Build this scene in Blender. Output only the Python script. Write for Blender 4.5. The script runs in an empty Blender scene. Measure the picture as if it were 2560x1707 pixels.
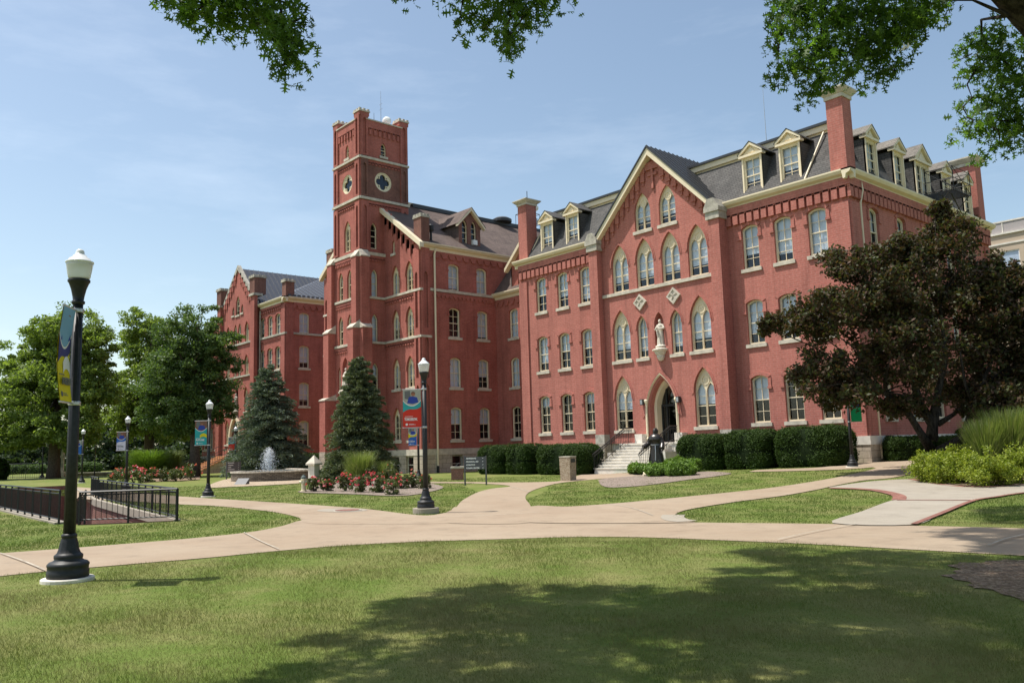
import bpy, math, random
import numpy as np
from mathutils import Vector, Matrix
from mathutils.geometry import tessellate_polygon
SC = bpy.context.scene
COL = SC.collection
R_ = math.radians
# ---------------------------------------------------------------- camera
FPX = 2084.7
def cam_matrix(yaw, pitch, roll):
    return (Matrix.Rotation(yaw, 3, 'Z') @ Matrix.Rotation(R_(90), 3, 'X') @ Matrix.Rotation(pitch, 3, 'X') @ Matrix.Rotation(roll, 3, 'Z'))
CR = cam_matrix(R_(48.961), R_(7.311), R_(-1.653))
CP = Vector((0, 0, 1.6))
cd = bpy.data.cameras.new('camera'); cam = bpy.data.objects.new('camera', cd); COL.objects.link(cam)
cam.matrix_world = Matrix.Translation(CP) @ CR.to_4x4()
cd.sensor_width = 36; cd.lens = FPX / 2560 * 36; cd.clip_end = 3000; cd.clip_start = .1
SC.camera = cam
# ---------------------------------------------------------------- light
SUN_EL = R_(66)
sd = Vector((.722 * math.cos(SUN_EL), .692 * math.cos(SUN_EL), -math.sin(SUN_EL)))   # the way sunlight travels
sl = bpy.data.lights.new('sun', 'SUN'); sl.energy = 4.0; sl.angle = R_(.53); sl.color = (1, .955, .88)
so = bpy.data.objects.new('sun', sl); COL.objects.link(so); so.rotation_euler = sd.to_track_quat('-Z', 'Y').to_euler()
so.location = (-30, -30, 60)
W = bpy.data.worlds.new('World'); SC.world = W; W.use_nodes = True
wn, wl = W.node_tree.nodes, W.node_tree.links
bg = wn['Background']; bg.inputs['Strength'].default_value = .122
sky = wn.new('ShaderNodeTexSky'); sky.sky_type = 'NISHITA'; sky.sun_disc = False
sky.sun_elevation = SUN_EL; sky.sun_rotation = math.atan2(-.722, -.692)
sky.air_density = 1.0; sky.dust_density = 1.5; sky.ozone_density = .7; sky.altitude = 100
# faint cirrus streaks in the sky itself
tc = wn.new('ShaderNodeTexCoord'); mp = wn.new('ShaderNodeMapping'); mp.inputs['Scale'].default_value = (2.2, 3.4, 13)
mp.inputs['Rotation'].default_value = (.25, .1, .5)
nz = wn.new('ShaderNodeTexNoise'); nz.inputs['Scale'].default_value = 1.3; nz.inputs['Detail'].default_value = 7; nz.inputs['Roughness'].default_value = .62
cr = wn.new('ShaderNodeValToRGB'); cr.color_ramp.elements[0].position = .50; cr.color_ramp.elements[1].position = .84
cr.color_ramp.elements[1].color = (.13, .13, .13, 1)
mx = wn.new('ShaderNodeMix'); mx.data_type = 'RGBA'; mx.inputs['B'].default_value = (7.6, 8.1, 8.7, 1)
wl.new(tc.outputs['Generated'], mp.inputs['Vector']); wl.new(mp.outputs[0], nz.inputs['Vector']); wl.new(nz.outputs['Fac'], cr.inputs[0])
hz = wn.new('ShaderNodeMix'); hz.data_type = 'RGBA'; hz.blend_type = 'MULTIPLY'; hz.inputs['Factor'].default_value = 1; hz.inputs['B'].default_value = (1.03, 1.0, .90, 1)   # hazy summer air
wl.new(sky.outputs[0], hz.inputs['A'])
wl.new(cr.outputs[0], mx.inputs['Factor']); wl.new(hz.outputs['Result'], mx.inputs['A']); wl.new(mx.outputs['Result'], bg.inputs['Color'])
SC.view_settings.view_transform = 'Standard'; SC.view_settings.look = 'None'; SC.view_settings.exposure = 0.66; SC.view_settings.gamma = 1
SC.cycles.max_bounces = 8; SC.cycles.transparent_max_bounces = 24; SC.cycles.sample_clamp_indirect = 8
try: SC.cycles.use_denoising = True
except Exception: pass
# ---------------------------------------------------------------- ground height and places
LAT = Vector((.6565, .7543, 0)); DEP = Vector((-.7543, .6565, 0))
def ss(x, a, b):
    t = np.clip((x - a) / (b - a), 0, 1); return t * t * (3 - 2 * t)
def gz(x, y):
    la = .6565 * x + .7543 * y; de = -.7543 * x + .6565 * y
    z = .22 * (1 - ss(de, 11.0, 16.5))
    z = z + .47 * ss(la, 3, 19) * ss(de, 22, 36) + .5 * ss(la, 17, 32) * ss(de, 22, 44)
    z = z + .22 * np.exp(-((x + 27.5) ** 2 + (y - 31.5) ** 2) / 9.0)
    return z
def ray(px, py):
    return CR @ Vector(((px - 1280) / FPX, -(py - 853.5) / FPX, -1))
def gp(px, py, dz=0):
    """point of the ground seen at a place of the photograph (2560 wide)"""
    d = ray(px, py); lo = 2.; t = 2.
    while t < 400:
        p = CP + d * t
        if p.z < gz(p.x, p.y): break
        lo = t; t += .3 + t * .01
    hi = t
    for _ in range(25):
        m = (lo + hi) / 2; p = CP + d * m
        if p.z < gz(p.x, p.y): hi = m
        else: lo = m
    p = CP + d * hi
    return Vector((p.x, p.y, float(gz(p.x, p.y)) + dz))
def at(px, py, dep):
    d = ray(px, py); return CP + d * (dep / d.dot(DEP))
def gd(lat, dep, dz=0):
    p = LAT * lat + DEP * dep; return Vector((p.x, p.y, float(gz(p.x, p.y)) + dz))
DS = 1.08844
# ---------------------------------------------------------------- materials
class NT:
    def __init__(s, name):
        s.m = bpy.data.materials.new(name); s.m.use_nodes = True
        s.n = s.m.node_tree.nodes; s.l = s.m.node_tree.links
        s.p = s.n['Principled BSDF']; s.out = s.n['Material Output']
    def node(s, t, **k):
        o = s.n.new(t)
        for a, b in k.items():
            if a in o.inputs: s.set(o.inputs[a], b)
            else: setattr(o, a, b)
        return o
    def set(s, inp, v):
        if isinstance(v, bpy.types.NodeSocket): s.l.new(v, inp)
        else: inp.default_value = v
    def noise(s, scale, detail=4, rough=.55, vec=None):
        o = s.node('ShaderNodeTexNoise', Scale=scale, Detail=detail, Roughness=rough)
        if vec is None: vec = s.pos()
        s.l.new(vec, o.inputs['Vector']); return o.outputs['Fac']
    def pos(s):
        if not hasattr(s, '_p'): s._p = s.node('ShaderNodeNewGeometry')
        return s._p.outputs['Position']
    def ramp(s, f, stops):
        o = s.node('ShaderNodeValToRGB'); e = o.color_ramp.elements
        while len(e) < len(stops): e.new(.5)
        for q, (p, c) in zip(e, stops):
            q.position = p; q.color = (c, c, c, 1) if isinstance(c, (int, float)) else tuple(c) + (1,)
        s.l.new(f, o.inputs[0]); return o.outputs[0]
    def mix(s, f, a, b, mode='MIX'):
        o = s.node('ShaderNodeMix'); o.data_type = 'RGBA'; o.blend_type = mode; o.clamp_factor = True
        for nm, v in (('Factor', f), ('A', a), ('B', b)):
            if nm != 'Factor' and isinstance(v, tuple): v = v + (1,) if len(v) == 3 else v
            i = [q for q in o.inputs if q.name == nm and q.enabled][0]
            s.set(i, v)
        return [q for q in o.outputs if q.enabled][0]
    def math(s, op, a, b=0.):
        o = s.node('ShaderNodeMath'); o.operation = op; s.set(o.inputs[0], a); s.set(o.inputs[1], b); return o.outputs[0]
    def bump(s, h, strength=.3, dist=.02):
        o = s.node('ShaderNodeBump', Strength=strength, Distance=dist); s.l.new(h, o.inputs['Height']); s.l.new(o.outputs[0], s.p.inputs['Normal'])
    def base(s, c, rough=.8, spec=.3, metal=0.):
        if isinstance(c, tuple): c = c + (1,)
        s.set(s.p.inputs['Base Color'], c); s.p.inputs['Roughness'].default_value = rough
        s.p.inputs['Specular IOR Level'].default_value = spec; s.p.inputs['Metallic'].default_value = metal; return s
def tint(c, k): return tuple(min(1, q * k) for q in c)
def plain(name, c, rough=.6, spec=.35, metal=0., var=.12, scale=6, bump=0., bscale=60):
    t = NT(name)
    f = t.noise(scale, 5)
    t.base(t.mix(t.ramp(f, [(.3, 0.), (.7, 1.)]), tint(c, 1 - var), tint(c, 1 + var)), rough, spec, metal)
    if bump: t.bump(t.noise(bscale, 3), bump, .01)
    return t.m
def wallvec(t):
    sp = t.node('ShaderNodeSeparateXYZ'); t.l.new(t.pos(), sp.inputs[0])
    u = t.math('ADD', sp.outputs[0], sp.outputs[1])
    cb = t.node('ShaderNodeCombineXYZ'); t.l.new(u, cb.inputs[0]); t.l.new(sp.outputs[2], cb.inputs[1]); return cb.outputs[0]
def brick(name, c1, c2, mortar, bw=.215, rh=.0775, ms=.011, stain=.25, bumpk=.5, rough=.86):
    t = NT(name); v = wallvec(t)
    b = t.node('ShaderNodeTexBrick', Scale=1., Color1=c1 + (1,), Color2=c2 + (1,), Mortar=mortar + (1,))
    for a, q in (('Mortar Size', ms), ('Mortar Smooth', .25), ('Bias', 0.), ('Brick Width', bw), ('Row Height', rh)): b.inputs[a].default_value = q
    t.l.new(v, b.inputs['Vector'])
    st = t.ramp(t.noise(.55, 6, .6), [(.28, (1 - stain,) * 3), (.55, (1., 1., 1.)), (.8, (1 + stain * .5,) * 3)])
    mpp = t.node('ShaderNodeMapping'); mpp.inputs['Scale'].default_value = (1.6, 1.6, .12); t.l.new(t.pos(), mpp.inputs['Vector'])
    st2 = t.mix(1., t.ramp(t.noise(9, 3, .6), [(.3, .84), (.7, 1.14)]), t.ramp(t.noise(1.4, 5, .65, mpp.outputs[0]), [(.32, .80), (.48, 1.), (.72, 1.10)]), 'MULTIPLY')
    c = t.mix(1., t.mix(1., b.outputs['Color'], st, 'MULTIPLY'), st2, 'MULTIPLY')
    t.base(c, rough, .2)
    t.bump(b.outputs['Fac'], -bumpk, .006)
    return t.m
M = {}
M['brick_pink'] = brick('brick_pink', (.43, .152, .122), (.39, .132, .105), (.42, .195, .16), bw=.42, rh=.118, ms=.016, stain=.12)
M['brick_red'] = brick('brick_red', (.405, .127, .10), (.36, .108, .085), (.37, .16, .13), bw=.42, rh=.118, ms=.014, stain=.25)
M['brick_dark'] = brick('brick_dark', (.23, .095, .07), (.17, .07, .055), (.22, .14, .115), stain=.35)
M['stone_block'] = brick('stone_block', (.52, .44, .35), (.42, .36, .29), (.27, .23, .19), bw=.75, rh=.34, ms=.02, stain=.3, bumpk=1.)
M['shingle'] = brick('shingle', (.085, .082, .08), (.115, .11, .105), (.035, .034, .033), bw=.33, rh=.13, ms=.012, stain=.2)
M['shingle_lit'] = brick('shingle_lit', (.20, .18, .155), (.165, .15, .13), (.09, .08, .07), bw=.33, rh=.13, ms=.012, stain=.2)  # paler copy of the shingle for lit dormer roofs, sunlight in the colour
M['shingle_brown'] = brick('shingle_brown', (.155, .115, .098), (.125, .092, .08), (.07, .055, .05), bw=.33, rh=.12, ms=.012, stain=.3)
M['stack_stone'] = brick('stack_stone', (.30, .25, .19), (.16, .13, .10), (.05, .042, .035), bw=.36, rh=.085, ms=.014, stain=.4, bumpk=1.4)
M['brick_edge'] = brick('brick_edge', (.25, .112, .086), (.21, .092, .072), (.27, .2, .165), bw=.21, rh=.1, ms=.008)
M['cream'] = plain('cream_paint', (.74, .64, .46), .55, .4, var=.06, scale=2)
M['cream_pale'] = plain('cream_pale', (.72, .64, .46), .5, .4, var=.05, scale=2)
M['stone'] = plain('limestone', (.52, .47, .39), .85, .2, var=.22, scale=3, bump=.25)
M['stone_white'] = plain('white_stone', (.66, .62, .55), .8, .25, var=.12, scale=3, bump=.2)
M['stone_grey'] = plain('weathered_stone', (.40, .37, .31), .9, .2, var=.35, scale=2.5, bump=.35)
M['pier_stone'] = plain('pier_stone', (.42, .39, .33), .88, .2, var=.3, scale=4, bump=.3)
M['seam'] = plain('dark_metal_roof', (.045, .047, .05), .38, .5, .35, var=.1)
M['seam_left'] = plain('slate_metal_roof', (.085, .09, .105), .42, .5, .35, var=.1)
M['black'] = plain('black_paint', (.014, .015, .016), .5, .4, var=.45, scale=22)
M['black_iron'] = plain('black_iron', (.02, .019, .018), .5, .45, var=.2)
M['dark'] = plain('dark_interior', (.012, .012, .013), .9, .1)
M['dark_grey'] = plain('dark_grey_paint', (.05, .052, .055), .5, .4, var=.1)
M['white'] = plain('white_paint', (.8, .8, .78), .5, .4, var=.04)
M['blind'] = plain('window_blind', (.84, .86, .9), .8, .2, var=.04, scale=4)
M['metal'] = plain('grey_metal', (.45, .46, .47), .35, .5, .7, var=.1)
M['bark'] = plain('bark', (.105, .082, .062), .9, .15, var=.4, scale=9, bump=.8, bscale=40)
def barkmat():
    t = NT('dark_bark'); mp_ = t.node('ShaderNodeMapping'); mp_.inputs['Scale'].default_value = (1, 1, .22); t.l.new(t.pos(), mp_.inputs['Vector'])
    n1 = t.noise(13, 6, .7, mp_.outputs[0]); t.base(t.mix(t.ramp(n1, [(.38, 0.), (.62, 1.)]), (.022, .018, .015), (.085, .072, .06)), .95, .1); t.bump(n1, 1., .06); return t.m
M['bark_dark'] = barkmat()
M['bronze'] = plain('dark_bronze', (.045, .04, .036), .32, .5, .5, var=.4, scale=14)
M['tan_wall'] = plain('tan_wall', (.50, .40, .30), .8, .2, var=.05, scale=1)
M['grey_panel'] = plain('grey_panel', (.36, .33, .32), .7, .3, var=.05, scale=1)
M['marble'] = plain('pale_marble', (.62, .57, .48), .7, .3, var=.18, scale=10)
M['wood_orange'] = plain('orange_stair', (.5, .24, .11), .8, .2, var=.2)
M['copper_green'] = plain('green_dome', (.10, .13, .12), .6, .3)
def glass(name, spec_mix, tintc):
    t = NT(name); t.n.remove(t.p)
    tr = t.node('ShaderNodeBsdfTransparent', Color=tintc + (1,)); gl = t.node('ShaderNodeBsdfGlossy', Roughness=.03, Color=(.85, .92, 1., 1))
    lw = t.node('ShaderNodeLayerWeight', Blend=.35)
    f = t.math('ADD', t.math('MULTIPLY', lw.outputs['Fresnel'], .42), spec_mix)
    mx = t.node('ShaderNodeMixShader'); t.l.new(f, mx.inputs[0]); t.l.new(tr.outputs[0], mx.inputs[1]); t.l.new(gl.outputs[0], mx.inputs[2])
    t.l.new(mx.outputs[0], t.out.inputs[0]); return t.m
M['glass'] = glass('window_glass', .035, (.82, .87, .92))
M['door_glass'] = glass('door_glass', .06, (.3, .3, .32))
def globe():
    t = NT('lamp_globe'); t.base((.93, .93, .92), .25, .5)
    t.p.inputs['Transmission Weight'].default_value = .35; t.p.inputs['Roughness'].default_value = .45
    return t.m
M['globe'] = globe()
def leafmat(name, cols, trans=.35, rough=.5, spec=.35, hue=None):
    """cols: list of colours spread over the single leaves at random"""
    t = NT(name)
    g = t.node('ShaderNodeNewGeometry')
    n = len(cols); c = t.ramp(g.outputs['Random Per Island'], [(i / (n - 1), q) for i, q in enumerate(cols)])
    t.base(c, rough, spec)
    tl = t.node('ShaderNodeBsdfTranslucent'); t.l.new(t.mix(1., c, (1.25, 1.35, .55), 'MULTIPLY'), tl.inputs[0])
    mx = t.node('ShaderNodeMixShader', Fac=trans)
    t.l.new(t.p.outputs[0], mx.inputs[1]); t.l.new(tl.outputs[0], mx.inputs[2]); t.l.new(mx.outputs[0], t.out.inputs[0]); return t.m
M['oak_leaf'] = leafmat('oak_leaf', [(.042, .085, .016), (.062, .125, .023), (.085, .16, .03), (.125, .21, .04)], .58)
M['maple_leaf'] = leafmat('maple_leaf', [(.12, .175, .042), (.17, .235, .058), (.24, .31, .085), (.18, .245, .06)], .45)
M['dark_leaf'] = leafmat('dark_leaf', [(.062, .105, .032), (.092, .15, .046), (.13, .19, .06)], .38)
M['far_leaf'] = leafmat('far_leaf', [(.03, .05, .02), (.045, .072, .028), (.065, .095, .04)], .3)
M['purple_leaf'] = leafmat('purple_leaf', [(.045, .034, .024), (.088, .046, .03), (.06, .072, .028), (.105, .055, .036), (.045, .06, .022), (.08, .088, .034)], .3, .55, .22)
M['spruce'] = leafmat('spruce_needles', [(.07, .105, .074), (.105, .145, .105), (.145, .185, .135), (.11, .135, .085)], .2, .6)
M['spruce_b'] = leafmat('green_spruce_needles', [(.068, .094, .05), (.098, .128, .07), (.14, .16, .084), (.11, .126, .06)], .2, .6)
M['yew'] = leafmat('yew_leaf', [(.02, .042, .008), (.034, .064, .012), (.055, .094, .018)], .2, .6, .15)
M['juniper'] = leafmat('juniper_leaf', [(.085, .165, .018), (.125, .22, .026), (.165, .27, .04)], .25, .55)
M['lime_leaf'] = leafmat('lime_leaf', [(.14, .19, .018), (.20, .25, .026), (.28, .31, .036), (.17, .235, .024)], .35, .55)
M['rose_leaf'] = leafmat('rose_leaf', [(.06, .095, .026), (.095, .12, .038), (.14, .135, .06)], .25)
M['rose'] = leafmat('rose_petal', [(.62, .05, .12), (.72, .16, .25), (.58, .02, .045), (.78, .36, .42)], .3)
M['rose_pale'] = leafmat('rose_petal_pale', [(.6, .08, .10), (.6, .16, .14), (.5, .10, .07), (.55, .25, .18)], .3)
M['reed'] = leafmat('reed_blade', [(.10, .16, .03), (.15, .20, .05), (.20, .24, .08), (.26, .27, .13)], .35, .55)
M['reed_green'] = leafmat('reed_blade_green', [(.09, .17, .02), (.13, .21, .03), (.17, .25, .045)], .35, .55)
def grassmat(name, cols):
    m = leafmat(name, cols, .3, .6, .2); nt = m.node_tree; t = NT.__new__(NT); t.m = m; t.n = nt.nodes; t.l = nt.links
    f = t.ramp(t.math('ADD', t.math('MULTIPLY', t.noise(.7, 5, .6), .55), t.math('MULTIPLY', t.noise(2.6, 5, .65), .45)), [(.41, 0.), (.60, .72)])
    for n_, i_ in ((t.n['Principled BSDF'], 'Base Color'), (next(q for q in t.n if q.type == 'BSDF_TRANSLUCENT'), 'Color')):
        src = n_.inputs[i_].links[0].from_socket; t.l.new(t.mix(f, src, (.235, .195, .088)), n_.inputs[i_])
    return m
M['grassb'] = grassmat('grass_blade', [(.062, .105, .016), (.09, .14, .022), (.13, .17, .038), (.17, .175, .06), (.08, .13, .02)])
M['grassb_far'] = leafmat('grass_blade_far', [(.07, .118, .02), (.088, .135, .026), (.105, .15, .032), (.13, .155, .045)], .3, .6, .2)
M['core'] = plain('dark_core', (.012, .02, .008), .95, .05)  # near-black filling added inside foliage to block seeing through
def lawnmat():
    t = NT('lawn')
    n1 = t.noise(.45, 6, .62); n2 = t.noise(2.1, 6, .65); n3 = t.noise(70, 4, .75)
    a = t.mix(t.ramp(n3, [(.3, 0.), (.7, 1.)]), (.072, .112, .02), (.14, .185, .04))
    dry = t.mix(t.ramp(n3, [(.3, 0.), (.7, 1.)]), (.20, .17, .075), (.31, .255, .125))
    f = t.ramp(t.math('ADD', t.math('MULTIPLY', n1, .6), t.math('MULTIPLY', n2, .4)), [(.42, 0.), (.62, .6)])
    t.base(t.mix(f, a, dry), .9, .1); t.bump(n3, .25, .015); return t.m
M['lawn'] = lawnmat()
def concrete(name, c, c2):
    t = NT(name)
    n1 = t.noise(.35, 6, .6); n2 = t.noise(30, 4, .7); n3 = t.noise(1.8, 5, .65)
    a = t.mix(t.ramp(n1, [(.35, 0.), (.65, 1.)]), c, c2)
    a = t.mix(1., a, t.ramp(n3, [(.28, .80), (.46, 1.), (.75, 1.08)]), 'MULTIPLY')
    a = t.mix(1., a, t.ramp(n2, [(.3, .9), (.7, 1.08)]), 'MULTIPLY')
    t.base(a, .85, .2); t.bump(n2, .15, .01); return t.m
M['concrete'] = concrete('tan_concrete', (.285, .216, .152), (.325, .258, .188))
M['concrete_new'] = concrete('pale_concrete', (.285, .25, .20), (.325, .29, .238))
def gravel(name, c1, c2, c3, sc):
    t = NT(name); v = t.node('ShaderNodeTexVoronoi', Scale=sc); t.l.new(t.pos(), v.inputs['Vector'])
    sp = t.node('ShaderNodeSeparateColor'); t.l.new(v.outputs['Color'], sp.inputs[0])
    c = t.ramp(sp.outputs[0], [(0., c1), (.5, c2), (1., c3)])
    t.base(c, .9, .15); t.bump(v.outputs['Distance'], .8, .02); return t.m
M['gravel'] = gravel('pink_gravel', (.15, .115, .095), (.225, .18, .15), (.32, .265, .225), 26)
M['gravel_tan'] = gravel('tan_gravel', (.25, .185, .125), (.36, .285, .20), (.46, .385, .30), 24)
M['mulch'] = gravel('bark_mulch', (.11, .075, .05), (.20, .14, .095), (.33, .25, .175), 38)
def rib_none(): pass
# ---------------------------------------------------------------- mesh builder
class MB:
    def __init__(s): s.v, s.f, s.m = [], [], []
    def add(s, vs, fs, mi=0):
        o = len(s.v); s.v.extend([tuple(q) for q in vs]); s.f.extend([tuple(o + i for i in f) for f in fs]); s.m.extend([mi] * len(fs))
    def box(s, x0, x1, y0, y1, z0, z1, mi=0):
        s.add([(x0, y0, z0), (x1, y0, z0), (x1, y1, z0), (x0, y1, z0), (x0, y0, z1), (x1, y0, z1), (x1, y1, z1), (x0, y1, z1)],
              [(0, 3, 2, 1), (4, 5, 6, 7), (0, 1, 5, 4), (1, 2, 6, 5), (2, 3, 7, 6), (3, 0, 4, 7)], mi)
    def pbox(s, P, u0, u1, z0, z1, d0, d1, mi=0):
        s.add([P(u0, z0, d0), P(u1, z0, d0), P(u1, z1, d0), P(u0, z1, d0), P(u0, z0, d1), P(u1, z0, d1), P(u1, z1, d1), P(u0, z1, d1)],
              [(0, 1, 2, 3), (5, 4, 7, 6), (4, 0, 3, 7), (1, 5, 6, 2), (3, 2, 6, 7), (4, 5, 1, 0)], mi)
    def poly(s, pts, mi=0): s.add(pts, [tuple(range(len(pts)))], mi)
    def sheet(s, P, outer, holes=(), d=0., mi=0, reveal=0., rmi=None):
        loops = [[Vector((a, b, 0)) for a, b in outer]] + [[Vector((a, b, 0)) for a, b in h] for h in holes]
        flat = [q for l in loops for q in l]
        tr = tessellate_polygon(loops)
        fs = []
        for t in tr:
            a, b, c = (flat[i] for i in t)
            fs.append(t if (b - a).cross(c - a).z > 0 else t[::-1])
        s.add([P(q.x, q.y, d) for q in flat], fs, mi)
        if reveal:
            for h in holes: s.reveal(P, h, d, d + reveal, mi if rmi is None else rmi)
    def reveal(s, P, h, d0, d1, mi=0):
        n = len(h); vs = [P(a, b, d0) for a, b in h] + [P(a, b, d1) for a, b in h]
        s.add(vs, [(i, (i + 1) % n, n + (i + 1) % n, n + i) for i in range(n)], mi)
    def prism(s, P, pts, d0, d1, mi=0, back=False, smi=None):
        s.sheet(P, pts, (), d0, mi); n = len(pts)
        vs = [P(a, b, d0) for a, b in pts] + [P(a, b, d1) for a, b in pts]
        s.add(vs, [(i, n + i, n + (i + 1) % n, (i + 1) % n) for i in range(n)], mi if smi is None else smi)
        if back: s.sheet(P, pts, (), d1, mi)
    def ring(s, P, outer, inner, d0, d1, mi=0, outside=True, closed=True):
        n = len(outer); e = range(n if closed else n - 1)
        O0 = [P(a, b, d0) for a, b in outer]; I0 = [P(a, b, d0) for a, b in inner]
        O1 = [P(a, b, d1) for a, b in outer]; I1 = [P(a, b, d1) for a, b in inner]
        s.add(O0 + I0, [(i, (i + 1) % n, n + (i + 1) % n, n + i) for i in e], mi)
        s.add(I0 + I1, [(i, (i + 1) % n, n + (i + 1) % n, n + i) for i in e], mi)
        if outside: s.add(O0 + O1, [(i, n + i, n + (i + 1) % n, (i + 1) % n) for i in e], mi)
        if not closed:
            for k in (0, n - 1): s.add([O0[k], I0[k], I1[k], O1[k]], [(0, 1, 2, 3)], mi)
    def tube(s, pts, rad, n=8, mi=0, cap=True):
        pts = [Vector(p) for p in pts]
        if not isinstance(rad, (list, tuple)): rad = [rad] * len(pts)
        rings = []; up = Vector((0, 0, 1)); prev = None
        for i, p in enumerate(pts):
            t = (pts[min(i + 1, len(pts) - 1)] - pts[max(i - 1, 0)])
            t = t.normalized() if t.length > 1e-9 else up
            a = prev if prev is not None else (Vector((1, 0, 0)) if abs(t.x) < .8 else Vector((0, 1, 0)))
            a = (a - t * a.dot(t)); a = a.normalized() if a.length > 1e-6 else t.orthogonal().normalized(); prev = a; b = t.cross(a)
            rings.append([p + (a * math.cos(k / n * 2 * math.pi) + b * math.sin(k / n * 2 * math.pi)) * rad[i] for k in range(n)])
        vs = [q for r in rings for q in r]; fs = []
        for i in range(len(rings) - 1):
            for k in range(n):
                fs.append((i * n + k, i * n + (k + 1) % n, (i + 1) * n + (k + 1) % n, (i + 1) * n + k))
        if cap: fs += [tuple(range(n))[::-1], tuple(len(vs) - n + k for k in range(n))]
        s.add(vs, fs, mi)
    def bar(s, a, b, w=.03, mi=0): s.tube([a, b], w / 2, 4, mi)
    def lathe(s, prof, n=20, mi=0, c=(0, 0, 0), mod=None, sx=1., sy=1.):
        vs = []
        for r, z in prof:
            for k in range(n):
                a = k / n * 2 * math.pi; q = r * (mod(a, z) if mod else 1)
                vs.append((c[0] + q * math.cos(a) * sx, c[1] + q * math.sin(a) * sy, c[2] + z))
        fs = []
        for i in range(len(prof) - 1):
            for k in range(n): fs.append((i * n + k, i * n + (k + 1) % n, (i + 1) * n + (k + 1) % n, (i + 1) * n + k))
        fs += [tuple(range(n))[::-1], tuple(len(vs) - n + k for k in range(n))]
        s.add(vs, fs, mi)
    def ball(s, c, r, n=10, mi=0):
        rx, ry, rz = r if isinstance(r, (tuple, list)) else (r, r, r)
        vs = []; h = n // 2 + 1
        for i in range(h + 1):
            t = math.pi * i / h
            for k in range(n):
                a = 2 * math.pi * k / n; vs.append((c[0] + rx * math.sin(t) * math.cos(a), c[1] + ry * math.sin(t) * math.sin(a), c[2] - rz * math.cos(t)))
        fs = [(i * n + k, i * n + (k + 1) % n, (i + 1) * n + (k + 1) % n, (i + 1) * n + k) for i in range(h) for k in range(n)]
        s.add(vs, fs, mi)
    def mesh(s, name, mats, smooth=False):
        me = bpy.data.meshes.new(name); me.from_pydata(s.v, [], s.f)
        for q in mats: me.materials.append(M[q] if isinstance(q, str) else q)
        if len(mats) > 1: me.polygons.foreach_set('material_index', s.m)
        if smooth: me.polygons.foreach_set('use_smooth', [True] * len(me.polygons))
        me.update(); return me
def front(Y): return lambda u, z, d: (u, Y + d, z)
def side(X): return lambda u, z, d: (X - d, u, z)
LOC = lambda u, z, d: (u, d, z)
# ---------------------------------------------------------------- objects
def tag(o, label=None, cat=None, group=None, kind=None):
    if label: o['label'] = label
    if cat: o['category'] = cat
    if group: o['group'] = group
    if kind: o['kind'] = kind
    return o
def thing(name, loc, label, cat, group=None, rz=0):
    o = bpy.data.objects.new(name, None); o.empty_display_size = .3; COL.objects.link(o); o.location = loc; o.rotation_euler = (0, 0, rz)
    return tag(o, label, cat, group)
def obj(name, me, parent=None, loc=(0, 0, 0), rz=0.):
    """local coordinates of the parent"""
    o = bpy.data.objects.new(name, me); COL.objects.link(o); o.location = loc; o.rotation_euler = (0, 0, rz)
    if parent: o.parent = parent
    return o
def wobj(name, me, parent, loc=(0, 0, 0), rz=0.):
    """world coordinates under an unrotated top-level Empty"""
    return obj(name, me, parent, Vector(loc) - parent.location, rz)
def single(name, mb, mats, label, cat, group=None, smooth=False, loc=(0, 0, 0), rz=0.):
    me = mb.mesh(name, mats, smooth) if isinstance(mb, MB) else mb
    return tag(obj(name, me, None, loc, rz), label, cat, group)
def struct(name, mb, mats, smooth=False):
    me = mb.mesh(name, mats, smooth) if isinstance(mb, MB) else mb
    return tag(obj(name, me), kind='structure')
def copy_tree(o, parent=None):
    c = o.copy(); COL.objects.link(c); c.parent = parent
    for ch in [q for q in COL.objects if q.parent == o]: copy_tree(ch, c)
    return c
def remesh(mb, name, mats, voxel, smooth_it=4):
    me = mb.mesh(name + '_raw', mats); o = bpy.data.objects.new('tmp', me); COL.objects.link(o)
    m = o.modifiers.new('r', 'REMESH'); m.mode = 'VOXEL'; m.voxel_size = voxel; m.use_smooth_shade = True
    if smooth_it:
        k = o.modifiers.new('s', 'SMOOTH'); k.iterations = smooth_it; k.factor = .4
    r = bpy.data.meshes.new_from_object(o.evaluated_get(bpy.context.evaluated_depsgraph_get()))
    bpy.data.objects.remove(o); bpy.data.meshes.remove(me); r.name = name
    r.materials.clear()
    for q in mats: r.materials.append(M[q])
    return r
def text_mesh(body, size, mat, extrude=.002, align='LEFT', bold=0.):
    cu = bpy.data.curves.new('t', 'FONT'); cu.body = body; cu.size = size; cu.extrude = extrude; cu.align_x = align; cu.offset = bold; cu.resolution_u = 2
    o = bpy.data.objects.new('t', cu); COL.objects.link(o)
    r = bpy.data.meshes.new_from_object(o.evaluated_get(bpy.context.evaluated_depsgraph_get()))
    bpy.data.objects.remove(o); bpy.data.curves.remove(cu); r.materials.clear(); r.materials.append(M[mat]); r.name = 'lettering'; return r
def np_mesh(name, V, k, mats, smooth=False, mi=None):
    V = np.asarray(V, dtype=np.float32).reshape(-1, 3); n = len(V) // k
    me = bpy.data.meshes.new(name); me.vertices.add(len(V)); me.vertices.foreach_set('co', V.ravel())
    me.loops.add(n * k); me.loops.foreach_set('vertex_index', np.arange(n * k, dtype=np.int32))
    me.polygons.add(n); me.polygons.foreach_set('loop_start', np.arange(0, n * k, k, dtype=np.int32))
    try: me.polygons.foreach_set('loop_total', np.full(n, k, dtype=np.int32))
    except Exception: pass
    for q in mats: me.materials.append(M[q] if isinstance(q, str) else q)
    if mi is not None: me.polygons.foreach_set('material_index', np.asarray(mi, dtype=np.int32))
    me.update(calc_edges=True); return me
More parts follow.
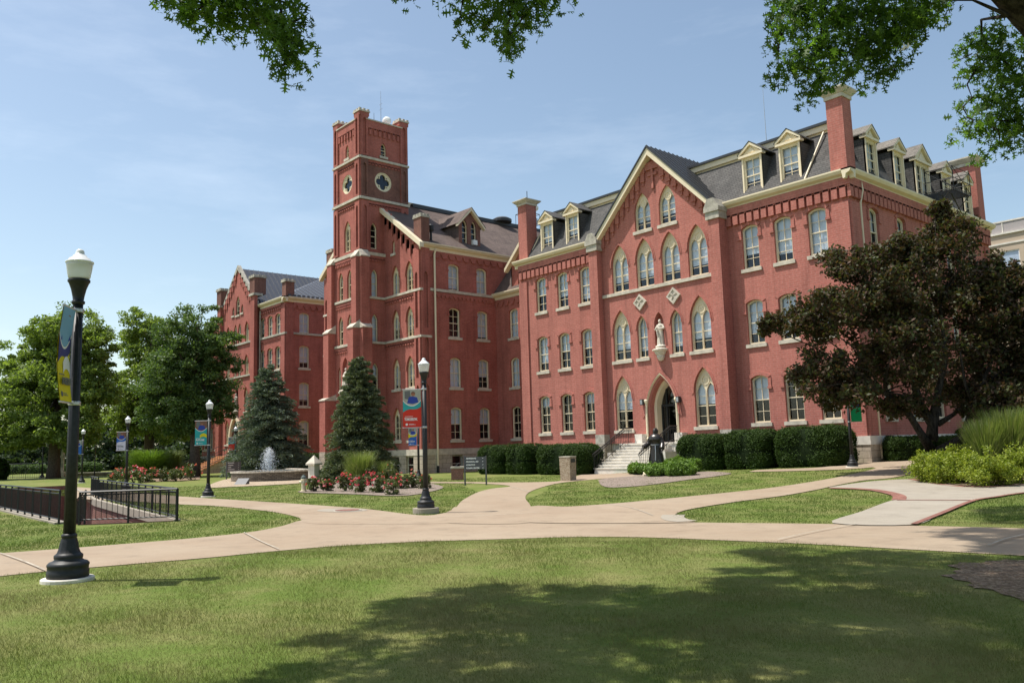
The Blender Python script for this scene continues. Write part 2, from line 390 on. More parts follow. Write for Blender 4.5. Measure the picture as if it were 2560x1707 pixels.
# ---------------------------------------------------------------- window shapes
def arc(cx, cz, r, a0, a1, n): return [(cx + r * math.cos(a0 + (a1 - a0) * i / n), cz + r * math.sin(a0 + (a1 - a0) * i / n)) for i in range(n + 1)]
def shape(kind, w, h, n=7, k=1.15, z0=0., u0=0.):
    a = w / 2
    if kind == 'rect': p = [(-a, 0), (a, 0), (a, h), (-a, h)]
    elif kind == 'seg':
        r = .17 * w; R = (a * a + r * r) / (2 * r); t = math.asin(a / R)
        p = [(-a, 0), (a, 0)] + arc(0, h - R, R, math.pi / 2 - t, math.pi / 2 + t, n)
    elif kind == 'round': p = [(-a, 0), (a, 0)] + arc(0, h - a, a, 0, math.pi, n)
    else:
        R = k * w; H = math.sqrt(R * R - (R - a) ** 2); t = math.asin(H / R); zs = h - H
        l = arc(a - R, zs, R, 0, t, n); p = [(-a, 0), (a, 0)] + l + [(-x, z) for x, z in l[-2::-1]]
    return [(u0 + x, z0 + z) for x, z in p]
def inset(kind, w, h, t, n=7, k=1.15, z0=0., u0=0., tb=None, tt=None):
    tb = t if tb is None else tb; tt = t * (1.25 if kind == 'lancet' else 1.) if tt is None else tt
    return shape(kind, w - 2 * t, h - tb - tt, n, k, z0 + tb, u0)
WC = {}
def window(kind, w, h, style='sash'):
    """meshes (frame, pane, sill) of one window, local: u along, z up from the sill, d into the wall"""
    key = (kind, round(w, 3), round(h, 3), style)
    if key in WC: return WC[key]
    f, g = MB(), MB(); D0 = .13
    if style in ('double', 'tracery'):
        k = 1.25; out = shape('lancet', w, h, 8, k); t = .085
        lw = (w - 3 * t) / 2; lh = h * (.73 if style == 'double' else .78)
        hs = [shape('lancet', lw, lh - .08, 5, 1.1, .08, s * (lw + t) / 2) for s in (-1, 1)]
        if style == 'tracery':
            cz = h - w * .36; q = w * .095; r = q * .38
            hs.append([(-r, cz - q), (r, cz - q), (r, cz - r), (q, cz - r), (q, cz + r), (r, cz + r), (r, cz + q), (-r, cz + q), (-r, cz + r), (-q, cz + r), (-q, cz - r), (-r, cz - r)])
        f.sheet(LOC, out, hs, D0 + .05, 0, reveal=.09)
        f.ring(LOC, out, inset('lancet', w, h, .055, 8, k), D0, D0 + .05, 0, outside=False)
        for s in (-1, 1):
            u = s * (lw + t) / 2
            f.ring(LOC, shape('lancet', lw + .03, lh - .05, 5, 1.1, .065, u), shape('lancet', lw, lh - .08, 5, 1.1, .08, u), D0 + .025, D0 + .05)
            f.pbox(LOC, u - lw / 2, u + lw / 2, lh * .47, lh * .47 + .05, D0 + .07, D0 + .12)
            for q in (.24, .70): f.pbox(LOC, u - lw / 2, u + lw / 2, lh * q, lh * q + .025, D0 + .09, D0 + .12)
        f.pbox(LOC, -w / 2 + .02, w / 2 - .02, 0, .09, D0 - .03, D0 + .05)
        if style == 'double':
            cz = h - w * .52; rr = w * .20; nn = 18
            f.ring(LOC, arc(0, cz, rr, 0, 2 * math.pi, nn)[:-1], arc(0, cz, rr * .82, 0, 2 * math.pi, nn)[:-1], D0 + .015, D0 + .05)
            f.ring(LOC, arc(0, cz, rr * .45, 0, 2 * math.pi, 8)[:-1], arc(0, cz, rr * .25, 0, 2 * math.pi, 8)[:-1], D0 + .03, D0 + .05)
    else:
        t = .055 if kind == 'rect' else .09 if w > .7 else .065
        out = shape(kind, w, h, 8); inn = inset(kind, w, h, t, 8)
        f.ring(LOC, out, inn, D0, D0 + .1, 0, outside=False)
        f.pbox(LOC, -w / 2 + .02, w / 2 - .02, 0, .08, D0 - .04, D0 + .02)
        hh = h - .12; mid = hh * .5
        f.pbox(LOC, -w / 2 + t, w / 2 - t, mid, mid + .055, D0 + .03, D0 + .09)
        if w > .6:
            f.pbox(LOC, -.017, .017, t, mid, D0 + .075, D0 + .1); f.pbox(LOC, -.017, .017, mid + .055, h - t, D0 + .055, D0 + .1)
        ar = .17 * w if kind == 'seg' else w * .9
        for q in (.25, .75):
            f.pbox(LOC, -w / 2 + t, w / 2 - t, hh * q, hh * q + .028, D0 + .062, D0 + .1)
    g.sheet(LOC, out, (), D0 + .115, 0)
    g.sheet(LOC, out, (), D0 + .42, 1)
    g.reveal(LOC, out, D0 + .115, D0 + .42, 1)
    s = MB(); s.pbox(LOC, -w / 2 - .12, w / 2 + .12, -.19, 0, -.09, .14)
    r = (f.mesh('window_frame', ['cream']), g.mesh('pane', ['glass', 'dark']), s.mesh('sill', ['stone']))
    WC[key] = r; return r
BL = {}
def blind_mesh(kind, w, h, frac):
    key = (kind, round(w, 3), round(h, 3), round(frac, 2))
    if key not in BL:
        b = MB(); o = shape(kind, w, h, 8, 1.25 if kind == 'lancet' else 1.15); zc = h * (1 - frac)
        pts = [(u, max(z, zc)) for u, z in o]
        b.sheet(LOC, pts, (), .13 + .2, 0); BL[key] = b.mesh('blind', ['blind'])
    return BL[key]
RND = random.Random(7)
HC = {}
def put_window(root, P, kind, u, z, w, h, style='sash', blind=None, sill=True, rz=None, hd=None):
    rz = 0. if rz is None else rz
    fm, gm, sm = window(kind, w, h, style)
    o = wobj('window', fm, root, P(u, z, 0), rz)
    obj('pane', gm, o)
    if blind is None: blind = RND.choice([.66, .74, .8, .86, .96, .96, .5, .7])
    if blind > 0: obj('blind', blind_mesh(kind, w, h, blind), o)
    if sill: obj('sill', sm, o)
    if hd:
        key = (kind, round(w, 3), round(h, 3), hd)
        if key not in HC: b = MB(); hood(b, LOC, kind, 0, 0, w, h, 0, *hd[1:]); HC[key] = b.mesh('hood', [hd[0]])
        obj('hood', HC[key], o)
    return shape(kind, w, h, 8, 1.25 if style in ('double', 'tracery') else 1.15, z, u)
def hood(mb, P, kind, u, z, w, h, mi=0, t=.2, d=.055, drop=.45):
    """brick arch standing a little proud round the head of an opening"""
    if kind == 'seg':
        o = shape('seg', w + 2 * t, h + t, 8, z0=z, u0=u)[2:]; i = shape('seg', w + .02, h + .01, 8, z0=z, u0=u)[2:]
        mb.ring(P, o, i, -d, .0, mi, closed=False)
        for s in (-1, 1):
            a = u + s * (w / 2 + t) ; b = u + s * (w / 2 + .01); zt = z + h - .17 * w
            mb.pbox(P, min(a, b), max(a, b), zt - drop, zt - .01, -d, 0, mi)
            mb.pbox(P, min(a, b) - .03, max(a, b) + .03, zt - drop - .12, zt - drop, -d - .03, 0, mi)
    else:
        k = 1.25 if w > .9 else 1.15
        for tt, dd in ((t, d), (t * .45, d + .035)):
            o = shape('lancet', w + 2 * tt, h + tt * 1.25, 8, k, z, u)[2:]; i = shape('lancet', w + .01, h + .005, 8, k, z, u)[2:]
            mb.ring(P, o, i, -dd, 0, mi, closed=False)
def teeth(mb, P, u0, u1, z0, z1, zt, pitch, tw, d, mi=0, point=False):
    """corbel table: a projecting course zt..z1 carried on teeth z0..z1"""
    n = max(1, int(round((u1 - u0) / pitch))); p = (u1 - u0) / n
    mb.pbox(P, u0, u1, z1, zt, -d, 0, mi)
    for i in range(n):
        c = u0 + (i + .5) * p
        if point:
            pts = [(c - p / 2, z1), (c - p / 2, z1 - (z1 - z0) * .1), (c, z1 - (z1 - z0) * .0)]
            mb.prism(P, [(c - p / 2, z0), (c - p / 2 + tw * .3, z0), (c - .02, z1), (c - p / 2, z1)], -d, 0, mi)
            mb.prism(P, [(c + p / 2 - tw * .3, z0), (c + p / 2, z0), (c + p / 2, z1), (c + .02, z1)], -d, 0, mi)
        else:
            mb.pbox(P, c - tw / 2, c + tw / 2, z0, z1, -d, 0, mi)
            mb.pbox(P, c - tw / 2 - .03, c + tw / 2 + .03, z1 - .09, z1, -d, 0, mi)
def gutter_profile(mb, P, u0, u1, z, mi=0, out=.42):
    pts = [(.02, z - .42), (-.10, z - .40), (-.14, z - .2), (-out * .8, z - .12), (-out, z + .02), (-out, z + .10), (.1, z + .10)]
    n = len(pts); vs = [P(u0, b, a) for a, b in pts] + [P(u1, b, a) for a, b in pts]
    mb.add(vs, [(i, n + i, n + (i + 1) % n, (i + 1) % n) for i in range(n)] + [tuple(range(n)), tuple(range(n, 2 * n))[::-1]], mi)
def chimney(root, x0, x1, y0, y1, z0, z1, zc, mat, cap='stone', flare=.28):
    b = MB(); b.box(x0, x1, y0, y1, z0, z1)
    c = wobj('chimney', b.mesh('chimney', [mat]), root)
    k = MB(); h = zc - z1
    if flare > .15:
        k.box(x0 - .06, x1 + .06, y0 - .06, y1 + .06, z1 + .002, z1 + h * .35)
        a = .1; B = [(x0 - a, y0 - a), (x1 + a, y0 - a), (x1 + a, y1 + a), (x0 - a, y1 + a)]; T = [(x0 - flare, y0 - flare), (x1 + flare, y0 - flare), (x1 + flare, y1 + flare), (x0 - flare, y1 + flare)]
        k.add([(x, y, z1 + h * .352) for x, y in B] + [(x, y, z1 + h * .72) for x, y in T] + [(x, y, z1 + h * .85) for x, y in T] + [((x0 + x1) / 2 + (x - (x0 + x1) / 2) * .6, (y0 + y1) / 2 + (y - (y0 + y1) / 2) * .6, zc) for x, y in T],
              [(0, 3, 2, 1)] + [(4 * j + i, 4 * j + (i + 1) % 4, 4 * j + 4 + (i + 1) % 4, 4 * j + 4 + i) for j in range(3) for i in range(4)] + [(12, 13, 14, 15)])
    else:
        k.box(x0 - flare, x1 + flare, y0 - flare, y1 + flare, z1 + .002, z1 + h * .45)
        n = 3
        for i in range(n):
            for j in range(n):
                if i in (0, n - 1) or j in (0, n - 1):
                    xa = x0 - flare + (x1 - x0 + 2 * flare) * i / n; ya = y0 - flare + (y1 - y0 + 2 * flare) * j / n
                    k.box(xa + .02, xa + (x1 - x0 + 2 * flare) / n - .06, ya + .02, ya + (y1 - y0 + 2 * flare) / n - .06, z1 + h * .452, zc)
    obj('cap', k.mesh('cap', [cap]), c); return c
def downpipe(root, pts, w=.11, mat='cream', label=None):
    b = MB(); b.tube(pts, w / 2, 6); o = wobj('downpipe', b.mesh('downpipe', [mat]), root); return o
# ---------------------------------------------------------------- shared roof parts
def dormer(root, P, u, w, z0, ze, zp, back=1.9, rz=0., roof='shingle', cols=1, blind=.7):
    b = MB(); ww = w - .26; wh = ze - z0 - .26
    hs = [[(u - ww / 2, z0 + .16), (u + ww / 2, z0 + .16), (u + ww / 2, z0 + .16 + wh), (u - ww / 2, z0 + .16 + wh)]]
    b.sheet(P, [(u - w / 2, z0), (u + w / 2, z0), (u + w / 2, ze), (u - w / 2, ze)], hs, 0, 0, reveal=.1)
    for s in (-1, 1):
        e = u + s * w / 2; b.pbox(P, min(e, e - s * .09), max(e, e - s * .09), z0, ze - .002, -.05, -.002, 0)
        b.add([P(e, z0, 0), P(e, z0, back), P(e, ze, back), P(e, ze, 0)], [(0, 1, 2, 3)], 1)
        b.pbox(P, min(e, e - s * .1), max(e, e - s * .1), z0 + .02, ze - .01, .004, .09, 0)
    b.pbox(P, u - w / 2 - .08, u + w / 2 + .08, z0 - .09, z0 + .0, -.12, .1, 0)
    o2 = .13
    b.pbox(P, u - w / 2 - o2, u + w / 2 + o2, ze, ze + .13, -.16, .2, 0)
    b.sheet(P, [(u - w / 2, ze + .13), (u + w / 2, ze + .13), (u, zp - .12)], (), -.02, 0)
    tr = [(u - w * .2, ze + .22), (u + w * .2, ze + .22), (u, ze + .22 + (zp - ze) * .42)]
    b.prism(P, tr, -.06, -.02, 0)
    for s in (-1, 1):
        e = u + s * (w / 2 + o2)
        q = [(e, ze + .11), (e, ze + .24), (u, zp + .02), (u, zp - .14)]
        b.prism(P, q if s < 0 else q[::-1], -.17, .03, 0, back=True)
    d = wobj('dormer', b.mesh('dormer', ['cream', 'shingle']), root)
    r = MB()
    for s in (-1, 1):
        e = u + s * (w / 2 + o2 + .04)
        vs = [P(e, ze + .22, -.20), P(u, zp + .07, -.20), P(u, zp + .07, back), P(e, ze + .22, back)]
        r.add(vs, [(0, 1, 2, 3) if s < 0 else (3, 2, 1, 0)]); 
        ed = [P(e, ze + .16, -.195), P(e, ze + .22, -.195), P(e, ze + .22, back), P(e, ze + .16, back)]
        r.add(ed, [(0, 1, 2, 3)])
    obj('roof', r.mesh('roof', [roof]), d, Vector((0, 0, 0)))
    n = cols; cw = ww / n
    for i in range(n):
        uu = u - ww / 2 + cw * (i + .5); fm, gm, sm = window('rect', cw, wh)
        p = Vector(P(uu, z0 + .16, -.1))
        f = obj('window_frame', fm, d, p, rz); obj('pane', gm, d, p, rz)
        if blind: obj('blind', blind_mesh('rect', cw, wh, blind), d, p, rz)
    return d
def bracket_box(mb, P, u0, u1, z0, z1, d, mi=0): mb.pbox(P, u0, u1, z0, z1, -d, 0, mi)
def buttress(mb, cap, x0, x1, y0, y1, z0, z1, zc, mi=0, slope_axis='y', cmi=0):
    """brick pier with a sloping stone weathering"""
    mb.box(x0, x1, y0, y1, z0, z1, mi); o = .045
    X0, X1, Y0 = x0 - o, x1 + o, y0 - o
    if slope_axis == 'y':
        cap.add([(X0, Y0, z1 + .002), (X1, Y0, z1 + .002), (X1, y1, z1 + .002), (X0, y1, z1 + .002), (X0, Y0, z1 + .09), (X1, Y0, z1 + .09), (X1, y1, zc), (X0, y1, zc)],
                [(0, 3, 2, 1), (4, 5, 6, 7), (0, 1, 5, 4), (1, 2, 6, 5), (2, 3, 7, 6), (3, 0, 4, 7)], cmi)
    else:
        cap.add([(x0, y0 - o, z1 + .002), (X1, y0 - o, z1 + .002), (X1, y1 + o, z1 + .002), (x0, y1 + o, z1 + .002), (x0, y0 - o, zc), (X1, y0 - o, z1 + .09), (X1, y1 + o, z1 + .09), (x0, y1 + o, zc)],
                [(0, 3, 2, 1), (4, 5, 6, 7), (0, 1, 5, 4), (1, 2, 6, 5), (2, 3, 7, 6), (3, 0, 4, 7)], cmi)
# ================================================================ the pink brick hall
YM, YP, XR, XL, YB = 39.12, 38.77, -19.2, -43.9, 57.2
FM, FP, SR = front(YM), front(YP), side(XR)
hall = thing('brick_hall', (-31.5, 39.1, 0), 'long pink brick hall with mansard roof, dormers, pointed central gable and stone front steps', 'building')
ROWZ = [(2.58, 2.52), (6.80, 2.40), (10.93, 2.42)]
LW = [-41.71, -39.59, -37.47]; RW = [-24.92, -22.94, -20.98]
hl, hr, hp, hs_ = [], [], [], []
for k, (z, h) in enumerate(ROWZ):
    for u in LW + RW:
        w = 1.03
        sh = put_window(hall, FM, 'seg', u, z, w, h, blind=RND.choice([0., .3, .5]) if k == 0 else None, hd=('brick_pink', .2, .04, .45))
        (hl if u < -33 else hr).append(sh)
    for u in (41.62, 44.72, 47.85, 50.95, 54.1):
        sh = put_window(hall, SR, 'seg', u, z, 1.03, h, rz=R_(90), hd=('brick_pink', .2, .04, .45)); hs_.append(sh)
for u in (-32.07, -30.17): hp.append(put_window(hall, FP, 'lancet', u, 14.57, 1.24, 2.36, 'double', blind=.74)); 
for u in (-34.08, -32.08, -30.12, -28.16): hp.append(put_window(hall, FP, 'lancet', u, 11.06, 1.36, 3.0, 'double', sill=False, blind=.78, hd=('brick_pink', .17, .025)))
for u in (-34.18, -28.24): hp.append(put_window(hall, FP, 'lancet', u, 6.78, 1.40, 3.14, 'double', blind=.77, hd=('brick_pink', .17, .025)))
for u in (-34.26, -28.24): hp.append(put_window(hall, FP, 'lancet', u, 2.52, 1.38, 3.32, 'double', blind=.62, hd=('brick_pink', .17, .025)))
for u in (-32.52, -29.95): hp.append(put_window(hall, FP, 'lancet', u, 6.78, .80, 2.58, blind=.82, hd=('brick_pink', .13, .025)))
niche = shape('lancet', .70, 2.2, 8, 1.2, 7.2, -31.22)
DU, DZ = -31.32, 1.72
dhole = shape('lancet', 2.42, 4.06, 10, 1.15, DZ, DU)
dhood = MB(); hood(dhood, FP, 'lancet', DU, DZ, 2.42, 4.06, 0, .24, .04); wobj('door_hood', dhood.mesh('door_hood', ['brick_pink']), hall)
w = MB()
ZB = 1.72
w.sheet(FM, [(XL, ZB), (-35.5, ZB), (-35.5, 14.8), (XL, 14.8)], hl, 0, reveal=.14)
w.sheet(FM, [(-27.0, ZB), (XR, ZB), (XR, 14.8), (-27.0, 14.8)], hr, 0, reveal=.14)
GC, GP = -31.1, 19.05
w.sheet(FP, [(-35.55, ZB - .001), (-27.0, ZB - .001), (-27.0, 14.75), (GC, GP), (-35.55, 14.75)], [[(a, max(b, ZB + .004)) for a, b in dhole]] + hp + [niche], 0)
for h_ in hp: w.reveal(FP, h_, 0, .16)
w.reveal(FP, niche, 0, .4); w.sheet(FP, niche, (), .4)
for x, s in ((-27.0, 1), (-35.55, -1)): w.box(min(x, x - s * .3), max(x, x - s * .3), YP + .004, YM + .2, ZB, 14.7)
w.sheet(SR, [(YM, ZB), (YB, ZB), (YB, 14.8), (YM, 14.8)], hs_, 0, reveal=.14)
w.poly([(XL, YB, 0), (XL, YM, 0), (XL, YM, 14.8), (XL, YB, 14.8)]); w.poly([(XR, YB, 0), (XL, YB, 0), (XL, YB, 14.8), (XR, YB, 14.8)])
# pilaster strips at the corners, brick piers
for (a, b_) in ((XL + .003, XL + .82), (XR - .9, XR - .003)):
    w.pbox(FM, a, b_, ZB, 13.3, -.1, 0)
w.pbox(SR, YM + .003, YM + .9, ZB, 13.3, -.1, 0); w.pbox(SR, YB - .9, YB - .003, ZB, 13.3, -.1, 0)
wobj('wall', w.mesh('wall', ['brick_pink']), hall)
for P, a, b_ in ((FM, XL + .02, -36.3), (FM, -26.35, XR - .0), (SR, YM - .17, YB)):
    ct = MB(); teeth(ct, P, a, b_, 13.5, 14.1, 14.5, .44, .31, .17); wobj('corbel_table', ct.mesh('corbel_table', ['brick_pink']), hall)
# stepped brick corbels under the two slopes of the gable
for s in (-1, 1):
    n = 9; ct = MB()
    for i in range(n):
        u = GC + s * (.75 + i * .44); zr = GP - (.75 + i * .44) * (GP - 14.75) / 4.45
        ct.pbox(FP, u - .15, u + .15, zr - .82, zr - .12, -.13, 0); ct.pbox(FP, u - .07, u + .07, zr - 1.05, zr - .82, -.07, 0)
        ct.pbox(FP, u - .22, u + .22, zr - .30, zr + .05, -.15, -.002)
    if s < 0: wobj('corbel_table', ct.mesh('corbel_table', ['brick_pink']), hall)
ct.pbox(FP, GC - .08, GC + .08, 16.95, 18.6, -.1, 0); ct.pbox(FP, GC - .36, GC + .36, 17.75, 17.93, -.098, 0)
ct.pbox(FP, GC - .5, GC + .5, 18.15, 18.6, -.13, -.003)
wobj('corbel_table', ct.mesh('corbel_table', ['brick_pink']), hall)
# stone: plinth, long sill, lozenges, pier caps
pl = MB()
for P, a, b_ in ((FM, XL - .0, XR + .12), (SR, YM + .2, YB)):
    pl.pbox(P, a, b_, -.3, 1.3, -.12, .2, 0); pl.pbox(P, a, b_ + .04, 1.302, 1.72, -.16, .2, 1)
wobj('plinth', pl.mesh('plinth', ['stone_block', 'stone_white']), hall)
st = MB()
st.pbox(FP, -35.65, -27.08, 10.86, 11.05, -.1, .1)
ss_o = wobj('stone_string', st.mesh('stone_string', ['stone']), hall)
for u in (-32.55, -30.0):
    d = MB(); z = 10.18; d.prism(FP, [(u, z - .5), (u + .5, z), (u, z + .5), (u - .5, z)], -.06, .02)
    d.ring(FP, [(u, z - .5), (u + .5, z), (u, z + .5), (u - .5, z)], [(u, z - .36), (u + .36, z), (u, z + .36), (u - .36, z)], -.11, -.06)
    for a in range(4): d.prism(FP, [(u, z), (u + .27 * math.cos(a * 1.571 + .5), z + .27 * math.sin(a * 1.571 + .5)), (u + .27 * math.cos(a * 1.571 + 1.07), z + .27 * math.sin(a * 1.571 + 1.07))], -.1, -.06)
    wobj('stone_lozenge', d.mesh('stone_lozenge', ['stone']), hall)
for (x0, x1) in ((-36.28, -35.56), (-27.0, -26.3)):
    p = MB(); y0 = 38.3
    p.box(x0, x1, y0, YM, 2.0, 13.95, 0); 
    p.box(x0 - .05, x1 + .05, y0 - .05, YM, -.2, 1.72, 1); p.box(x0 - .02, x1 + .02, y0 - .02, YM, 1.722, 2.3, 2)
    p.box(x0 - .1, x1 + .1, y0 - .1, YM, 13.952, 14.35, 2); p.box(x0 - .15, x1 + .15, y0 - .17, YM, 14.352, 14.6, 2)
    p.add([(x0 - .15, y0 - .17, 14.602), (x1 + .15, y0 - .17, 14.602), (x1 + .15, YM + .2, 14.602), (x0 - .15, YM + .2, 14.602), ((x0 + x1) / 2 - .2, y0 - .2, 15.1), ((x0 + x1) / 2 + .2, y0 - .2, 15.1), ((x0 + x1) / 2 + .2, YM + .5, 15.1), ((x0 + x1) / 2 - .2, YM + .5, 15.1)],
          [(4, 5, 6, 7), (0, 1, 5, 4), (1, 2, 6, 5), (2, 3, 7, 6), (3, 0, 4, 7)], 2)
    wobj('pier', p.mesh('pier', ['brick_pink', 'stone_block', 'pier_stone']), hall)
# roof
rf = MB()
e0, e1, zi = .05, 1.62, 17.8
B_ = [(XL - e0, YM - e0), (XR + e0, YM - e0), (XR + e0, YB + e0), (XL - e0, YB + e0)]; T_ = [(XL + e1, YM + e1), (XR - e1, YM + e1), (XR - e1, YB - e1), (XL + e1, YB - e1)]
rf.add([(x, y, 14.86) for x, y in B_] + [(x, y, zi) for x, y in T_], [(i, (i + 1) % 4, 4 + (i + 1) % 4, 4 + i) for i in range(4)], 0)
def frame_box(mb, o, z0, z1, mi):
    x0, x1, y0, y1 = T_[0][0] - o, T_[1][0] + o, T_[0][1] - o, T_[2][1] + o
    mb.box(x0, x1, y0, y1, z0, z1, mi)
frame_box(rf, .06, 17.55, 17.8, 1); frame_box(rf, .2, 17.802, 18.12, 1); frame_box(rf, .3, 18.122, 18.26, 2)
roof = wobj('roof', rf.mesh('roof', ['shingle', 'cream', 'seam']), hall)
for P, a, b_ in ((FM, XL - .35, -36.35), (FM, -26.25, XR + .42), (SR, YM - .42, YB + .4)):
    gt = MB(); gutter_profile(gt, P, a, b_, 14.78); wobj('gutter', gt.mesh('gutter', ['cream']), hall)
g = MB()
for s in (-1, 1):
    n = 12; ue, ze = GC + s * 4.75, 14.55; zr = 19.42; y0, y1 = YP - .55, 44.6
    dz = .09
    q = [(ue, ze), (GC, zr), (GC, zr + .12), (ue, ze + .12)]
    vs = [(u, y, z) for y in (y0, y1) for u, z in q]
    g.add(vs, [(0, 1, 2, 3), (7, 6, 5, 4), (0, 4, 5, 1), (3, 2, 6, 7), (0, 3, 7, 4)], 0)
    for i in range(14):
        y = y0 + .1 + i * .42
        g.add([(ue, y - .02, ze + .122), (ue, y + .02, ze + .122), (GC, y + .02, zr + .122), (GC, y - .02, zr + .122), (ue, y - .02, ze + .18), (ue, y + .02, ze + .18), (GC, y + .02, zr + .18), (GC, y - .02, zr + .18)],
              [(4, 5, 6, 7), (0, 3, 7, 4), (1, 5, 6, 2)], 0)
    # cream bargeboard and soffit under the verge
    q = [(ue + s * .06, ze - .42), (ue + s * .06, ze - .02), (GC, zr - .02), (GC, zr - .46)]
    g.prism(front(y0 + .06), q if s < 0 else q[::-1], 0, .49, 1)
gr = wobj('gable_roof', g.mesh('gable_roof', ['seam', 'cream']), hall)
for u in (-41.12, -38.62, -24.62, -22.33): dormer(hall, front(YM + .22), u, 1.24, 15.08, 17.2, 17.98, blind=.66)
for u, w_, c_ in ((42.35, 1.24, 1), (45.55, 1.24, 1), (48.55, 1.9, 2), (51.85, 1.24, 1), (55.0, 1.24, 1)):
    dormer(hall, side(XR - .2), u, w_, 15.08, 17.2, 17.98 + (.3 if c_ == 2 else 0), rz=R_(90), roof='shingle_lit', cols=c_, blind=.9)
chimney(hall, -20.04, -19.17, YM + .03, YM + .92, 14.8, 18.72, 19.33, 'brick_pink')
chimney(hall, -43.93, -43.02, YM + .03, YM + 1.0, 14.8, 18.95, 19.42, 'brick_pink')
chimney(hall, -20.75, -19.22, 56.25, 57.22, 14.8, 18.72, 19.36, 'brick_pink')
downpipe(hall, [(-19.1, 40.3, 14.6), (-19.02, 40.28, 14.0), (-19.08, 40.05, 13.3), (-19.08, 40.05, .6)])
downpipe(hall, [(-19.1, 53.1, 14.6), (-19.02, 53.0, 14.0), (-19.08, 52.55, 13.2), (-19.08, 52.55, .6)])
downpipe(hall, [(-21.45, 39.1, 15.0), (-20.95, 40.5, 17.7)], .1, 'cream_pale')
downpipe(hall, [(-43.0, 39.25, 15.0), (-42.5, 40.55, 17.7)], .1, 'cream_pale')
# doorway: stepped orders, dark door leaf and lights
dw = MB()
k1 = shape('lancet', 2.42, 4.06, 10, 1.15, DZ, DU); k2 = shape('lancet', 2.30, 3.98, 10, 1.15, DZ, DU); k3 = shape('lancet', 1.96, 3.76, 10, 1.15, DZ, DU); k4 = shape('lancet', 1.56, 3.5, 10, 1.15, DZ, DU)
k1, k2, k3, k4 = ([p[1]] + p[2:] + [p[0]] for p in (k1, k2, k3, k4))
dw.ring(FP, k1, k2, -.06, .12, 0, closed=False)
dw.ring(FP, k2, k3, .1, .5, 1, outside=False, closed=False)
dw.ring(FP, k3, k4, .5, 1.0, 0, outside=False, closed=False)
for s in (-1, 1): 
    dw.tube([(DU + s * 1.12, YP - .05, DZ + .25), (DU + s * 1.12, YP - .05, DZ + 2.3)], .055, 8, 2)
    dw.lathe([(.06, 2.28), (.13, 2.42), (.13, 2.5), (.09, 2.56)], 8, 2, (DU + s * 1.12, YP - .05, DZ)); dw.lathe([(.11, .15), (.11, .25), (.07, .32)], 8, 2, (DU + s * 1.12, YP - .05, DZ))
wobj('door_arch', dw.mesh('door_arch', ['cream_pale', 'brick_pink', 'cream_pale']), hall)
do = MB(); dk = shape('lancet', 1.62, 3.53, 10, 1.15, DZ - .01, DU)
do.sheet(FP, dk, (), 1.3, 0)
for q in (0, 2.12): do.pbox(FP, DU - .8, DU + .8, DZ + q, DZ + q + .12, .92, 1.02, 1)
for q in (-.78, -.42, .38, .7): do.pbox(FP, DU + q, DU + q + .09, DZ, DZ + (2.12 if q != -.42 else 3.2), .925, 1.015, 1)
door = wobj('door', do.mesh('door', ['dark', 'black']), hall)
dg = MB(); dg.sheet(FP, dk, (), .98, 0); obj('door_glass', dg.mesh('door_glass', ['door_glass']), door)
hd = MB(); hd.tube([(DU + .6, YP + .9, DZ + 1.0), (DU + .6, YP + .86, DZ + 1.02), (DU + .6, YP + .86, DZ + 1.3), (DU + .6, YP + .9, DZ + 1.32)], .015, 6); obj('handle', hd.mesh('handle', ['metal']), door)
for s in (-1, 1):
    l = MB(); u = DU + s * 1.34; l.pbox(FP, u - .1, u + .1, 3.95, 4.3, -.26, -.02, 0); l.pbox(FP, u - .08, u + .08, 4.0, 4.25, -.262, -.258, 1); l.pbox(FP, u - .05, u + .05, 4.1, 4.2, -.02, 0, 0)
    wobj('wall_lantern', l.mesh('wall_lantern', ['dark_grey', 'metal']), hall)
# statue bracket
kb = MB(); kb.lathe([(.05, -.72), (.16, -.66), (.25, -.5), (.25, -.38), (.32, -.3), (.39, -.16), (.5, -.1), (.5, -.03), (.27, .05), (.27, .13), (.22, .13)], 16, 0, (-31.14, YP - .05, 7.18))
wobj('bracket', kb.mesh('bracket', ['marble']), hall)
# front steps
sp = MB(); NS = 9; zt = 1.62; z0 = .15; y0 = 34.9; xs = (-33.35, -29.75); tr_ = .32; lx = (-33.6, -29.4)
yt = 37.6
sp.box(lx[0], lx[1], yt, YP - .13, .0, zt, 0); sp.box(lx[0] - .05, lx[1] + .05, yt - .06, YP - .125, zt + .002, zt + .09, 0)
for i in range(1, NS):
    z1 = zt - (zt - z0) * i / NS; ya = yt - .06 - i * tr_
    sp.box(xs[0], xs[1], ya, ya + tr_ - .002, -.2, z1, 0); sp.box(xs[0] - .02, xs[1] + .02, ya - .035, ya + tr_ - .01, z1 + .002, z1 + .05, 1)
for s in (0, 1):
    x = xs[s]; sp.box(x - (.34 if s == 0 else -.05), x + (.34 if s == 1 else -.05), yt - 1.1, yt - .05, -.2, 1.2, 0)
    sp.box(DU + (-1.75 if s == 0 else 1.2), DU + (-1.2 if s == 0 else 1.75), YP - .5, YP, zt + .09, zt + .62, 1)
stp = wobj('front_steps', sp.mesh('front_steps', ['stone_white', 'stone_white']), hall)
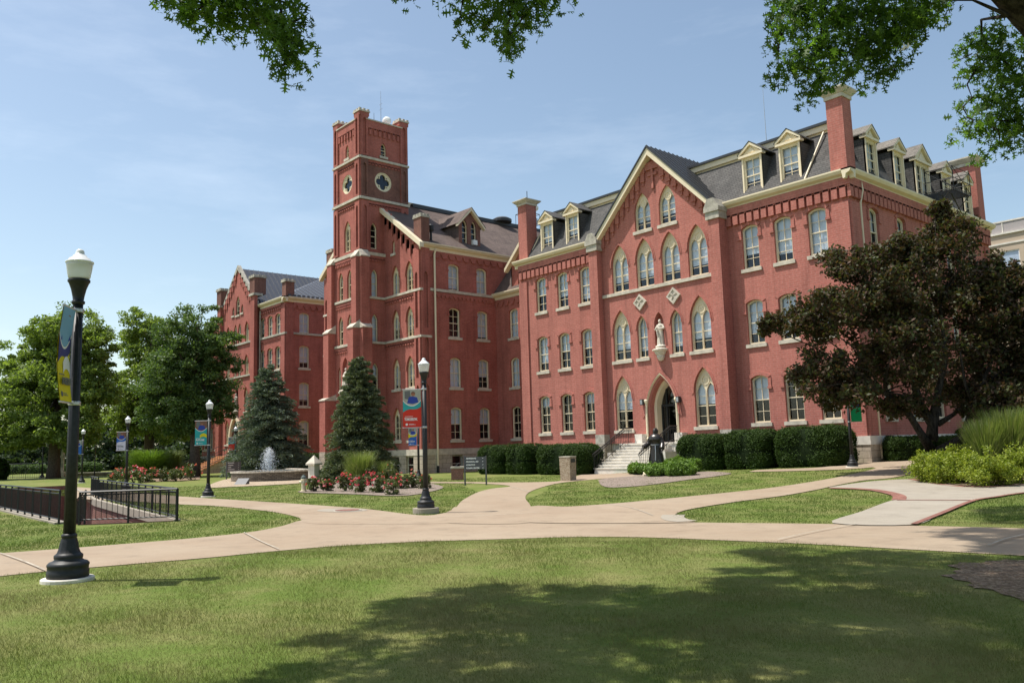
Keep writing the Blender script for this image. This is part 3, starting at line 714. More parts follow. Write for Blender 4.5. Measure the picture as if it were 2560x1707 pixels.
for s in (0, 1):
    x = xs[s] + (.1 if s == 0 else -.1); r = MB(); yb = yt - .06 - 8.3 * tr_; zb = z0 + .12
    for dz in (.92, .75, .1):
        r.tube([(x, yb, zb + dz), (x, yt, zt + dz + .08), (x, YP - .55, zt + dz + .08)], .03 if dz > .9 else .02, 6)
    r.tube([(x, yb, zb + .92), (x, yb - .12, zb + .86), (x, yb - .1, zb + .74)], .02, 6)
    n = 22
    for i in range(n + 1):
        y = yb + (YP - .55 - yb) * i / n; zz = zb + (zt + .08 - zb) * min(1, (y - yb) / (yt - yb)); r.bar((x, y, zz - (.1 if i % 5 == 0 else -.1)), (x, y, zz + .92), .045 if i % 5 == 0 else .026)
        if i < n: r.tube([(x, y + .06 + .05 * math.cos(a * .9), zz + .84 + .06 * math.sin(a * .9)) for a in range(8)], .012, 4)
    obj('railing', r.mesh('railing', ['black_iron']), stp, Vector((0, 0, 0)))
# robed marble saint in the niche
def robed(h, folds=9, arm='both'):
    m = MB(); k = h / 1.7
    m.lathe([(.25 * k, 0), (.235 * k, .2 * k), (.21 * k, .6 * k), (.195 * k, .95 * k), (.17 * k, 1.1 * k), (.19 * k, 1.28 * k), (.165 * k, 1.38 * k), (.07 * k, 1.43 * k), (.055 * k, 1.5 * k)], 36, 0,
            mod=lambda a, z: 1 + .12 * math.sin(folds * a + z * 2.) * max(0, 1 - z / (1.2 * k)), sy=.78)
    m.ball((0, -.02 * k, 1.57 * k), (.088 * k, .1 * k, .125 * k), 14); m.ball((0, -.115 * k, 1.555 * k), (.016 * k, .025 * k, .03 * k), 8)
    m.ball((0, .0, 1.5 * k), (.08 * k, .08 * k, .1 * k), 10)
    return m, k
m, k = robed(1.62)
for s in (-1, 1): m.tube([(s * .19 * k, 0, 1.34 * k), (s * .31 * k, -.03, 1.10 * k), (s * .17 * k, -.26 * k, 1.04 * k), (s * .03, -.31 * k, 1.16 * k)], [.07 * k, .08 * k, .07 * k, .035 * k], 8)
m.tube([(-.12 * k, -.2 * k, 1.2 * k), (-.05 * k, -.26 * k, .95 * k), (0, -.27 * k, .5 * k)], [.05 * k, .06 * k, .03 * k], 8)
m.lathe([(.33, -.08), (.33, .02), (.28, .05)], 20)
me = remesh(m, 'marble_statue', ['marble'], .022)
single('marble_statue', me, None, 'pale marble saint with raised hands in the niche above the arched door', 'statue', loc=(-31.12, YP - .02, 7.33))
# fire escape
fe = MB()
for y in (48.1, 50.5):
    for x in (-19.1, -17.6): fe.bar((x, y, 15.2), (x, y, 16.5), .05)
    for z in (15.25, 15.85, 16.5): fe.bar((-19.1, y, z), (-17.6, y, z), .05)
    fe.bar((-17.6, y, 15.25), (-19.1, y, 16.5), .04); fe.bar((-17.7, y, 15.2), (-19.1, y, 13.9), .05)
for z in (15.25, 15.85, 16.5): fe.bar((-17.6, 48.1, z), (-17.6, 50.5, z), .05)
fe.bar((-17.6, 48.1, 15.25), (-17.6, 50.5, 16.5), .04); fe.bar((-17.6, 50.5, 15.25), (-17.6, 48.1, 16.5), .04)
for i in range(16): fe.box(-19.15 + i * .1, -19.10 + i * .1, 48.1, 50.5, 15.16, 15.2)
for i in range(7): fe.bar((-18.9 + i * .2, 50.5, 15.2), (-18.9 + i * .2, 50.5, 16.4), .02)
for k_ in (0, 1): fe.bar((-18.1 - k_ * .5, 49.0, 15.2), (-18.1 - k_ * .5, 50.3, 14.2), .06)
wobj('fire_escape', fe.mesh('fire_escape', ['black_iron']), hall)
# ================================================================ the tower hall
YT, XT = 34.7, -49.93
TXL = -64.37; TC = (XT + TXL) / 2
FT, ST = front(YT), side(XT)
th = thing('tower_hall', (TC, 36, 0), 'dark red brick hall with a tall square tower, quatrefoil windows and corner turrets', 'building')
TZ = [(2.36, 2.42), (6.25, 2.26), (10.04, 2.26), (13.64, 2.05)]
GZ = [(2.42, 2.5), (6.29, 2.38), (10.05, 2.34), (13.55, 2.3)]
hf, hside = [], []
for k, (z, h) in enumerate(TZ):
    for u in (37.77, 40.5):
        hside.append(put_window(th, ST, 'seg', u, z, 1.05, h, rz=R_(90), sill=k < 3, blind=[.52, .95, .0, .9][k] if u < 39 else [.5, .6, .9, .95][k], hd=('brick_red', .14, .03, .3)))
for k, (z, h) in enumerate(GZ):
    for u in (-51.38, -53.27, 2 * TC + 51.38, 2 * TC + 53.27):
        hf.append(put_window(th, FT, 'lancet', u, z, 1.0, h, 'tracery', sill=k < 2, blind=0 if (k == 0) else None, hd=('brick_red', .14, .025)))
for u in (-53.55, 2 * TC + 53.55): hf.append(put_window(th, FT, 'lancet', u, 16.83, .4, 1.05, blind=0))
w = MB(); SLP = .826
w.sheet(FT, [(TXL, 1.7), (XT, 1.7), (XT, 16.75), (TC, 16.75 + SLP * (XT - TC)), (TXL, 16.75)], hf, 0, reveal=.16)
w.sheet(ST, [(YT, 1.7), (62, 1.7), (62, 16.9), (YT, 16.9)], hside, 0, reveal=.14)
w.poly([(TXL, 62, 0), (TXL, YT, 0), (TXL, YT, 16.9), (TXL, 62, 16.9)])
for P, u0, u1 in ((FT, XT - .75, XT - .003), (ST, YT + .003, YT + .75), (FT, TXL + .003, TXL + .75)):
    w.sheet(P, [(u0, 1.7), (u1, 1.7), (u1, 16.2), (u0, 16.2)], [shape('lancet', .34, 4.2, 5, 1.2, z, (u0 + u1) / 2) for z in (2.2, 10.6)] + [shape('lancet', .34, 3.0, 5, 1.2, 6.9, (u0 + u1) / 2)], -.14, 0, reveal=.13)
    w.add([P(u0, 1.7, -.14), P(u0, 16.2, -.14), P(u0, 16.2, 0), P(u0, 1.7, 0), P(u1, 1.7, -.14), P(u1, 16.2, -.14), P(u1, 16.2, 0), P(u1, 1.7, 0)], [(0, 1, 2, 3), (4, 7, 6, 5)])
    w.pbox(P, u0, u1, 16.2, 16.6, -.142, 0)
wobj('wall', w.mesh('wall', ['brick_red']), th)
for a in ((ST, YT + .78, 43.8, 15.95, 16.3, 16.5, .72, .5, .1, 0, True), (ST, YT + .78, 41.84, 12.93, 13.15, 13.35, .4, .24, .07, 0, True)) + tuple((FT, u0, u1, z - .12, z + .1, z + .3, .33, .2, .08) for z in (13.05, 9.6) for u0, u1 in ((XT - 4.85, XT - .78), (TXL + .78, TXL + 4.85))):
    ct = MB(); teeth(ct, *a); wobj('corbel_table', ct.mesh('corbel_table', ['brick_red']), th)
for s in (-1, 1):
    ct = MB()
    for i in range(8):
        u = TC + s * (7.0 - .75 - i * .62); zr = 16.75 + SLP * (XT - TC) - SLP * abs(u - TC)
        ct.prism(FT, shape('lancet', .34, .75, 5, 1.1, zr - 1.25, u), -.0, .01, 0)
        ct.pbox(FT, u - .31, u - .2, zr - 1.35, zr - .2, -.09, 0); ct.pbox(FT, u - .31, u + .31, zr - .55, zr - .1, -.092, -.002)
    wobj('corbel_table', ct.mesh('corbel_table', ['brick_red']), th)
pl = MB()
bw = [[(u - .5, .0), (u + .5, .0), (u + .5, 1.26), (u - .5, 1.26)] for u in (-51.5, -53.4)]
bs = [[(u - .5, .0), (u + .5, .0), (u + .5, 1.26), (u - .5, 1.26)] for u in (37.7, 40.4)]
pl.sheet(FT, [(TXL, -.3), (XT + .12, -.3), (XT + .12, 1.3), (TXL, 1.3)], bw, -.12, 0, reveal=.3); pl.sheet(ST, [(YT - .12, -.3), (41.84, -.3), (41.84, 1.3), (YT - .12, 1.3)], bs, -.12, 0, reveal=.3)
pl.pbox(FT, TXL - .03, XT + .15, 1.302, 1.74, -.15, .2, 1); pl.pbox(ST, YT + .2, 41.84, 1.302, 1.74, -.15, .2, 1)
wobj('plinth', pl.mesh('plinth', ['stone_block', 'stone']), th)
for P, us, rz in ((FT, (-51.5, -53.4), 0), (ST, (37.7, 40.4), R_(90))):
    for u in us:
        b = MB(); b.ring(LOC, shape('rect', 1., 1.26), inset('rect', 1., 1.26, .09), 0, .06); b.pbox(LOC, -.42, .42, .6, .66, .01, .06)
        o = wobj('basement_window', b.mesh('basement_window', ['stone_grey']), th, P(u, 0, 0.05), rz)
        p = MB(); p.sheet(LOC, shape('rect', 1., 1.26), (), .1, 0); p.sheet(LOC, shape('rect', 1., 1.26), (), .3, 1); obj('pane', p.mesh('pane', ['glass', 'dark']), o)
for a in [(FT, XT - 4.85, XT + .17, z, z + .17, -.16, .1) for z in (9.87, 13.35)] + [(FT, TXL - .15, TXL + 4.85, z, z + .17, -.16, .1) for z in (9.87, 13.35)] + [(ST, YT - .158, YT + .85, 9.872, 10.038, -.158, .1), (ST, YT + .78, 41.84, 13.4, 13.6, -.12, .1)]:
    sb = MB(); sb.pbox(*a); wobj('stone_string', sb.mesh('stone_string', ['stone']), th)
rf = MB(); ZR, ZE = 22.28, 16.92
for s, xe in ((1, XT + .42), (-1, TXL - .42)):
    ze = ZE - .1
    rf.add([(xe, YT - .3, ze), (xe, 62, ze), (TC, 62, ZR), (TC, YT - .3, ZR)], [(0, 1, 2, 3) if s > 0 else (3, 2, 1, 0)], 0)
    q = [(xe + s * .05, ze - .3), (xe + s * .05, ze + .06), (TC, ZR + .06), (TC, ZR - .34)]
    rf.prism(front(YT - .36), q if s < 0 else q[::-1], 0, .37, 1, back=True)
rf.box(TC - .14, TC + .14, YT + 3.5, 62, ZR - .1, ZR + .16, 1); rf.box(TC - .5, TC + .5, YT + 4, 62, ZR - .3, ZR + .02, 2)
wobj('roof', rf.mesh('roof', ['shingle_brown', 'cream', 'seam']), th)
for P, a, b_, z in ((ST, YT - .1, 46.5, 16.86), (front(41.84), XT, -43.9, 13.62)): gt = MB(); gutter_profile(gt, P, a, b_, z); wobj('gutter', gt.mesh('gutter', ['cream']), th)
downpipe(th, [(XT + .35, 35.9, 16.6), (XT + .2, 35.85, 16.2), (XT + .2, 35.85, .5)], .15)
db = MB(); db.tube([(XT + .2, 35.85, 0), (XT + .2, 35.85, .52)], .1, 6); wobj('pipe_foot', db.mesh('pipe_foot', ['black']), th)
chimney(th, XT - .95, XT + .02, 34.8, 35.55, 16.0, 18.95, 19.25, 'brick_dark', 'stone_grey', .06)
chimney(th, TXL - .02, TXL + .95, 34.8, 35.55, 16.0, 18.95, 19.25, 'brick_dark', 'stone_grey', .06)
# brick dormer with two lancets
PD = side(XT - .85); d = MB()
pts = [(38.98, 17.2), (41.15, 17.2), (41.15, 19.4), (40.07, 20.5), (38.98, 19.4)]
dh = [shape('lancet', .55, 2.0, 6, 1.2, 17.68, u) for u in (39.58, 40.48)]
d.sheet(PD, pts, dh, 0, 0, reveal=.15)
for u in (38.98, 41.15): d.add([PD(u, 17.0, 0), PD(u, 17.0, 3), PD(u, 19.4, 3), PD(u, 19.4, 0)], [(0, 1, 2, 3)], 1)
for s, e in ((-1, 38.7), (1, 41.43)):
    q = [(e, 19.0), (e, 19.2), (40.07, 20.66), (40.07, 20.42)]; d.prism(PD, q if s < 0 else q[::-1], -.32, .0, 2, back=True)
dm = wobj('dormer', d.mesh('dormer', ['brick_dark', 'shingle_brown', 'cream']), th)
r = MB()
for s, e in ((-1, 38.66), (1, 41.47)): r.add([PD(e, 19.2, -.36), PD(40.07, 20.7, -.36), PD(40.07, 20.7, 4.2), PD(e, 19.2, 4.2)], [(0, 1, 2, 3)])
obj('roof', r.mesh('roof', ['shingle_brown']), dm)
for u in (39.58, 40.48):
    fm, gm, sm = window('lancet', .55, 2.0); p = Vector(PD(u, 17.68, 0))
    obj('window_frame', fm, dm, p, R_(90)); obj('pane', gm, dm, p, R_(90))
ac = MB(); ac.pbox(PD, 40.27, 40.69, 17.72, 18.1, -.2, .2); obj('air_conditioner', ac.mesh('air_conditioner', ['white']), dm)
# ---- tower
TW = MB(); EXTRA = []
def cap_part(name, mat='stone'):
    b = MB(); EXTRA.append((name, b, mat)); return b
CAPS = cap_part('stone_band')
x0, x1, y0, y1 = -58.97, -54.93, 32.62, 37.0; PTF, PTR, PTL = front(y0), side(x1), None
cxm = (x0 + x1) / 2; cym = (y0 + y1) / 2
def circ(u, z, r, n=24): return arc(u, z, r, 0, 2 * math.pi, n)[:-1]
fz = 16.9
hF = [circ(cxm, 22.85, .78), shape('lancet', .52, 1.12, 6, 1.2, 25.0, cxm), shape('lancet', 1.0, 2.5, 8, 1.25, 17.35, cxm)]
hR = [circ(cym - .1, 22.9, .78), shape('lancet', .52, 1.12, 6, 1.2, 25.02, cym - .05), shape('lancet', .58, 2.1, 8, 1.2, 17.35, 33.8)]
for P, a, b_, hh, wm in ((PTF, x0, x1, hF, 0), (PTR, y0, y1, hR, 4)):
    for za, zb, h_ in ((fz, 21.3, hh[2]), (21.3, 24.6, hh[0]), (24.6, 27.6, hh[1])): TW.sheet(P, [(a, za), (b_, za), (b_, zb), (a, zb)], [h_], 0, wm if za == 21.3 else 0, reveal=.2)
TW.poly([(x0, y1, fz), (x0, y0, fz), (x0, y0, 27.6), (x0, y1, 27.6)]); TW.poly([(x1, y1, fz), (x0, y1, fz), (x0, y1, 27.6), (x1, y1, 27.6)]); TW.poly([(x0, y0, 27.3), (x1, y0, 27.3), (x1, y1, 27.3), (x0, y1, 27.3)])
BANDS = [cap_part('stone_band') for _ in range(3)]
for P, a, b_ in ((PTF, x0, x1), (PTR, y0, y1)):
    for u0, u1 in ((a, a + .68), (b_ - .68, b_)):
        for za, zb in ((17.2, 21.1), (21.45, 24.5), (24.75, 28.2)):
            TW.sheet(P, [(u0, za), (u1, za), (u1, zb), (u0, zb)], [shape('lancet', .3, zb - za - .5, 5, 1.2, za + .15, (u0 + u1) / 2)], -.12, 4 if (P is PTR and za > 21.4 and za < 24) else 0, reveal=.11)
            TW.add([P(u0, za, -.12), P(u0, zb, -.12), P(u0, zb, 0), P(u0, za, 0), P(u1, za, -.12), P(u1, zb, -.12), P(u1, zb, 0), P(u1, za, 0)], [(0, 1, 2, 3), (4, 7, 6, 5)])
    teeth(TW, P, a + .68, b_ - .68, 26.55, 27.1, 27.72, .44, .2, .1); teeth(TW, P, a + .68, b_ - .68, 24.1, 24.3, 24.5, .3, .18, .06); teeth(TW, P, a + .68, b_ - .68, 20.75, 20.95, 21.15, .3, .18, .07)
    BANDS[0].pbox(P, a - .1, b_ + .1, 24.5, 24.68, -.17, .05); BANDS[1].pbox(P, a - .1, b_ + .1, 21.2, 21.4, -.18, .05); BANDS[2].pbox(P, a + .5, b_ - .5, 27.72, 27.82, -.16, .3)
    for u in (a + .62, b_ - .62) if P is PTF else ():
        TW.pbox(P, u - .08, u + .08, 21.9 if u < cxm else 22.3, 22.1 if u < cxm else 22.5, -.02, 0, 1)
for x in (x0 + .34, x1 - .34):
    for y in (y0 + .34, y1 - .34):
        CAPS = cap_part('turret_cap'); TW.box(x - .44, x + .44, y - .44, y + .44, 28.0, 28.3)
        TW.box(x - .335, x + .335, y - .335, y + .335, 27.3, 28.0); CAPS.box(x - .5, x + .5, y - .5, y + .5, 28.302, 28.42)
        for i in (-1, 0, 1):
            for j in (-1, 0, 1):
                if i or j: CAPS.box(x + i * .36 - .1, x + i * .36 + .1, y + j * .36 - .1, y + j * .36 + .1, 28.422, 28.58)
# lower tower
lx0, lx1, ly0 = -59.1, -54.78, 32.45
PLF, PLR = front(ly0), side(lx1)
lF = [shape('lancet', .72, 2.3, 8, 1.2, z, u) for z in (13.5, 9.98) for u in (-57.72, -56.35)] + [shape('lancet', .9, 2.7, 8, 1.2, 6.3, -57.05), shape('lancet', .45, 2.3, 8, 1.2, 6.0, -57.95), shape('lancet', .45, 2.3, 8, 1.2, 6.0, -56.15)]
dF = shape('lancet', 2.2, 3.6, 8, 1.15, .9, -57.05)
lR = [shape('lancet', .55, 2.2, 8, 1.2, z, 33.75) for z in (13.5, 9.98, 6.2)]
TW.sheet(PLF, [(lx0, .0), (lx1, .0), (lx1, fz), (lx0, fz)], lF + [dF], 0, 0, reveal=.25); TW.sheet(PLR, [(ly0, 0), (YT, 0), (YT, fz), (ly0, fz)], lR, 0, 0, reveal=.15)
TW.sheet(PLF, dF, (), .4, 2); TW.sheet(PLF, lF[4], (), .25, 0)
TW.poly([(lx0, YT, 0), (lx0, ly0, 0), (lx0, ly0, fz), (lx0, YT, fz)])
for z in (12.95, 9.45): teeth(TW, PLF, -58.45, -55.7, z - .12, z + .1, z + .3, .3, .18, .08)
teeth(TW, PLF, -58.45, -55.7, 16.2, 16.5, 16.75, .26, .14, .1); teeth(TW, PLR, 33.2, YT, 16.3, 16.55, 16.75, .26, .14, .08)
CAPS = cap_part('stone_band'); CAPS.pbox(PLF, -58.5, -55.6, 16.75, 17.0, -.14, .4); CAPS = cap_part('stone_band'); CAPS.pbox(PLR, 33.1, YT + .02, 16.75, 17.0, -.12, .4)
for z in (13.3, 9.78): CAPS = cap_part('stone_band'); CAPS.pbox(PLF, -58.5, -55.6, z, z + .18, -.14, .1)
for z in (13.35, 9.87): CAPS = cap_part('stone_band'); CAPS.pbox(PLR, 33.1, YT, z, z + .17, -.12, .1)
CAPS = cap_part('stone_band'); CAPS.pbox(PLF, -58.3, -55.8, 5.75, 5.95, -.12, .1); 
for (bx0, bx1) in ((-59.42, -58.5), (-55.62, -54.7)):
    buttress(TW, cap_part('buttress_cap'), bx0 + .1, bx1 - .1, 32.1, ly0, 11.3, 16.55, 17.15)
    buttress(TW, cap_part('buttress_cap'), bx0 + .05, bx1 - .05, 31.8, ly0, 5.6, 11.0, 11.7); buttress(TW, cap_part('buttress_cap'), bx0, bx1, 31.5, ly0, 1.75, 5.7, 6.2)
    TW.box(bx0, bx1, 31.48, ly0, -.2, 1.75, 3)
buttress(TW, cap_part('buttress_cap'), lx1, lx1 + .3, 32.4, 33.12, 11.2, 16.55, 17.15, slope_axis='x'); buttress(TW, cap_part('buttress_cap'), lx1, lx1 + .55, 32.35, 33.18, 1.75, 11.0, 11.6, slope_axis='x')
TW.box(lx1, lx1 + .6, 32.3, 33.2, -.2, 1.75, 3)
tw = wobj('tower', TW.mesh('tower', ['brick_red', 'stone', 'wood_orange', 'stone_block', 'brick_dark']), th)
for nm_, b_, mt_ in EXTRA:
    if b_.v: obj(nm_, b_.mesh(nm_, [mt_]), tw)
tw.location = (0, 0, 0) - th.location if False else -th.location
def trefoil(P, u, z, r, rz):
    b = MB(); n = 24
    petals = []
    for i in range(n * 2):
        a = 2 * math.pi * i / (n * 2); c = [(.45 * r * math.cos(q), .45 * r * math.sin(q)) for q in (0, math.pi / 2, math.pi, 3 * math.pi / 2)]
        best = .25 * r
        for cx_, cy_ in c:
            bb = cx_ * math.cos(a) + cy_ * math.sin(a); disc = bb * bb - (.45 * r) ** 2 + (.345 * r) ** 2
            if disc > 0: best = max(best, bb + math.sqrt(disc))
        petals.append((best * math.cos(a), best * math.sin(a)))
    corners = []
    for q in range(4):
        a = math.pi / 4 + q * math.pi / 2; corners.append([(.66 * r * math.cos(a) + .13 * r * math.cos(t + a), .66 * r * math.sin(a) + .13 * r * math.sin(t + a)) for t in (0, 1.9, 4.38)])
    b.sheet(LOC, circ(0, 0, r), [petals] + corners, .08, 0, reveal=.1); b.ring(LOC, circ(0, 0, r), circ(0, 0, r * .91), .03, .08, outside=True)
    o = wobj('quatrefoil_window', b.mesh('quatrefoil_window', ['cream_pale']), th, P(u, z, 0), rz)
    g = MB(); g.sheet(LOC, circ(0, 0, r), (), .19, 0); g.sheet(LOC, circ(0, 0, r), (), .35, 1); obj('pane', g.mesh('pane', ['glass', 'dark']), o)
trefoil(PTF, cxm, 22.85, .78, 0); trefoil(PTR, cym - .1, 22.9, .78, R_(90))
put_window(th, PTF, 'lancet', cxm, 25.0, .52, 1.12, blind=0); put_window(th, PTR, 'lancet', cym - .05, 25.02, .52, 1.12, rz=R_(90), blind=0)
put_window(th, PTF, 'lancet', cxm, 17.35, 1.0, 2.5, 'tracery', sill=False, blind=0); put_window(th, PTR, 'lancet', 33.8, 17.35, .58, 2.1, rz=R_(90), sill=False, blind=0)
for z in (13.5, 9.98):
    for u in (-57.72, -56.35): put_window(th, PLF, 'lancet', u, z, .72, 2.3, sill=False, blind=.4)
for z in (13.5, 9.98, 6.2): put_window(th, PLR, 'lancet', 33.75, z, .55, 2.2, rz=R_(90), sill=z < 7, blind=.96 if z > 7 else .5)
for u in (-57.95, -56.15): put_window(th, PLF, 'lancet', u, 6.0, .45, 2.3, sill=False, blind=0)
m, k = robed(1.75)
for s in (-1, 1): m.tube([(s * .19 * k, 0, 1.34 * k), (s * .27 * k, -.05, 1.12 * k), (s * .12 * k, -.2 * k, 1.0 * k)], [.075 * k, .085 * k, .05 * k], 8)
m.lathe([(.14, 0), (.13, .4), (.1, .7), (.05, .78)], 16, 0, (-.38, -.02, 0)); m.ball((-.38, -.04, .86), .075, 10); m.lathe([(.5, -.1), (.5, 0), (.4, .03)], 16, 0, (-.1, 0, 0))
single('stone_statue', remesh(m, 'stone_statue', ['marble'], .025), None, 'grey stone robed figure with a child in the niche of the brick tower', 'statue', loc=(-57.0, ly0 + .05, 6.42))
bk = MB(); bk.lathe([(.1, -.5), (.3, -.3), (.55, -.1), (.55, 0)], 14, 0, (-57.05, ly0, 6.3)); wobj('bracket', bk.mesh('bracket', ['stone']), th)
# ---- link block between the two halls
FC = front(41.84); hk = []
for z, h in TZ[:3]: hk.append(put_window(th, FC, 'seg', -47.83, z, 1.02, h, blind=0 if z < 3 else None))
w = MB(); w.sheet(FC, [(XT, 0), (XL, 0), (XL, 13.6), (XT, 13.6)], hk, 0, reveal=.14)
teeth(w, FC, XT + .1, XL - .05, 12.65, 13.0, 13.2, .62, .4, .09, point=True)
w.sheet(front(41.9), [(-48.0, 13.6), (-43.5, 13.6), (-43.5, 15.8), (-45.75, 18.0), (-48.0, 15.8)], [shape('rect', .95, 1.75, z0=13.9, u0=-46.75)], 0, reveal=.14)
wobj('link_wall', w.mesh('link_wall', ['brick_red']), th)
put_window(th, front(41.9), 'rect', -46.75, 13.9, .95, 1.75, blind=0)
w = MB()
w.add([(XT, 41.6, 13.7), (XL, 41.6, 13.7), (XL, 45.2, 18.3), (XT, 45.2, 18.3)], [(0, 1, 2, 3)], 0); w.box(XT, XL, 45.2, 50, 13, 18.3, 0)
for s, e in ((-1, -48.35), (1, -43.2)):
    w.add([(e, 41.55, 15.5), (-45.75, 41.55, 18.06), (-45.75, 45.5, 18.06), (e, 45.5, 15.5)], [(0, 1, 2, 3) if s > 0 else (3, 2, 1, 0)], 0)
    q = [(e - s * -.02, 15.2), (e, 15.5), (-45.75, 18.05), (-45.75, 17.7)]; w.prism(front(41.5), q if s < 0 else q[::-1], 0, .4, 1, back=True)
w.box(-48.0, -47.9, 41.9, 45, 13.7, 15.8, 2)
wobj('link_roof', w.mesh('link_roof', ['shingle_brown', 'cream', 'brick_red']), th)
# roof top gear on the halls
def mast(h, arms=0, w=.03):
    b = MB(); b.tube([(0, 0, 0), (0, 0, h)], [w, w * .4], 6)
    for i in range(arms): b.bar((-.25, 0, h * (.55 + .13 * i)), (.25, 0, h * (.55 + .13 * i)), .02)
    return b
ds = MB()
ds.lathe([(.01, .03), (.2, .02), (.36, 0), (.37, -.02), (.2, .0), (.01, .01)], 28); ds.tube([(0, 0, 0.02), (0, 0, .3)], .03, 6)
dsm = ds.mesh('dish', ['white'], True); dsm.transform(Matrix.Rotation(R_(90), 4, 'X') @ Matrix.Rotation(R_(8), 4, 'Y'))
dt = thing('satellite_dish', (x1 - .6, cym + .65, 27.82), 'round white satellite dish on the parapet of the brick tower', 'dish'); obj('reflector', dsm, dt, (0, 0, .55), R_(35))
b = MB(); b.tube([(0, .1, 0), (0, .1, .6)], .035, 6); obj('stand', b.mesh('stand', ['metal']), dt)
single('antenna', mast(3.4, 2), ['metal'], 'tall thin antenna with cross arms on top of the brick tower', 'antenna', loc=(x1 - .5, cym + .05, 27.3))
single('antenna', mast(1.4), ['dark_grey'], 'short dark rod antenna on top of the brick tower', 'antenna', loc=(x1 - .5, cym - .6, 27.3))
single('antenna', mast(4.3), ['metal'], 'tall whip antenna on the flat roof of the pink brick hall', 'antenna', loc=(-25.6, 42.6, 18.26))
for ax, ay, az in (): pass
pt = thing('rooftop_equipment', (TC + .2, 52.0, ZR), 'small rooftop platform with round white transmitters on the ridge of the tower hall', 'equipment')
b = MB()
for i in (-.7, .7):
    for j in (-.9, .9): b.bar((i, j, -.6), (i, j, 1.3), .06)
for z in (.3, 1.3):
    b.bar((-.7, -.9, z), (.7, -.9, z), .06); b.bar((-.7, .9, z), (.7, .9, z), .06); b.bar((-.7, -.9, z), (-.7, .9, z), .06); b.bar((.7, -.9, z), (.7, .9, z), .06)
b.bar((0, 0, 0), (0, 0, 3.6), .09); obj('frame', b.mesh('frame', ['dark_grey']), pt)
b = MB(); b.ball((.55, -.5, 2.0), .42, 14); b.ball((.6, .45, 1.9), .33, 12); obj('transmitter', b.mesh('transmitter', ['white'], True), pt)
b = MB(); b.box(-.5, .5, -.8, .8, .32, .95); obj('cabinet', b.mesh('cabinet', ['metal']), pt)
b = MB(); b.lathe([(.9, 0), (.9, .25), (.6, .42), (.1, .45)], 16); single('roof_vent', b, ['dark_grey'], 'low dark round vent on the ridge of the tower hall', 'vent', loc=(TC + .4, 48.6, ZR - .05))
b = MB(); b.tube([(0, 0, -.4), (0, 0, .9)], .09, 8); b.lathe([(.16, .85), (.22, .95), (.22, 1.3), (.12, 1.4)], 12); single('roof_vent', b, ['black'], 'black pipe vent beside the brick chimney on the eave of the tower hall', 'vent', loc=(XT - .35, 35.95, 17.2))
# ================================================================ the left hall
YH, XH = 36.3, -75.38
FH, SH = front(YH), side(XH); PHX = (-90.35, -81.45); PC = -85.95; FHP = front(YH - .4)
lh = thing('brick_hall', (-86, 37, 0), 'red brick hall with dark hipped metal roof and steep stone edged gable behind the fountain', 'building')
LZ = [(2.45, 2.45), (6.3, 2.35), (10.05, 2.25), (13.55, 2.05)]
h1, h2, h3 = [], [], []
for k, (z, h) in enumerate(LZ):
    for u in (-80.72, -78.88, -77.08, -92.2, -94.0, -95.7): h1.append(put_window(lh, FH, 'seg', u, z, 1.08, h, sill=k < 3, hd=('brick_red', .14, .03, .3)))
    for u in (38.3, 41.05, 43.8, 46.5): h3.append(put_window(lh, SH, 'seg', u, z, 1.08, h, rz=R_(90), sill=k < 3, blind=.97 if k == 3 else (.72 if k else .55)))
for k, (z, h) in enumerate([(2.9, 2.7), (6.2, 2.6), (10.0, 2.2), (13.5, 2.2)]):
    for u in (-83.55, -88.4): h2.append(put_window(lh, FHP, 'lancet', u, z, .95, h, 'tracery', sill=k < 2, hd=('brick_red', .12, .025)))
    if k > 1:
        for u in (-85.45, -86.55): h2.append(put_window(lh, FHP, 'lancet', u, z, .78, h, sill=False))
for u, z, w_, h_ in ((-86.0, 16.65, .95, 2.1), (-84.85, 16.75, .5, .95), (-87.2, 16.75, .5, .95)): h2.append(put_window(lh, FHP, 'lancet', u, z, w_, h_, blind=.3))
nh = shape('lancet', .8, 2.8, 8, 1.2, 6.2, -86.0); h2.append(nh)
dh = shape('lancet', 2.4, 4.0, 8, 1.15, 1.72, -86.0)
w = MB()
w.sheet(FH, [(-96.6, 1.7), (XH, 1.7), (XH, 16.95), (-96.6, 16.95)], h1, 0, reveal=.14)
w.sheet(FHP, [(PHX[0], 1.7), (PHX[1], 1.7), (PHX[1], 17.2), (PC, 21.75), (PHX[0], 17.2)], h2 + [dh], 0, reveal=.16)
w.sheet(FHP, nh, (), .3); w.sheet(FHP, dh, (), .5, 1)
w.box(PHX[1] - .2, PHX[1], YH - .396, YH + .1, 1.7, 17.2); 
w.sheet(SH, [(YH, 1.7), (60, 1.7), (60, 16.95), (YH, 16.95)], h3, 0, reveal=.14)
for u in (PHX[0], PHX[1]): w.pbox(FHP, u - .45, u + .45, 0, 18.2, -.35, 0)
w.pbox(FH, XH - .8, XH - .003, 1.7, 16.3, -.1, 0); w.pbox(SH, YH + .003, YH + .8, 1.7, 16.3, -.1, 0)
wobj('wall', w.mesh('wall', ['brick_red', 'wood_orange']), lh)
for a in ((FH, -81.0, XH - .8, 15.95, 16.3, 16.55, .5, .28, .1), (FH, -81.0, XH - .8, 12.95, 13.1, 13.3, .3, .18, .07), (SH, YH + .8, 52, 15.9, 16.3, 16.55, .7, .5, .1, 0, True)):
    ct = MB(); teeth(ct, *a); wobj('corbel_table', ct.mesh('corbel_table', ['brick_red']), lh)
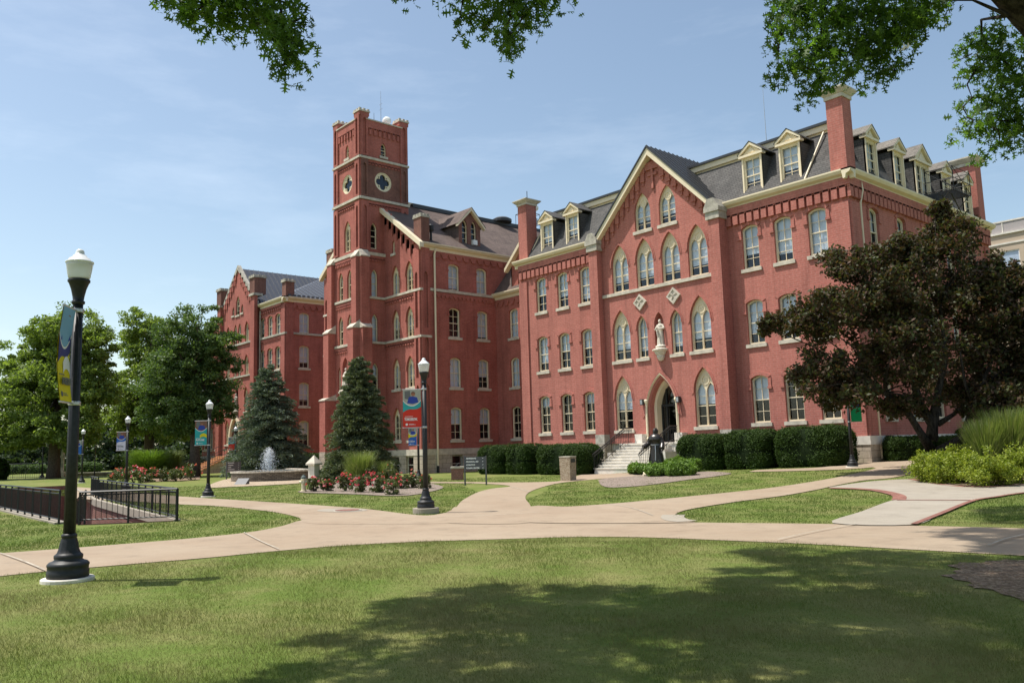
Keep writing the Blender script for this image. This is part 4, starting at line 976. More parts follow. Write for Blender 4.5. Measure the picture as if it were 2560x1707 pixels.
for s in (-1, 1):
    ct = MB()
    for i in range(7):
        u = PC + s * (.7 + i * .56); zr = 21.75 - abs(u - PC) * 4.55 / 4.5; ct.pbox(FHP, u - .12, u + .12, zr - 1.1, zr - .25, -.1, 0); ct.pbox(FHP, u - .28, u + .28, zr - .5, zr + .05, -.12, -.002)
    wobj('corbel_table', ct.mesh('corbel_table', ['brick_red']), lh)
for a in ((FH, -81.0, XH + .14, 13.35, 13.55, -.14, .1), (SH, YH + .8, 60, 13.35, 13.55, -.12, .1), (FHP, PHX[0], PHX[1] + .1, 13.3, 13.5, -.14, .1), (FHP, PHX[0], PHX[1] + .1, 9.85, 10.03, -.14, .1), (FH, -96.8, XH + .15, 1.3, 1.74, -.14, .2), (SH, YH - .148, 60, 1.302, 1.738, -.148, .2)):
    sb = MB(); sb.pbox(*a); wobj('stone_string', sb.mesh('stone_string', ['stone_grey']), lh)
sb = MB()
for s in (-1, 1):
    q = [(PC + s * 4.75, 17.0), (PC + s * 4.75, 17.45), (PC, 22.1), (PC, 21.6)]; sb.prism(FHP, q if s < 0 else q[::-1], -.12, .25, back=True)
wobj('gable_coping', sb.mesh('gable_coping', ['stone_grey']), lh)
pl = MB(); pl.pbox(FH, -96.6, XH + .1, -.3, 1.298, -.1, .2); pl.pbox(SH, YH - .1, 60, -.3, 1.298, -.1, .2); pl.pbox(FHP, PHX[0] - .4, PHX[1] + .4, -.3, 1.72, -.1, .3); wobj('plinth', pl.mesh('plinth', ['stone_block']), lh)
rf = MB(); zr = 22.2; k = .5; cx_ = (XH - 96.6) / 2; hx = (XH + 96.6) / 2; zr = 17. + k * hx
E_ = [(-97.0, YH - .4), (XH + .4, YH - .4), (XH + .4, 60.4), (-97.0, 60.4)]
rf.add([(x, y, 16.98) for x, y in E_] + [(cx_, YH + hx, zr), (cx_, 60 - hx, zr)], [(0, 1, 4), (1, 2, 5, 4), (2, 3, 5), (3, 0, 4, 5)], 0)
for i in range(24):
    y = YH + .3 + i * .62; t = min(1, (y - YH + .4) / (hx + .4)); rf.add([(XH + .4, y - .03, 17.0), (XH + .4, y + .03, 17.0), (XH + .4 - t * (hx + .4), y + .03, 17.0 + t * (zr - 17)), (XH + .4 - t * (hx + .4), y - .03, 17.0 + t * (zr - 17)), (XH + .4, y, 17.09), (XH + .4 - t * (hx + .4), y, 17.09 + t * (zr - 17))], [(0, 4, 5, 3), (1, 2, 5, 4)], 0)
for s in (-1, 1):
    rf.add([(PC + s * 4.6, YH - .3, 17.1), (PC, YH - .3, 21.75), (PC, YH + 12, 21.75), (PC + s * 4.6, YH + 12, 17.1)], [(0, 1, 2, 3) if s < 0 else (3, 2, 1, 0)], 0)
    for i in range(20):
        y = YH + .2 + i * .55; rf.add([(PC + s * 4.6, y - .03, 17.1), (PC + s * 4.6, y + .03, 17.1), (PC, y + .03, 21.75), (PC, y - .03, 21.75), (PC + s * 4.6, y, 17.19), (PC, y, 21.84)], [(0, 4, 5, 3), (1, 2, 5, 4)], 0)
for y in np.arange(YH + .2, YH + 12, .5): rf.box(XH + .1, XH + .2, y, y + .3, 17.1, 17.3, 0)
wobj('roof', rf.mesh('roof', ['seam_left']), lh)
for P, a, b_ in ((FH, -81.0, XH + .42), (SH, YH - .42, 60)): gt = MB(); gutter_profile(gt, P, a, b_, 16.95); wobj('gutter', gt.mesh('gutter', ['cream']), lh)
for (a, b_, c_, d_, z0_, z1_) in ((-82.2, -81.0, YH - .75, YH + .5, 18.2, 19.9), (-91.0, -89.8, YH - .75, YH + .5, 18.2, 19.9), (-76.15, -75.33, YH - .02, YH + .9, 16.9, 18.55)):
    chimney(lh, a, b_, c_, d_, z0_, z1_, z1_ + .3, 'brick_dark', 'stone_grey', .1)
for u in (PHX[0], PHX[1]): ca = MB(); ca.pbox(FHP, u - .62, u + .62, 18.0, 18.25, -.5, .5); wobj('pier_cap', ca.mesh('pier_cap', ['stone_grey']), lh)
downpipe(lh, [(-80.95, YH - .12, 16.4), (-80.95, YH - .12, .5)], .16, 'stone_grey')
ar = MB(); ar.ring(FHP, shape('lancet', 3.0, 4.4, 8, 1.15, 1.72, -86.0), shape('lancet', 2.4, 4.0, 8, 1.15, 1.72, -86.0), -.25, .1); wobj('door_arch', ar.mesh('door_arch', ['cream']), lh)
m, k = robed(1.9)
for s in (-1, 1): m.tube([(s * .19 * k, 0, 1.34 * k), (s * .26 * k, -.05, 1.1 * k), (s * .1 * k, -.2 * k, 1.05 * k)], [.075 * k, .085 * k, .05 * k], 8)
m.lathe([(.2, -.6), (.45, -.2), (.5, 0), (.4, .04)], 14)
single('stone_statue', remesh(m, 'stone_statue', ['stone_grey'], .03), None, 'weathered grey robed figure in the niche of the gabled hall behind the fountain', 'statue', loc=(-86.0, YH - .45, 6.35))
# its stair, coming forward and down to the left as seen
sp = MB(); n = 10
for i in range(n): (sp.box(-87.8, -84.2, YH - 1.6 - (i + 1) * .36, YH - 1.6 - i * .36 - .002, -.2, 1.60 - i * .165, 1), sp.box(-87.8, -84.12, YH - 1.6 - (i + 1) * .36 - .03, YH - 1.6 - i * .36 - .004, 1.602 - i * .165, 1.68 - i * .165, 0))
sp.box(-88.2, -83.8, YH - 1.6, YH - .5, -.2, 1.7, 1)
so_ = wobj('front_steps', sp.mesh('front_steps', ['wood_orange', 'stone_block']), lh)
for x in (-87.7, -84.3):
    r = MB(); a = Vector((x, YH - 5.2, .2)); b = Vector((x, YH - 1.6, 1.75)); c = Vector((x, YH - .6, 1.75))
    for dz in (.95, .1): r.tube([a + Vector((0, 0, dz)), b + Vector((0, 0, dz)), c + Vector((0, 0, dz))], .03, 6)
    for i in range(16): q = a.lerp(b, i / 15); r.bar(q, q + Vector((0, 0, .95)), .03)
    obj('railing', r.mesh('railing', ['black_iron']), so_)
# ================================================================ pale building far right
FB = front(75); tn = thing('tan_building', (-5, 76, 0), 'modern tan building with a grey panelled top, past the end of the pink hall', 'building')
w = MB(); ho = []
for i in range(12):
    for z in (15.15, 10.6, 6.0, 1.8): ho.append([(-24.45 + i * 3.1, z), (-22.95 + i * 3.1, z), (-22.95 + i * 3.1, z + 1.4), (-24.45 + i * 3.1, z + 1.4)])
w.sheet(FB, [(-26.5, 0), (16, 0), (16, 18.0), (-26.5, 18.0)], ho, 0, 0, reveal=.12); w.box(-26.5, 16, 75.2, 90, 0, 17.9, 0)
w.pbox(FB, -26.5, 16, 18.002, 19.0, .15, 4, 1)
wobj('wall', w.mesh('wall', ['tan_wall', 'grey_panel']), tn)
w = MB()
for z in (17.1, 14.72): w.pbox(FB, -26.6, 16.1, z, z + .14, -.06, 0)
w.pbox(FB, -26.6, 16.1, 17.95, 18.1, -.12, .16); w.pbox(FB, -26.6, 16.1, 19.0, 19.12, .1, 4)
for u in (-24.1, -18, -12): w.pbox(FB, u, u + .08, 18.1, 19.0, .12, .15)
wobj('trim', w.mesh('trim', ['stone_white']), tn)
for h_ in ho[::1]:
    u = (h_[0][0] + h_[1][0]) / 2
    f = MB(); f.ring(LOC, shape('rect', 1.5, 1.4), inset('rect', 1.5, 1.4, .08), .05, .1)
    o = wobj('window', WC.setdefault('tanf', f.mesh('window', ['white'])), tn, FB(u, h_[0][1], 0))
    p = MB(); p.sheet(LOC, shape('rect', 1.5, 1.4), (), .09, 0); p.sheet(LOC, shape('rect', 1.5, 1.4), (), .12, 1); obj('pane', WC.setdefault('tanp', p.mesh('pane', ['glass', 'blind'])), o)
# ================================================================ ground
import bmesh
def smooth_line(p, n=6, closed=True):
    p = [Vector((a, b, 0)) for a, b in p]; N = len(p); out = []
    for i in range(N if closed else N - 1):
        g = lambda j: p[j % N] if closed else p[max(0, min(N - 1, j))]
        a, b, c, d = g(i - 1), g(i), g(i + 1), g(i + 2)
        if (b - a).length > 4 * (c - b).length: a = b - (c - b)
        if (d - c).length > 4 * (c - b).length: d = c + (c - b)
        for k in range(n):
            t = k / n; out.append(.5 * ((2 * b) + (c - a) * t + (2 * a - 5 * b + 4 * c - d) * t * t + (3 * b - a - 3 * c + d) * t ** 3))
    if not closed: out.append(p[-1])
    return [(q.x, q.y) for q in out]
def drape(name, outer, holes, mat, lift, xs, ys, wall=0.):
    """a sheet over the ground inside a world-space outline, cut along a grid so that it follows the land"""
    loops = [[Vector((a, b, 0)) for a, b in l] for l in [outer] + list(holes)]
    flat = [q for l in loops for q in l]; bm = bmesh.new(); vs = [bm.verts.new(q) for q in flat]
    for t in tessellate_polygon(loops):
        a, b, c = (flat[i] for i in t)
        if abs((b - a).cross(c - a).z) < 1e-9: continue
        try: bm.faces.new([vs[i] for i in (t if (b - a).cross(c - a).z > 0 else t[::-1])])
        except ValueError: pass
    lo = [min(q[i] for q in flat) for i in (0, 1)]; hi = [max(q[i] for q in flat) for i in (0, 1)]
    for ax, cuts in ((0, xs), (1, ys)):
        for c in cuts:
            if lo[ax] < c < hi[ax]:
                co = Vector((0, 0, 0)); co[ax] = c; no = Vector((0, 0, 0)); no[ax] = 1
                bmesh.ops.bisect_plane(bm, geom=bm.verts[:] + bm.edges[:] + bm.faces[:], plane_co=co, plane_no=no, dist=1e-5)
    for v in bm.verts: v.co.z = float(gz(v.co.x, v.co.y)) + lift
    me = bpy.data.meshes.new(name); bm.to_mesh(me); bm.free(); me.materials.append(M[mat]); return me
def dpts(p, sm=True, closed=True, n=5):
    p = [(a * DS, b * DS) for a, b in p]
    if sm: p = smooth_line(p, n, closed)
    return [tuple(gp(a, b).xy) for a, b in p]
GX = list(np.arange(-60, -30, 1.5)) + list(np.arange(-30, 10, .75)) + [-300, -200, -150, -120, -100, -90, -80, -70, 20, 35, 60, 120]
GY = list(np.arange(-6, 26, .75)) + list(np.arange(26, 62, 1.5)) + [-200, -100, -50, -25, -12, 75, 90, 120, 200]
# sunken court at the left
pit = [(-62., 3.2), (-33.8, 5.9), (-24.3, 5.62), (-23.35, 5.75), (-22.2, 7.72), (-36.9, 9.6), (-62., 14.5)]
struct('lawn', drape('lawn', [(-420, -300), (300, -300), (300, 420), (-420, 420)], [pit[::-1]], 'lawn', 0, GX, GY), None)
P1 = [(-120, 1342), (0, 1324), (150, 1309), (300, 1296), (480, 1281), (700, 1260), (900, 1247), (1100, 1240), (1400, 1233), (1700, 1243), (1900, 1252), (2100, 1263), (2352, 1277), (2560, 1290),
      (2560, 1226), (2352, 1214), (2095, 1207.5), (1910, 1203.5), (1600, 1200), (1562, 1196.5), (1400, 1197), (1000, 1200), (770, 1202), (705, 1199), (688, 1196), (640, 1210), (560, 1224), (400, 1240), (200, 1256), (0, 1271), (-120, 1281)]
P2 = [(150, 1118), (300, 1130), (405, 1139.5), (480, 1144.5), (600, 1152), (750, 1162), (850, 1170), (935, 1181), (985, 1184), (1030, 1176), (1050, 1165), (1100, 1196), (1000, 1203), (760, 1204), (700, 1200), (685, 1189), (640, 1178), (560, 1168), (480, 1161.5), (405, 1158), (300, 1151), (150, 1142)]
P3 = [(1020, 1182), (1045, 1168), (1062, 1150), (1095, 1132), (1130, 1122.5), (1172, 1117.5), (1150, 1113.5), (1110, 1111), (1060, 1109.8), (960, 1109.6), (960, 1107), (1060, 1107), (1150, 1108), (1230, 1107.6), (1280, 1105.5), (1308, 1101), (1322, 1094), (1340, 1090), (1378, 1087.5), (1480, 1087), (1475, 1092), (1425, 1096), (1367, 1101), (1289, 1109), (1242, 1120), (1214, 1132), (1207, 1145), (1219, 1163), (1230, 1200), (1030, 1202)]
P4 = [(1190, 1198), (1219, 1164), (1300, 1164.5), (1400, 1158), (1500, 1149), (1600, 1139), (1700, 1129), (1800, 1117), (1900, 1101), (1965, 1088), (2012, 1076), (2005, 1073.6), (1950, 1078), (1840, 1081.5), (1720, 1084), (1735, 1080), (1840, 1076), (1893, 1073), (1971, 1064), (2123, 1055.5), (2184, 1049), (2254, 1040), (2352, 1031), (2480, 1018), (2480, 1046), (2352, 1056), (2180, 1078), (2103, 1088), (2044, 1098.5), (1988, 1103.5), (1937, 1112), (1900, 1120), (1877, 1125), (1800, 1139), (1700, 1152), (1630, 1162.5), (1572, 1173.5), (1550, 1184), (1556, 1195), (1600, 1200.5), (1400, 1203)]
P6 = [(1912, 1203), (1980, 1176), (2046, 1151.5), (2078, 1149.5), (2077, 1142), (2050, 1132.5), (2010, 1125.5), (1960, 1122.8), (1905, 1121.5), (1930, 1116), (1990, 1107.5), (2040, 1103.5), (2090, 1102), (2125, 1108), (2160, 1114), (2195, 1118.3), (2230, 1120), (2290, 1119.5), (2352, 1114.5), (2560, 1098), (2560, 1112), (2352, 1133), (2290, 1142), (2232, 1152), (2160, 1182), (2097, 1207)]
SM = lambda p: dpts(p, True, True, 4)
for nm, p, m, l in (('path', P1, 'concrete', .008), ('path', P2, 'concrete', .012), ('path', P3, 'concrete', .016), ('path', P4, 'concrete', .020), ('path', P6, 'concrete_new', .024)):
    struct(nm, drape(nm, SM(p), [], m, l, GX, GY), None)
def ribbon(name, px, width, mat, lift):
    c = [Vector(q + (0,)) for q in dpts(px, True, False, 8)]; L, R = [], []
    for i, q in enumerate(c):
        t = (c[min(i + 1, len(c) - 1)] - c[max(i - 1, 0)]).normalized(); nrm = Vector((-t.y, t.x, 0)) * width / 2
        L.append((q + nrm)); R.append((q - nrm))
    b = MB(); n = len(c); b.add([(p.x, p.y, float(gz(p.x, p.y)) + lift) for p in L + R], [(n + i, n + i + 1, i + 1, i) for i in range(n - 1)]); return struct(name, b, [mat])
ribbon('brick_edging', [(1905, 1122), (1960, 1123.5), (2010, 1127), (2050, 1135), (2066, 1142), (2064, 1150)], .34, 'brick_edge', .029)
ribbon('brick_edging', [(2060, 1150.5), (2140, 1150.5), (2232, 1151)], .15, 'brick_edge', .033)
ribbon('brick_edging', [(2099, 1207), (2160, 1182.5), (2234, 1152.5), (2290, 1142.8), (2352, 1133.5), (2500, 1118)], .12, 'brick_edge', .037)
ribbon('brick_edging', [(2092, 1101), (2125, 1107), (2160, 1113), (2195, 1117.3), (2230, 1119), (2290, 1118.5), (2352, 1113.5), (2500, 1101)], .26, 'brick_edge', .029)
ribbon('brick_edging', [(1548, 1184), (1545, 1190), (1556, 1196), (1580, 1199)], .5, 'concrete_new', .026)
for q in ([(0, 1273), (55, 1293), (102, 1313)], [(1972, 1205.5), (1880, 1222), (1787, 1243)], [(2356, 1231), (2310, 1242), (2270, 1257)], [(985, 1190), (1110, 1186), (1240, 1178)], [(560, 1225), (600, 1246), (640, 1264)], [(1400, 1159), (1450, 1168), (1500, 1186)], [(1172, 1118), (1200, 1126), (1216, 1131)]):
    ribbon('path_joint', q, .022, 'stone_grey', .0335)
D4 = lambda pts: [((1250 + x * .34014) / DS, (780 + y * .34014) / DS) for x, y in pts]
D8 = lambda pts: [((400 + x * .38265) / DS, (850 + y * .38265) / DS) for x, y in pts]
struct('gravel_bed', drape('gravel_bed', SM(D4([(722, 1236), (742, 1272), (810, 1292), (950, 1286), (1150, 1266), (1400, 1232), (1600, 1207), (1700, 1186), (1500, 1172), (1300, 1186), (900, 1213)])), [], 'gravel', .025, GX, GY), None)
struct('gravel_bed', drape('gravel_bed', SM(D8([(905, 996), (1150, 1005), (1350, 1013), (1500, 1020), (1650, 1014), (1800, 985), (1850, 962), (1780, 940), (1650, 915), (1400, 905), (1100, 935), (980, 975)])), [], 'gravel', .025, GX, GY), None)
struct('gravel_bed', drape('gravel_bed', SM(D8([(300, 965), (480, 960), (700, 950), (960, 932), (1080, 905), (1080, 890), (900, 880), (480, 900), (380, 925)])), [], 'gravel_tan', .03, GX, GY), None)
struct('mulch_bed', drape('mulch_bed', SM([(2100, 1099), (2160, 1110), (2230, 1117), (2300, 1116.5), (2352, 1112), (2560, 1094), (2560, 1060), (2352, 1075), (2200, 1080), (2110, 1090)]), [], 'mulch', .028, GX, GY), None)
struct('mulch_bed', drape('mulch_bed', SM(D8([(0, 925), (260, 912), (262, 880), (0, 890), (-120, 905), (-110, 930)])), [], 'mulch', .03, GX, GY), None)
OAK = gp(2812, 1455); OAK = Vector((OAK.x, OAK.y, OAK.z))
struct('mulch_bed', drape('mulch_bed', [tuple((OAK + Vector((math.cos(a) * (1.5 + .12 * math.sin(3 * a) + .07 * math.sin(11 * a) + .05 * math.sin(29 * a)), math.sin(a) * (1.5 + .12 * math.sin(4 * a + 1) + .06 * math.sin(13 * a) + .05 * math.sin(31 * a)), 0))).xy) for a in np.linspace(0, 2 * math.pi, 130)[:-1]], [], 'mulch', .01, list(np.arange(-10, 8, .7)), list(np.arange(2, 18, .7))), None)
# pale repair patch and iron cover in the path
c = gp(855, 1276); b = MB(); b.poly([(.95 * math.cos(a), .6 * math.sin(a), 0) for a in np.linspace(0, 6.283, 33)[:-1]]); struct('path_patch', b, ['concrete_new']).location = c + Vector((0, 0, .017))
b = MB(); b.lathe([(.34, 0), (.34, .012), (.3, .014), (.01, .014)], 24); b.lathe([(.4, -.01), (.4, .006), (.345, .006)], 24, 1)
single('manhole_cover', b, ['brick_edge', 'stone_grey'], 'round iron manhole cover set in the tan concrete path', 'manhole cover', loc=gp(868, 1277, .022))
# ---- the sunken court: walls, floor, ramp
cw = MB(); zf = -2.4; n = len(pit)
for i in range(n):
    a, b_ = pit[i], pit[(i + 1) % n]; za, zb = float(gz(*a)), float(gz(*b_))
    cw.add([(a[0], a[1], zf), (b_[0], b_[1], zf), (b_[0], b_[1], zb + .02), (a[0], a[1], za + .02)], [(0, 1, 2, 3)], 0)
cw.poly([(x, y, zf + .002) for x, y in pit], 0)
cw.add([(-22.3, 7.62, -.03), (-23.4, 5.85, -.03), (-30, 6.6, -2.0), (-30, 8.6, -2.0)], [(0, 3, 2, 1)], 1)
cw.add([(-23.4, 5.9, -.05), (-24.3, 5.75, -.1), (-30, 6.2, -2.3), (-30, 7.3, -2.3)], [(0, 3, 2, 1)], 1)
struct('sunken_court', cw, ['brick_dark', 'brick_edge'])
kb = MB()
for a, b_ in ((pit[0], pit[1]), (pit[1], pit[2]), (pit[4], pit[5]), (pit[5], pit[6])):
    A, B = Vector(a + (0,)), Vector(b_ + (0,)); t = (B - A).normalized(); nn = Vector((t.y, -t.x, 0)) * (.26 if a == pit[0] or a == pit[1] else .1); m_ = Vector((-t.y, t.x, 0)) * .06
    N_ = 6
    for i in range(N_):
        p, q = A.lerp(B, i / N_), A.lerp(B, (i + 1) / N_); vs = []
        for z in (-.2, .05):
            for v in (p + nn, q + nn, q + m_, p + m_): vs.append((v.x, v.y, float(gz(v.x, v.y)) + z))
        kb.add(vs, [(4, 5, 6, 7), (0, 1, 5, 4), (1, 2, 6, 5), (2, 3, 7, 6), (3, 0, 4, 7)])
struct('kerb', kb, ['concrete_new'])
def fence(pts, h, label, gap=.125, post=4, gates=(), dz=0., low=.09, sunk=None):
    pts = [Vector(p) for p in pts]; base = pts[0]
    t = thing('metal_fence', base, label, 'fence', 'black picket railings round the sunken court')
    for k in range(len(pts) - 1):
        a, b_ = pts[k] - base, pts[k + 1] - base; L = (b_ - a).length; n = max(2, int(L / gap)); up = Vector((0, 0, h))
        r = MB(); r.bar(a + up, b_ + up, .05); r.bar(a + Vector((0, 0, low)), b_ + Vector((0, 0, low)), .035)
        if sunk is None: r.bar(a + up * .9, b_ + up * .9, .03)
        obj('rail', r.mesh('rail', ['black']), t); p = MB()
        for i in range(1, n):
            q = a.lerp(b_, i / n); p.bar(q + Vector((0, 0, low)), q + up * .9, .016)
        obj('pickets', p.mesh('pickets', ['black']), t)
        m_ = max(1, int(round(L / 1.15)))
        for i in range(m_ + (1 if k == len(pts) - 2 else 0)):
            q = a.lerp(b_, i / m_); s_ = MB(); s_.bar(q + Vector((0, 0, -.05)), q + up, .055); obj('post', s_.mesh('post', ['black']), t)
    return t
def G(x, y, z=.04): return (x, y, float(gz(x, y)) + z)
fence([G(-62, 3.1), G(-33.8, 5.72), G(-24.25, 5.45)], .82, 'long black picket fence on the pale kerb along the near side of the sunken court')
fence([G(-23.4, 5.72), G(-22.15, 7.7)], .78, 'short black picket fence panel facing the camera at the end of the sunken court')
fence([G(-22.15, 7.72), G(-37.0, 9.75)], .78, 'black picket fence running back from the corner post, far side of the sunken court')
fence([(-23.6, 5.9, .05), (-25.3, 6.1, -.25), (-29.5, 6.9, -1.6)], .8, 'black sloping stair handrail going down into the sunken court')
fence([G(-38.5, 10.1), G(-41.5, 10.6)], .85, 'small black gate frame behind the sunken court beside the walkway', gap=.16)
# ================================================================ street lamps
def lamp_meshes():
    r = {}
    b = MB(); b.lathe([(.285, -.1), (.285, .035), (.275, .045)], 28); r['pad'] = b.mesh('concrete_pad', ['stone_white'], False)
    b = MB()
    b.lathe([(0.2205, .045), (0.2250, .06), (0.2250, .12), (0.2187, .13), (0.2187, .17), (0.2250, .18), (0.2250, .2), (0.2025, .225), (0.1710, .235), (0.1485, .25), (0.1548, .275), (0.1548, .30), (0.1350, .315), (0.1215, .33), (0.1080, .37), (0.0980, .43), (0.0850, .48), (0.0780, .50), (0.0850, .505), (0.0850, .53), (0.0660, .545)], 32,
            mod=lambda a, z: 1 + (.035 * math.cos(12 * a) if .32 < z < .48 else 0))
    r['base'] = b.mesh('base', ['black'], True)
    b = MB(); b.lathe([(.066, .54), (.062, 1.5), (.056, 3.28)], 36, mod=lambda a, z: 1 + .035 * math.cos(12 * a)); r['pole'] = b.mesh('pole', ['black'], True)
    b = MB(); b.lathe([(.056, 3.26), (.075, 3.275), (.075, 3.30), (.06, 3.31), (.066, 3.36), (.085, 3.45), (.112, 3.525), (.125, 3.54), (.125, 3.565), (.11, 3.575)], 28); r['capital'] = b.mesh('capital', ['black'], True)
    b = MB(); b.lathe([(.112, 3.575), (.124, 3.60), (.146, 3.74), (.152, 3.77)], 28); r['globe'] = b.mesh('globe', ['globe'], True)
    b = MB(); b.lathe([(.152, 3.77), (.158, 3.775), (.158, 3.79), (.135, 3.80), (.118, 3.83), (.09, 3.842), (.072, 3.872), (.056, 3.882), (.05, 3.9), (.048, 3.92), (.036, 3.94), (.01, 3.95)], 28); r['cover'] = b.mesh('cover', ['cover'], True)
    return r
t = NT('cover'); t.base((.74, .75, .76), .22, .5); M['cover'] = t.m
LM = lamp_meshes()
def lamp(p, label, pad=True):
    t = thing('street_lamp', p, label, 'street lamp', 'black lamp posts along the campus paths')
    if pad: obj('concrete_pad', LM['pad'], t)
    for k in ('base', 'pole', 'capital', 'globe', 'cover'): obj(k, LM[k], t)
    return t
L1 = gp(169, 1452); L2 = gp(1065, 1283); L3 = gp(520, 1242)
lamp(L1, 'nearest tall black street lamp in the left foreground grass with a yellow and blue banner')
t2 = lamp(L2 + Vector((0, 0, .1)), 'black street lamp on a pale block beside the path fork, with the red banner', pad=False)
b = MB(); b.lathe([(.34, -.2), (.34, .04), (.33, .045)], 4 * 8); obj('concrete_pad', b.mesh('concrete_pad', ['concrete_new']), t2)
lamp(L3, 'black street lamp at the edge of the fountain lawn with the teal and yellow banner')
L4 = gp(315, 1224); lamp(L4, 'black street lamp behind the black picket fence with the blue and white banner')
L5 = gp(204, 1207); lamp(L5, 'black street lamp seen just right of the nearest lamp post, farther off under the trees')
L6 = gp(105, 1194); lamp(L6, 'distant black street lamp at the far left in front of the dark tree trunk')
L7 = gp(588, 1193); lamp(L7, 'black street lamp by the orange stair of the gabled hall behind the fountain')
L8 = gp(1047, 1198); lamp(L8, 'black street lamp behind the rose bed, its head hidden by the red banner')
L9 = gp(2132, 1168); lamp(L9, 'black street lamp by the right end of the hedges under the copper leaved tree')
# ---- banners
BC = dict(red=(.55, .035, .02), teal=(.03, .35, .36), yellow=(.68, .56, .01), blue=(.03, .13, .45), navy=(.045, .05, .20), white=(.75, .75, .76), green=(.01, .38, .16), lav=(.62, .60, .70), sky=(.18, .38, .6), photo=(.36, .38, .33), skin=(.35, .16, .09), scrub=(.03, .06, .33), brown=(.20, .10, .07), grey=(.14, .15, .15), orange=(.6, .25, .05))
for k, c in BC.items(): M['b_' + k] = plain('banner_' + k, c, .6, .3, var=.05)
def wave(u0, u1, f, n=10): return [(u0 + (u1 - u0) * i / n, f(i / n)) for i in range(n + 1)]
def banner(p, yaw, z1, label, base, photo, sw1, sw2=None, title='', sub='', w=.47, h=1.0, bow=0., mark=True, tcol='white'):
    """cloth banner reaching out to the side of a lamp post: yaw gives the way it reaches"""
    t = thing('lamp_banner', p + Vector((0, 0, z1 - h)), label, 'banner', 'cloth banners on the lamp posts', yaw)
    n = 8; B = lambda z: bow * math.sin(math.pi * z / h)
    cl = MB(); o = .09
    for i in range(n):
        for s, d in ((1, .003), (-1, -.003)):
            za, zb = h * i / n, h * (i + 1) / n
            q = [(o, d + B(za), za), (o + w, d + B(za) * 1., za), (o + w, d + B(zb), zb), (o, d + B(zb), zb)]
            cl.add(q, [(0, 1, 2, 3) if s < 0 else (3, 2, 1, 0)])
    c = obj('cloth', cl.mesh('cloth', ['b_' + base]), t)
    P = lambda u, z, d: (o + w - u if FL else o + u, (B(z) + .006 + d) if FL else (B(z) - .006 - d), z)
    for FL in (True, False):
        g = MB(); mats = ['b_' + photo, 'b_white', 'b_' + sw1] + (['b_' + sw2] if sw2 else ['b_' + sw1]) + ['b_skin', 'b_scrub', 'b_brown', 'b_grey']
        zt = h * .58
        top = lambda k: wave(0, w, lambda q: zt - k + .12 * h * (2 * q - 1) ** 2 * 1.2)
        def fill(lo, hi, d, mi):
            for a in range(len(lo) - 1):
                g.add([P(lo[a][0], lo[a][1], d), P(lo[a + 1][0], lo[a + 1][1], d), P(hi[a + 1][0], hi[a + 1][1], d), P(hi[a][0], hi[a][1], d)], [(0, 1, 2, 3)], mi)
        hi = [(u, h * .995) for u, z in top(0)]
        fill(top(0), hi, 0, 0); fill(top(.025), top(0), .001, 1)
        fill(wave(0, w, lambda q: h * (.40 + .15 * q + .03 * math.sin(q * 6))), top(.025), .002, 2)
        if sw2: fill(wave(w * .42, w, lambda q: h * (.30 + .22 * (1 - q) * q)), [(u, z) for u, z in wave(w * .42, w, lambda q: h * (.42 + .07 * math.sin(q * 3)))], .003, 3)
        # the pictured group: background blocks, head, shoulders
        cx, cz = w * .55, h * .72
        fill([(w * .1, h * .76), (w * .45, h * .72)], [(w * .1, h * .95), (w * .4, h * .97)], .001, 7)
        fill([(cx - .15, cz - .08), (cx, cz - .1), (cx + .15, cz - .06)], [(cx - .10, cz + .08), (cx, cz + .1), (cx + .11, cz + .07)], .002, 5)
        g.add([P(u, z, .003) for u, z in circ(cx + .01, cz + .155, .055, 10)], [tuple(range(10))], 4)
        g.add([P(u, z, .0035) for u, z in arc(cx + .01, cz + .165, .058, 0, math.pi, 8)], [tuple(range(9))], 6)
        obj('print', g.mesh('print', mats), t)
        if title:
            tm = text_mesh(title, h * .085, 'b_' + tcol, .0005, bold=.004)
            x = o + w * .93 if FL else o + w * .1
            tx = obj('lettering', tm, t, (x, .010 if FL else -.010, h * .185)); tx.rotation_euler = (R_(90), 0, R_(180) if FL else 0)
            ww = max(v.co.x for v in tm.vertices); k = min(1.3, w * .72 / ww); tx.scale = (k, 1.15, 1)
            if FL: tx.location.x = o + w * .92
        if mark:
            mm = MB(); nn = 14
            mm.add([P(u, z, .002) for u, z in circ(w * .2, h * .085, .032, nn)], [tuple(range(nn))]); mm.add([P(u, z, .002) for u, z in ((w * .32, h * .09), (w * .6, h * .09), (w * .6, h * .098), (w * .32, h * .098))], [(0, 1, 2, 3)]); mm.add([P(u, z, .002) for u, z in ((w * .32, h * .072), (w * .7, h * .072), (w * .7, h * .08), (w * .32, h * .08))], [(0, 1, 2, 3)])
            mm.add([P(u, z, .002) for u, z in ((w * .1, h * .285), (w * .55, h * .285), (w * .55, h * .295), (w * .1, h * .295))], [(0, 1, 2, 3)])
            obj('emblem', mm.mesh('emblem', ['b_' + tcol]), t)
    for z in (0, h):
        br = MB(); br.tube([(.0, B(z), z), (o + w + .02, B(z), z)], .011, 6); br.lathe([(.066, z - .02), (.07, z - .01), (.07, z + .02), (.066, z + .03)], 16)
        obj('bracket', br.mesh('bracket', ['metal']), t)
    return t
LFT = math.atan2(-LAT.y, -LAT.x)
banner(L2 + Vector((0, 0, .1)), LFT + .12, 3.12, 'red banner with a teal curve and a pictured student in blue, lettered TOMORROW', 'red', 'photo', 'teal', None, 'TOMORROW.')
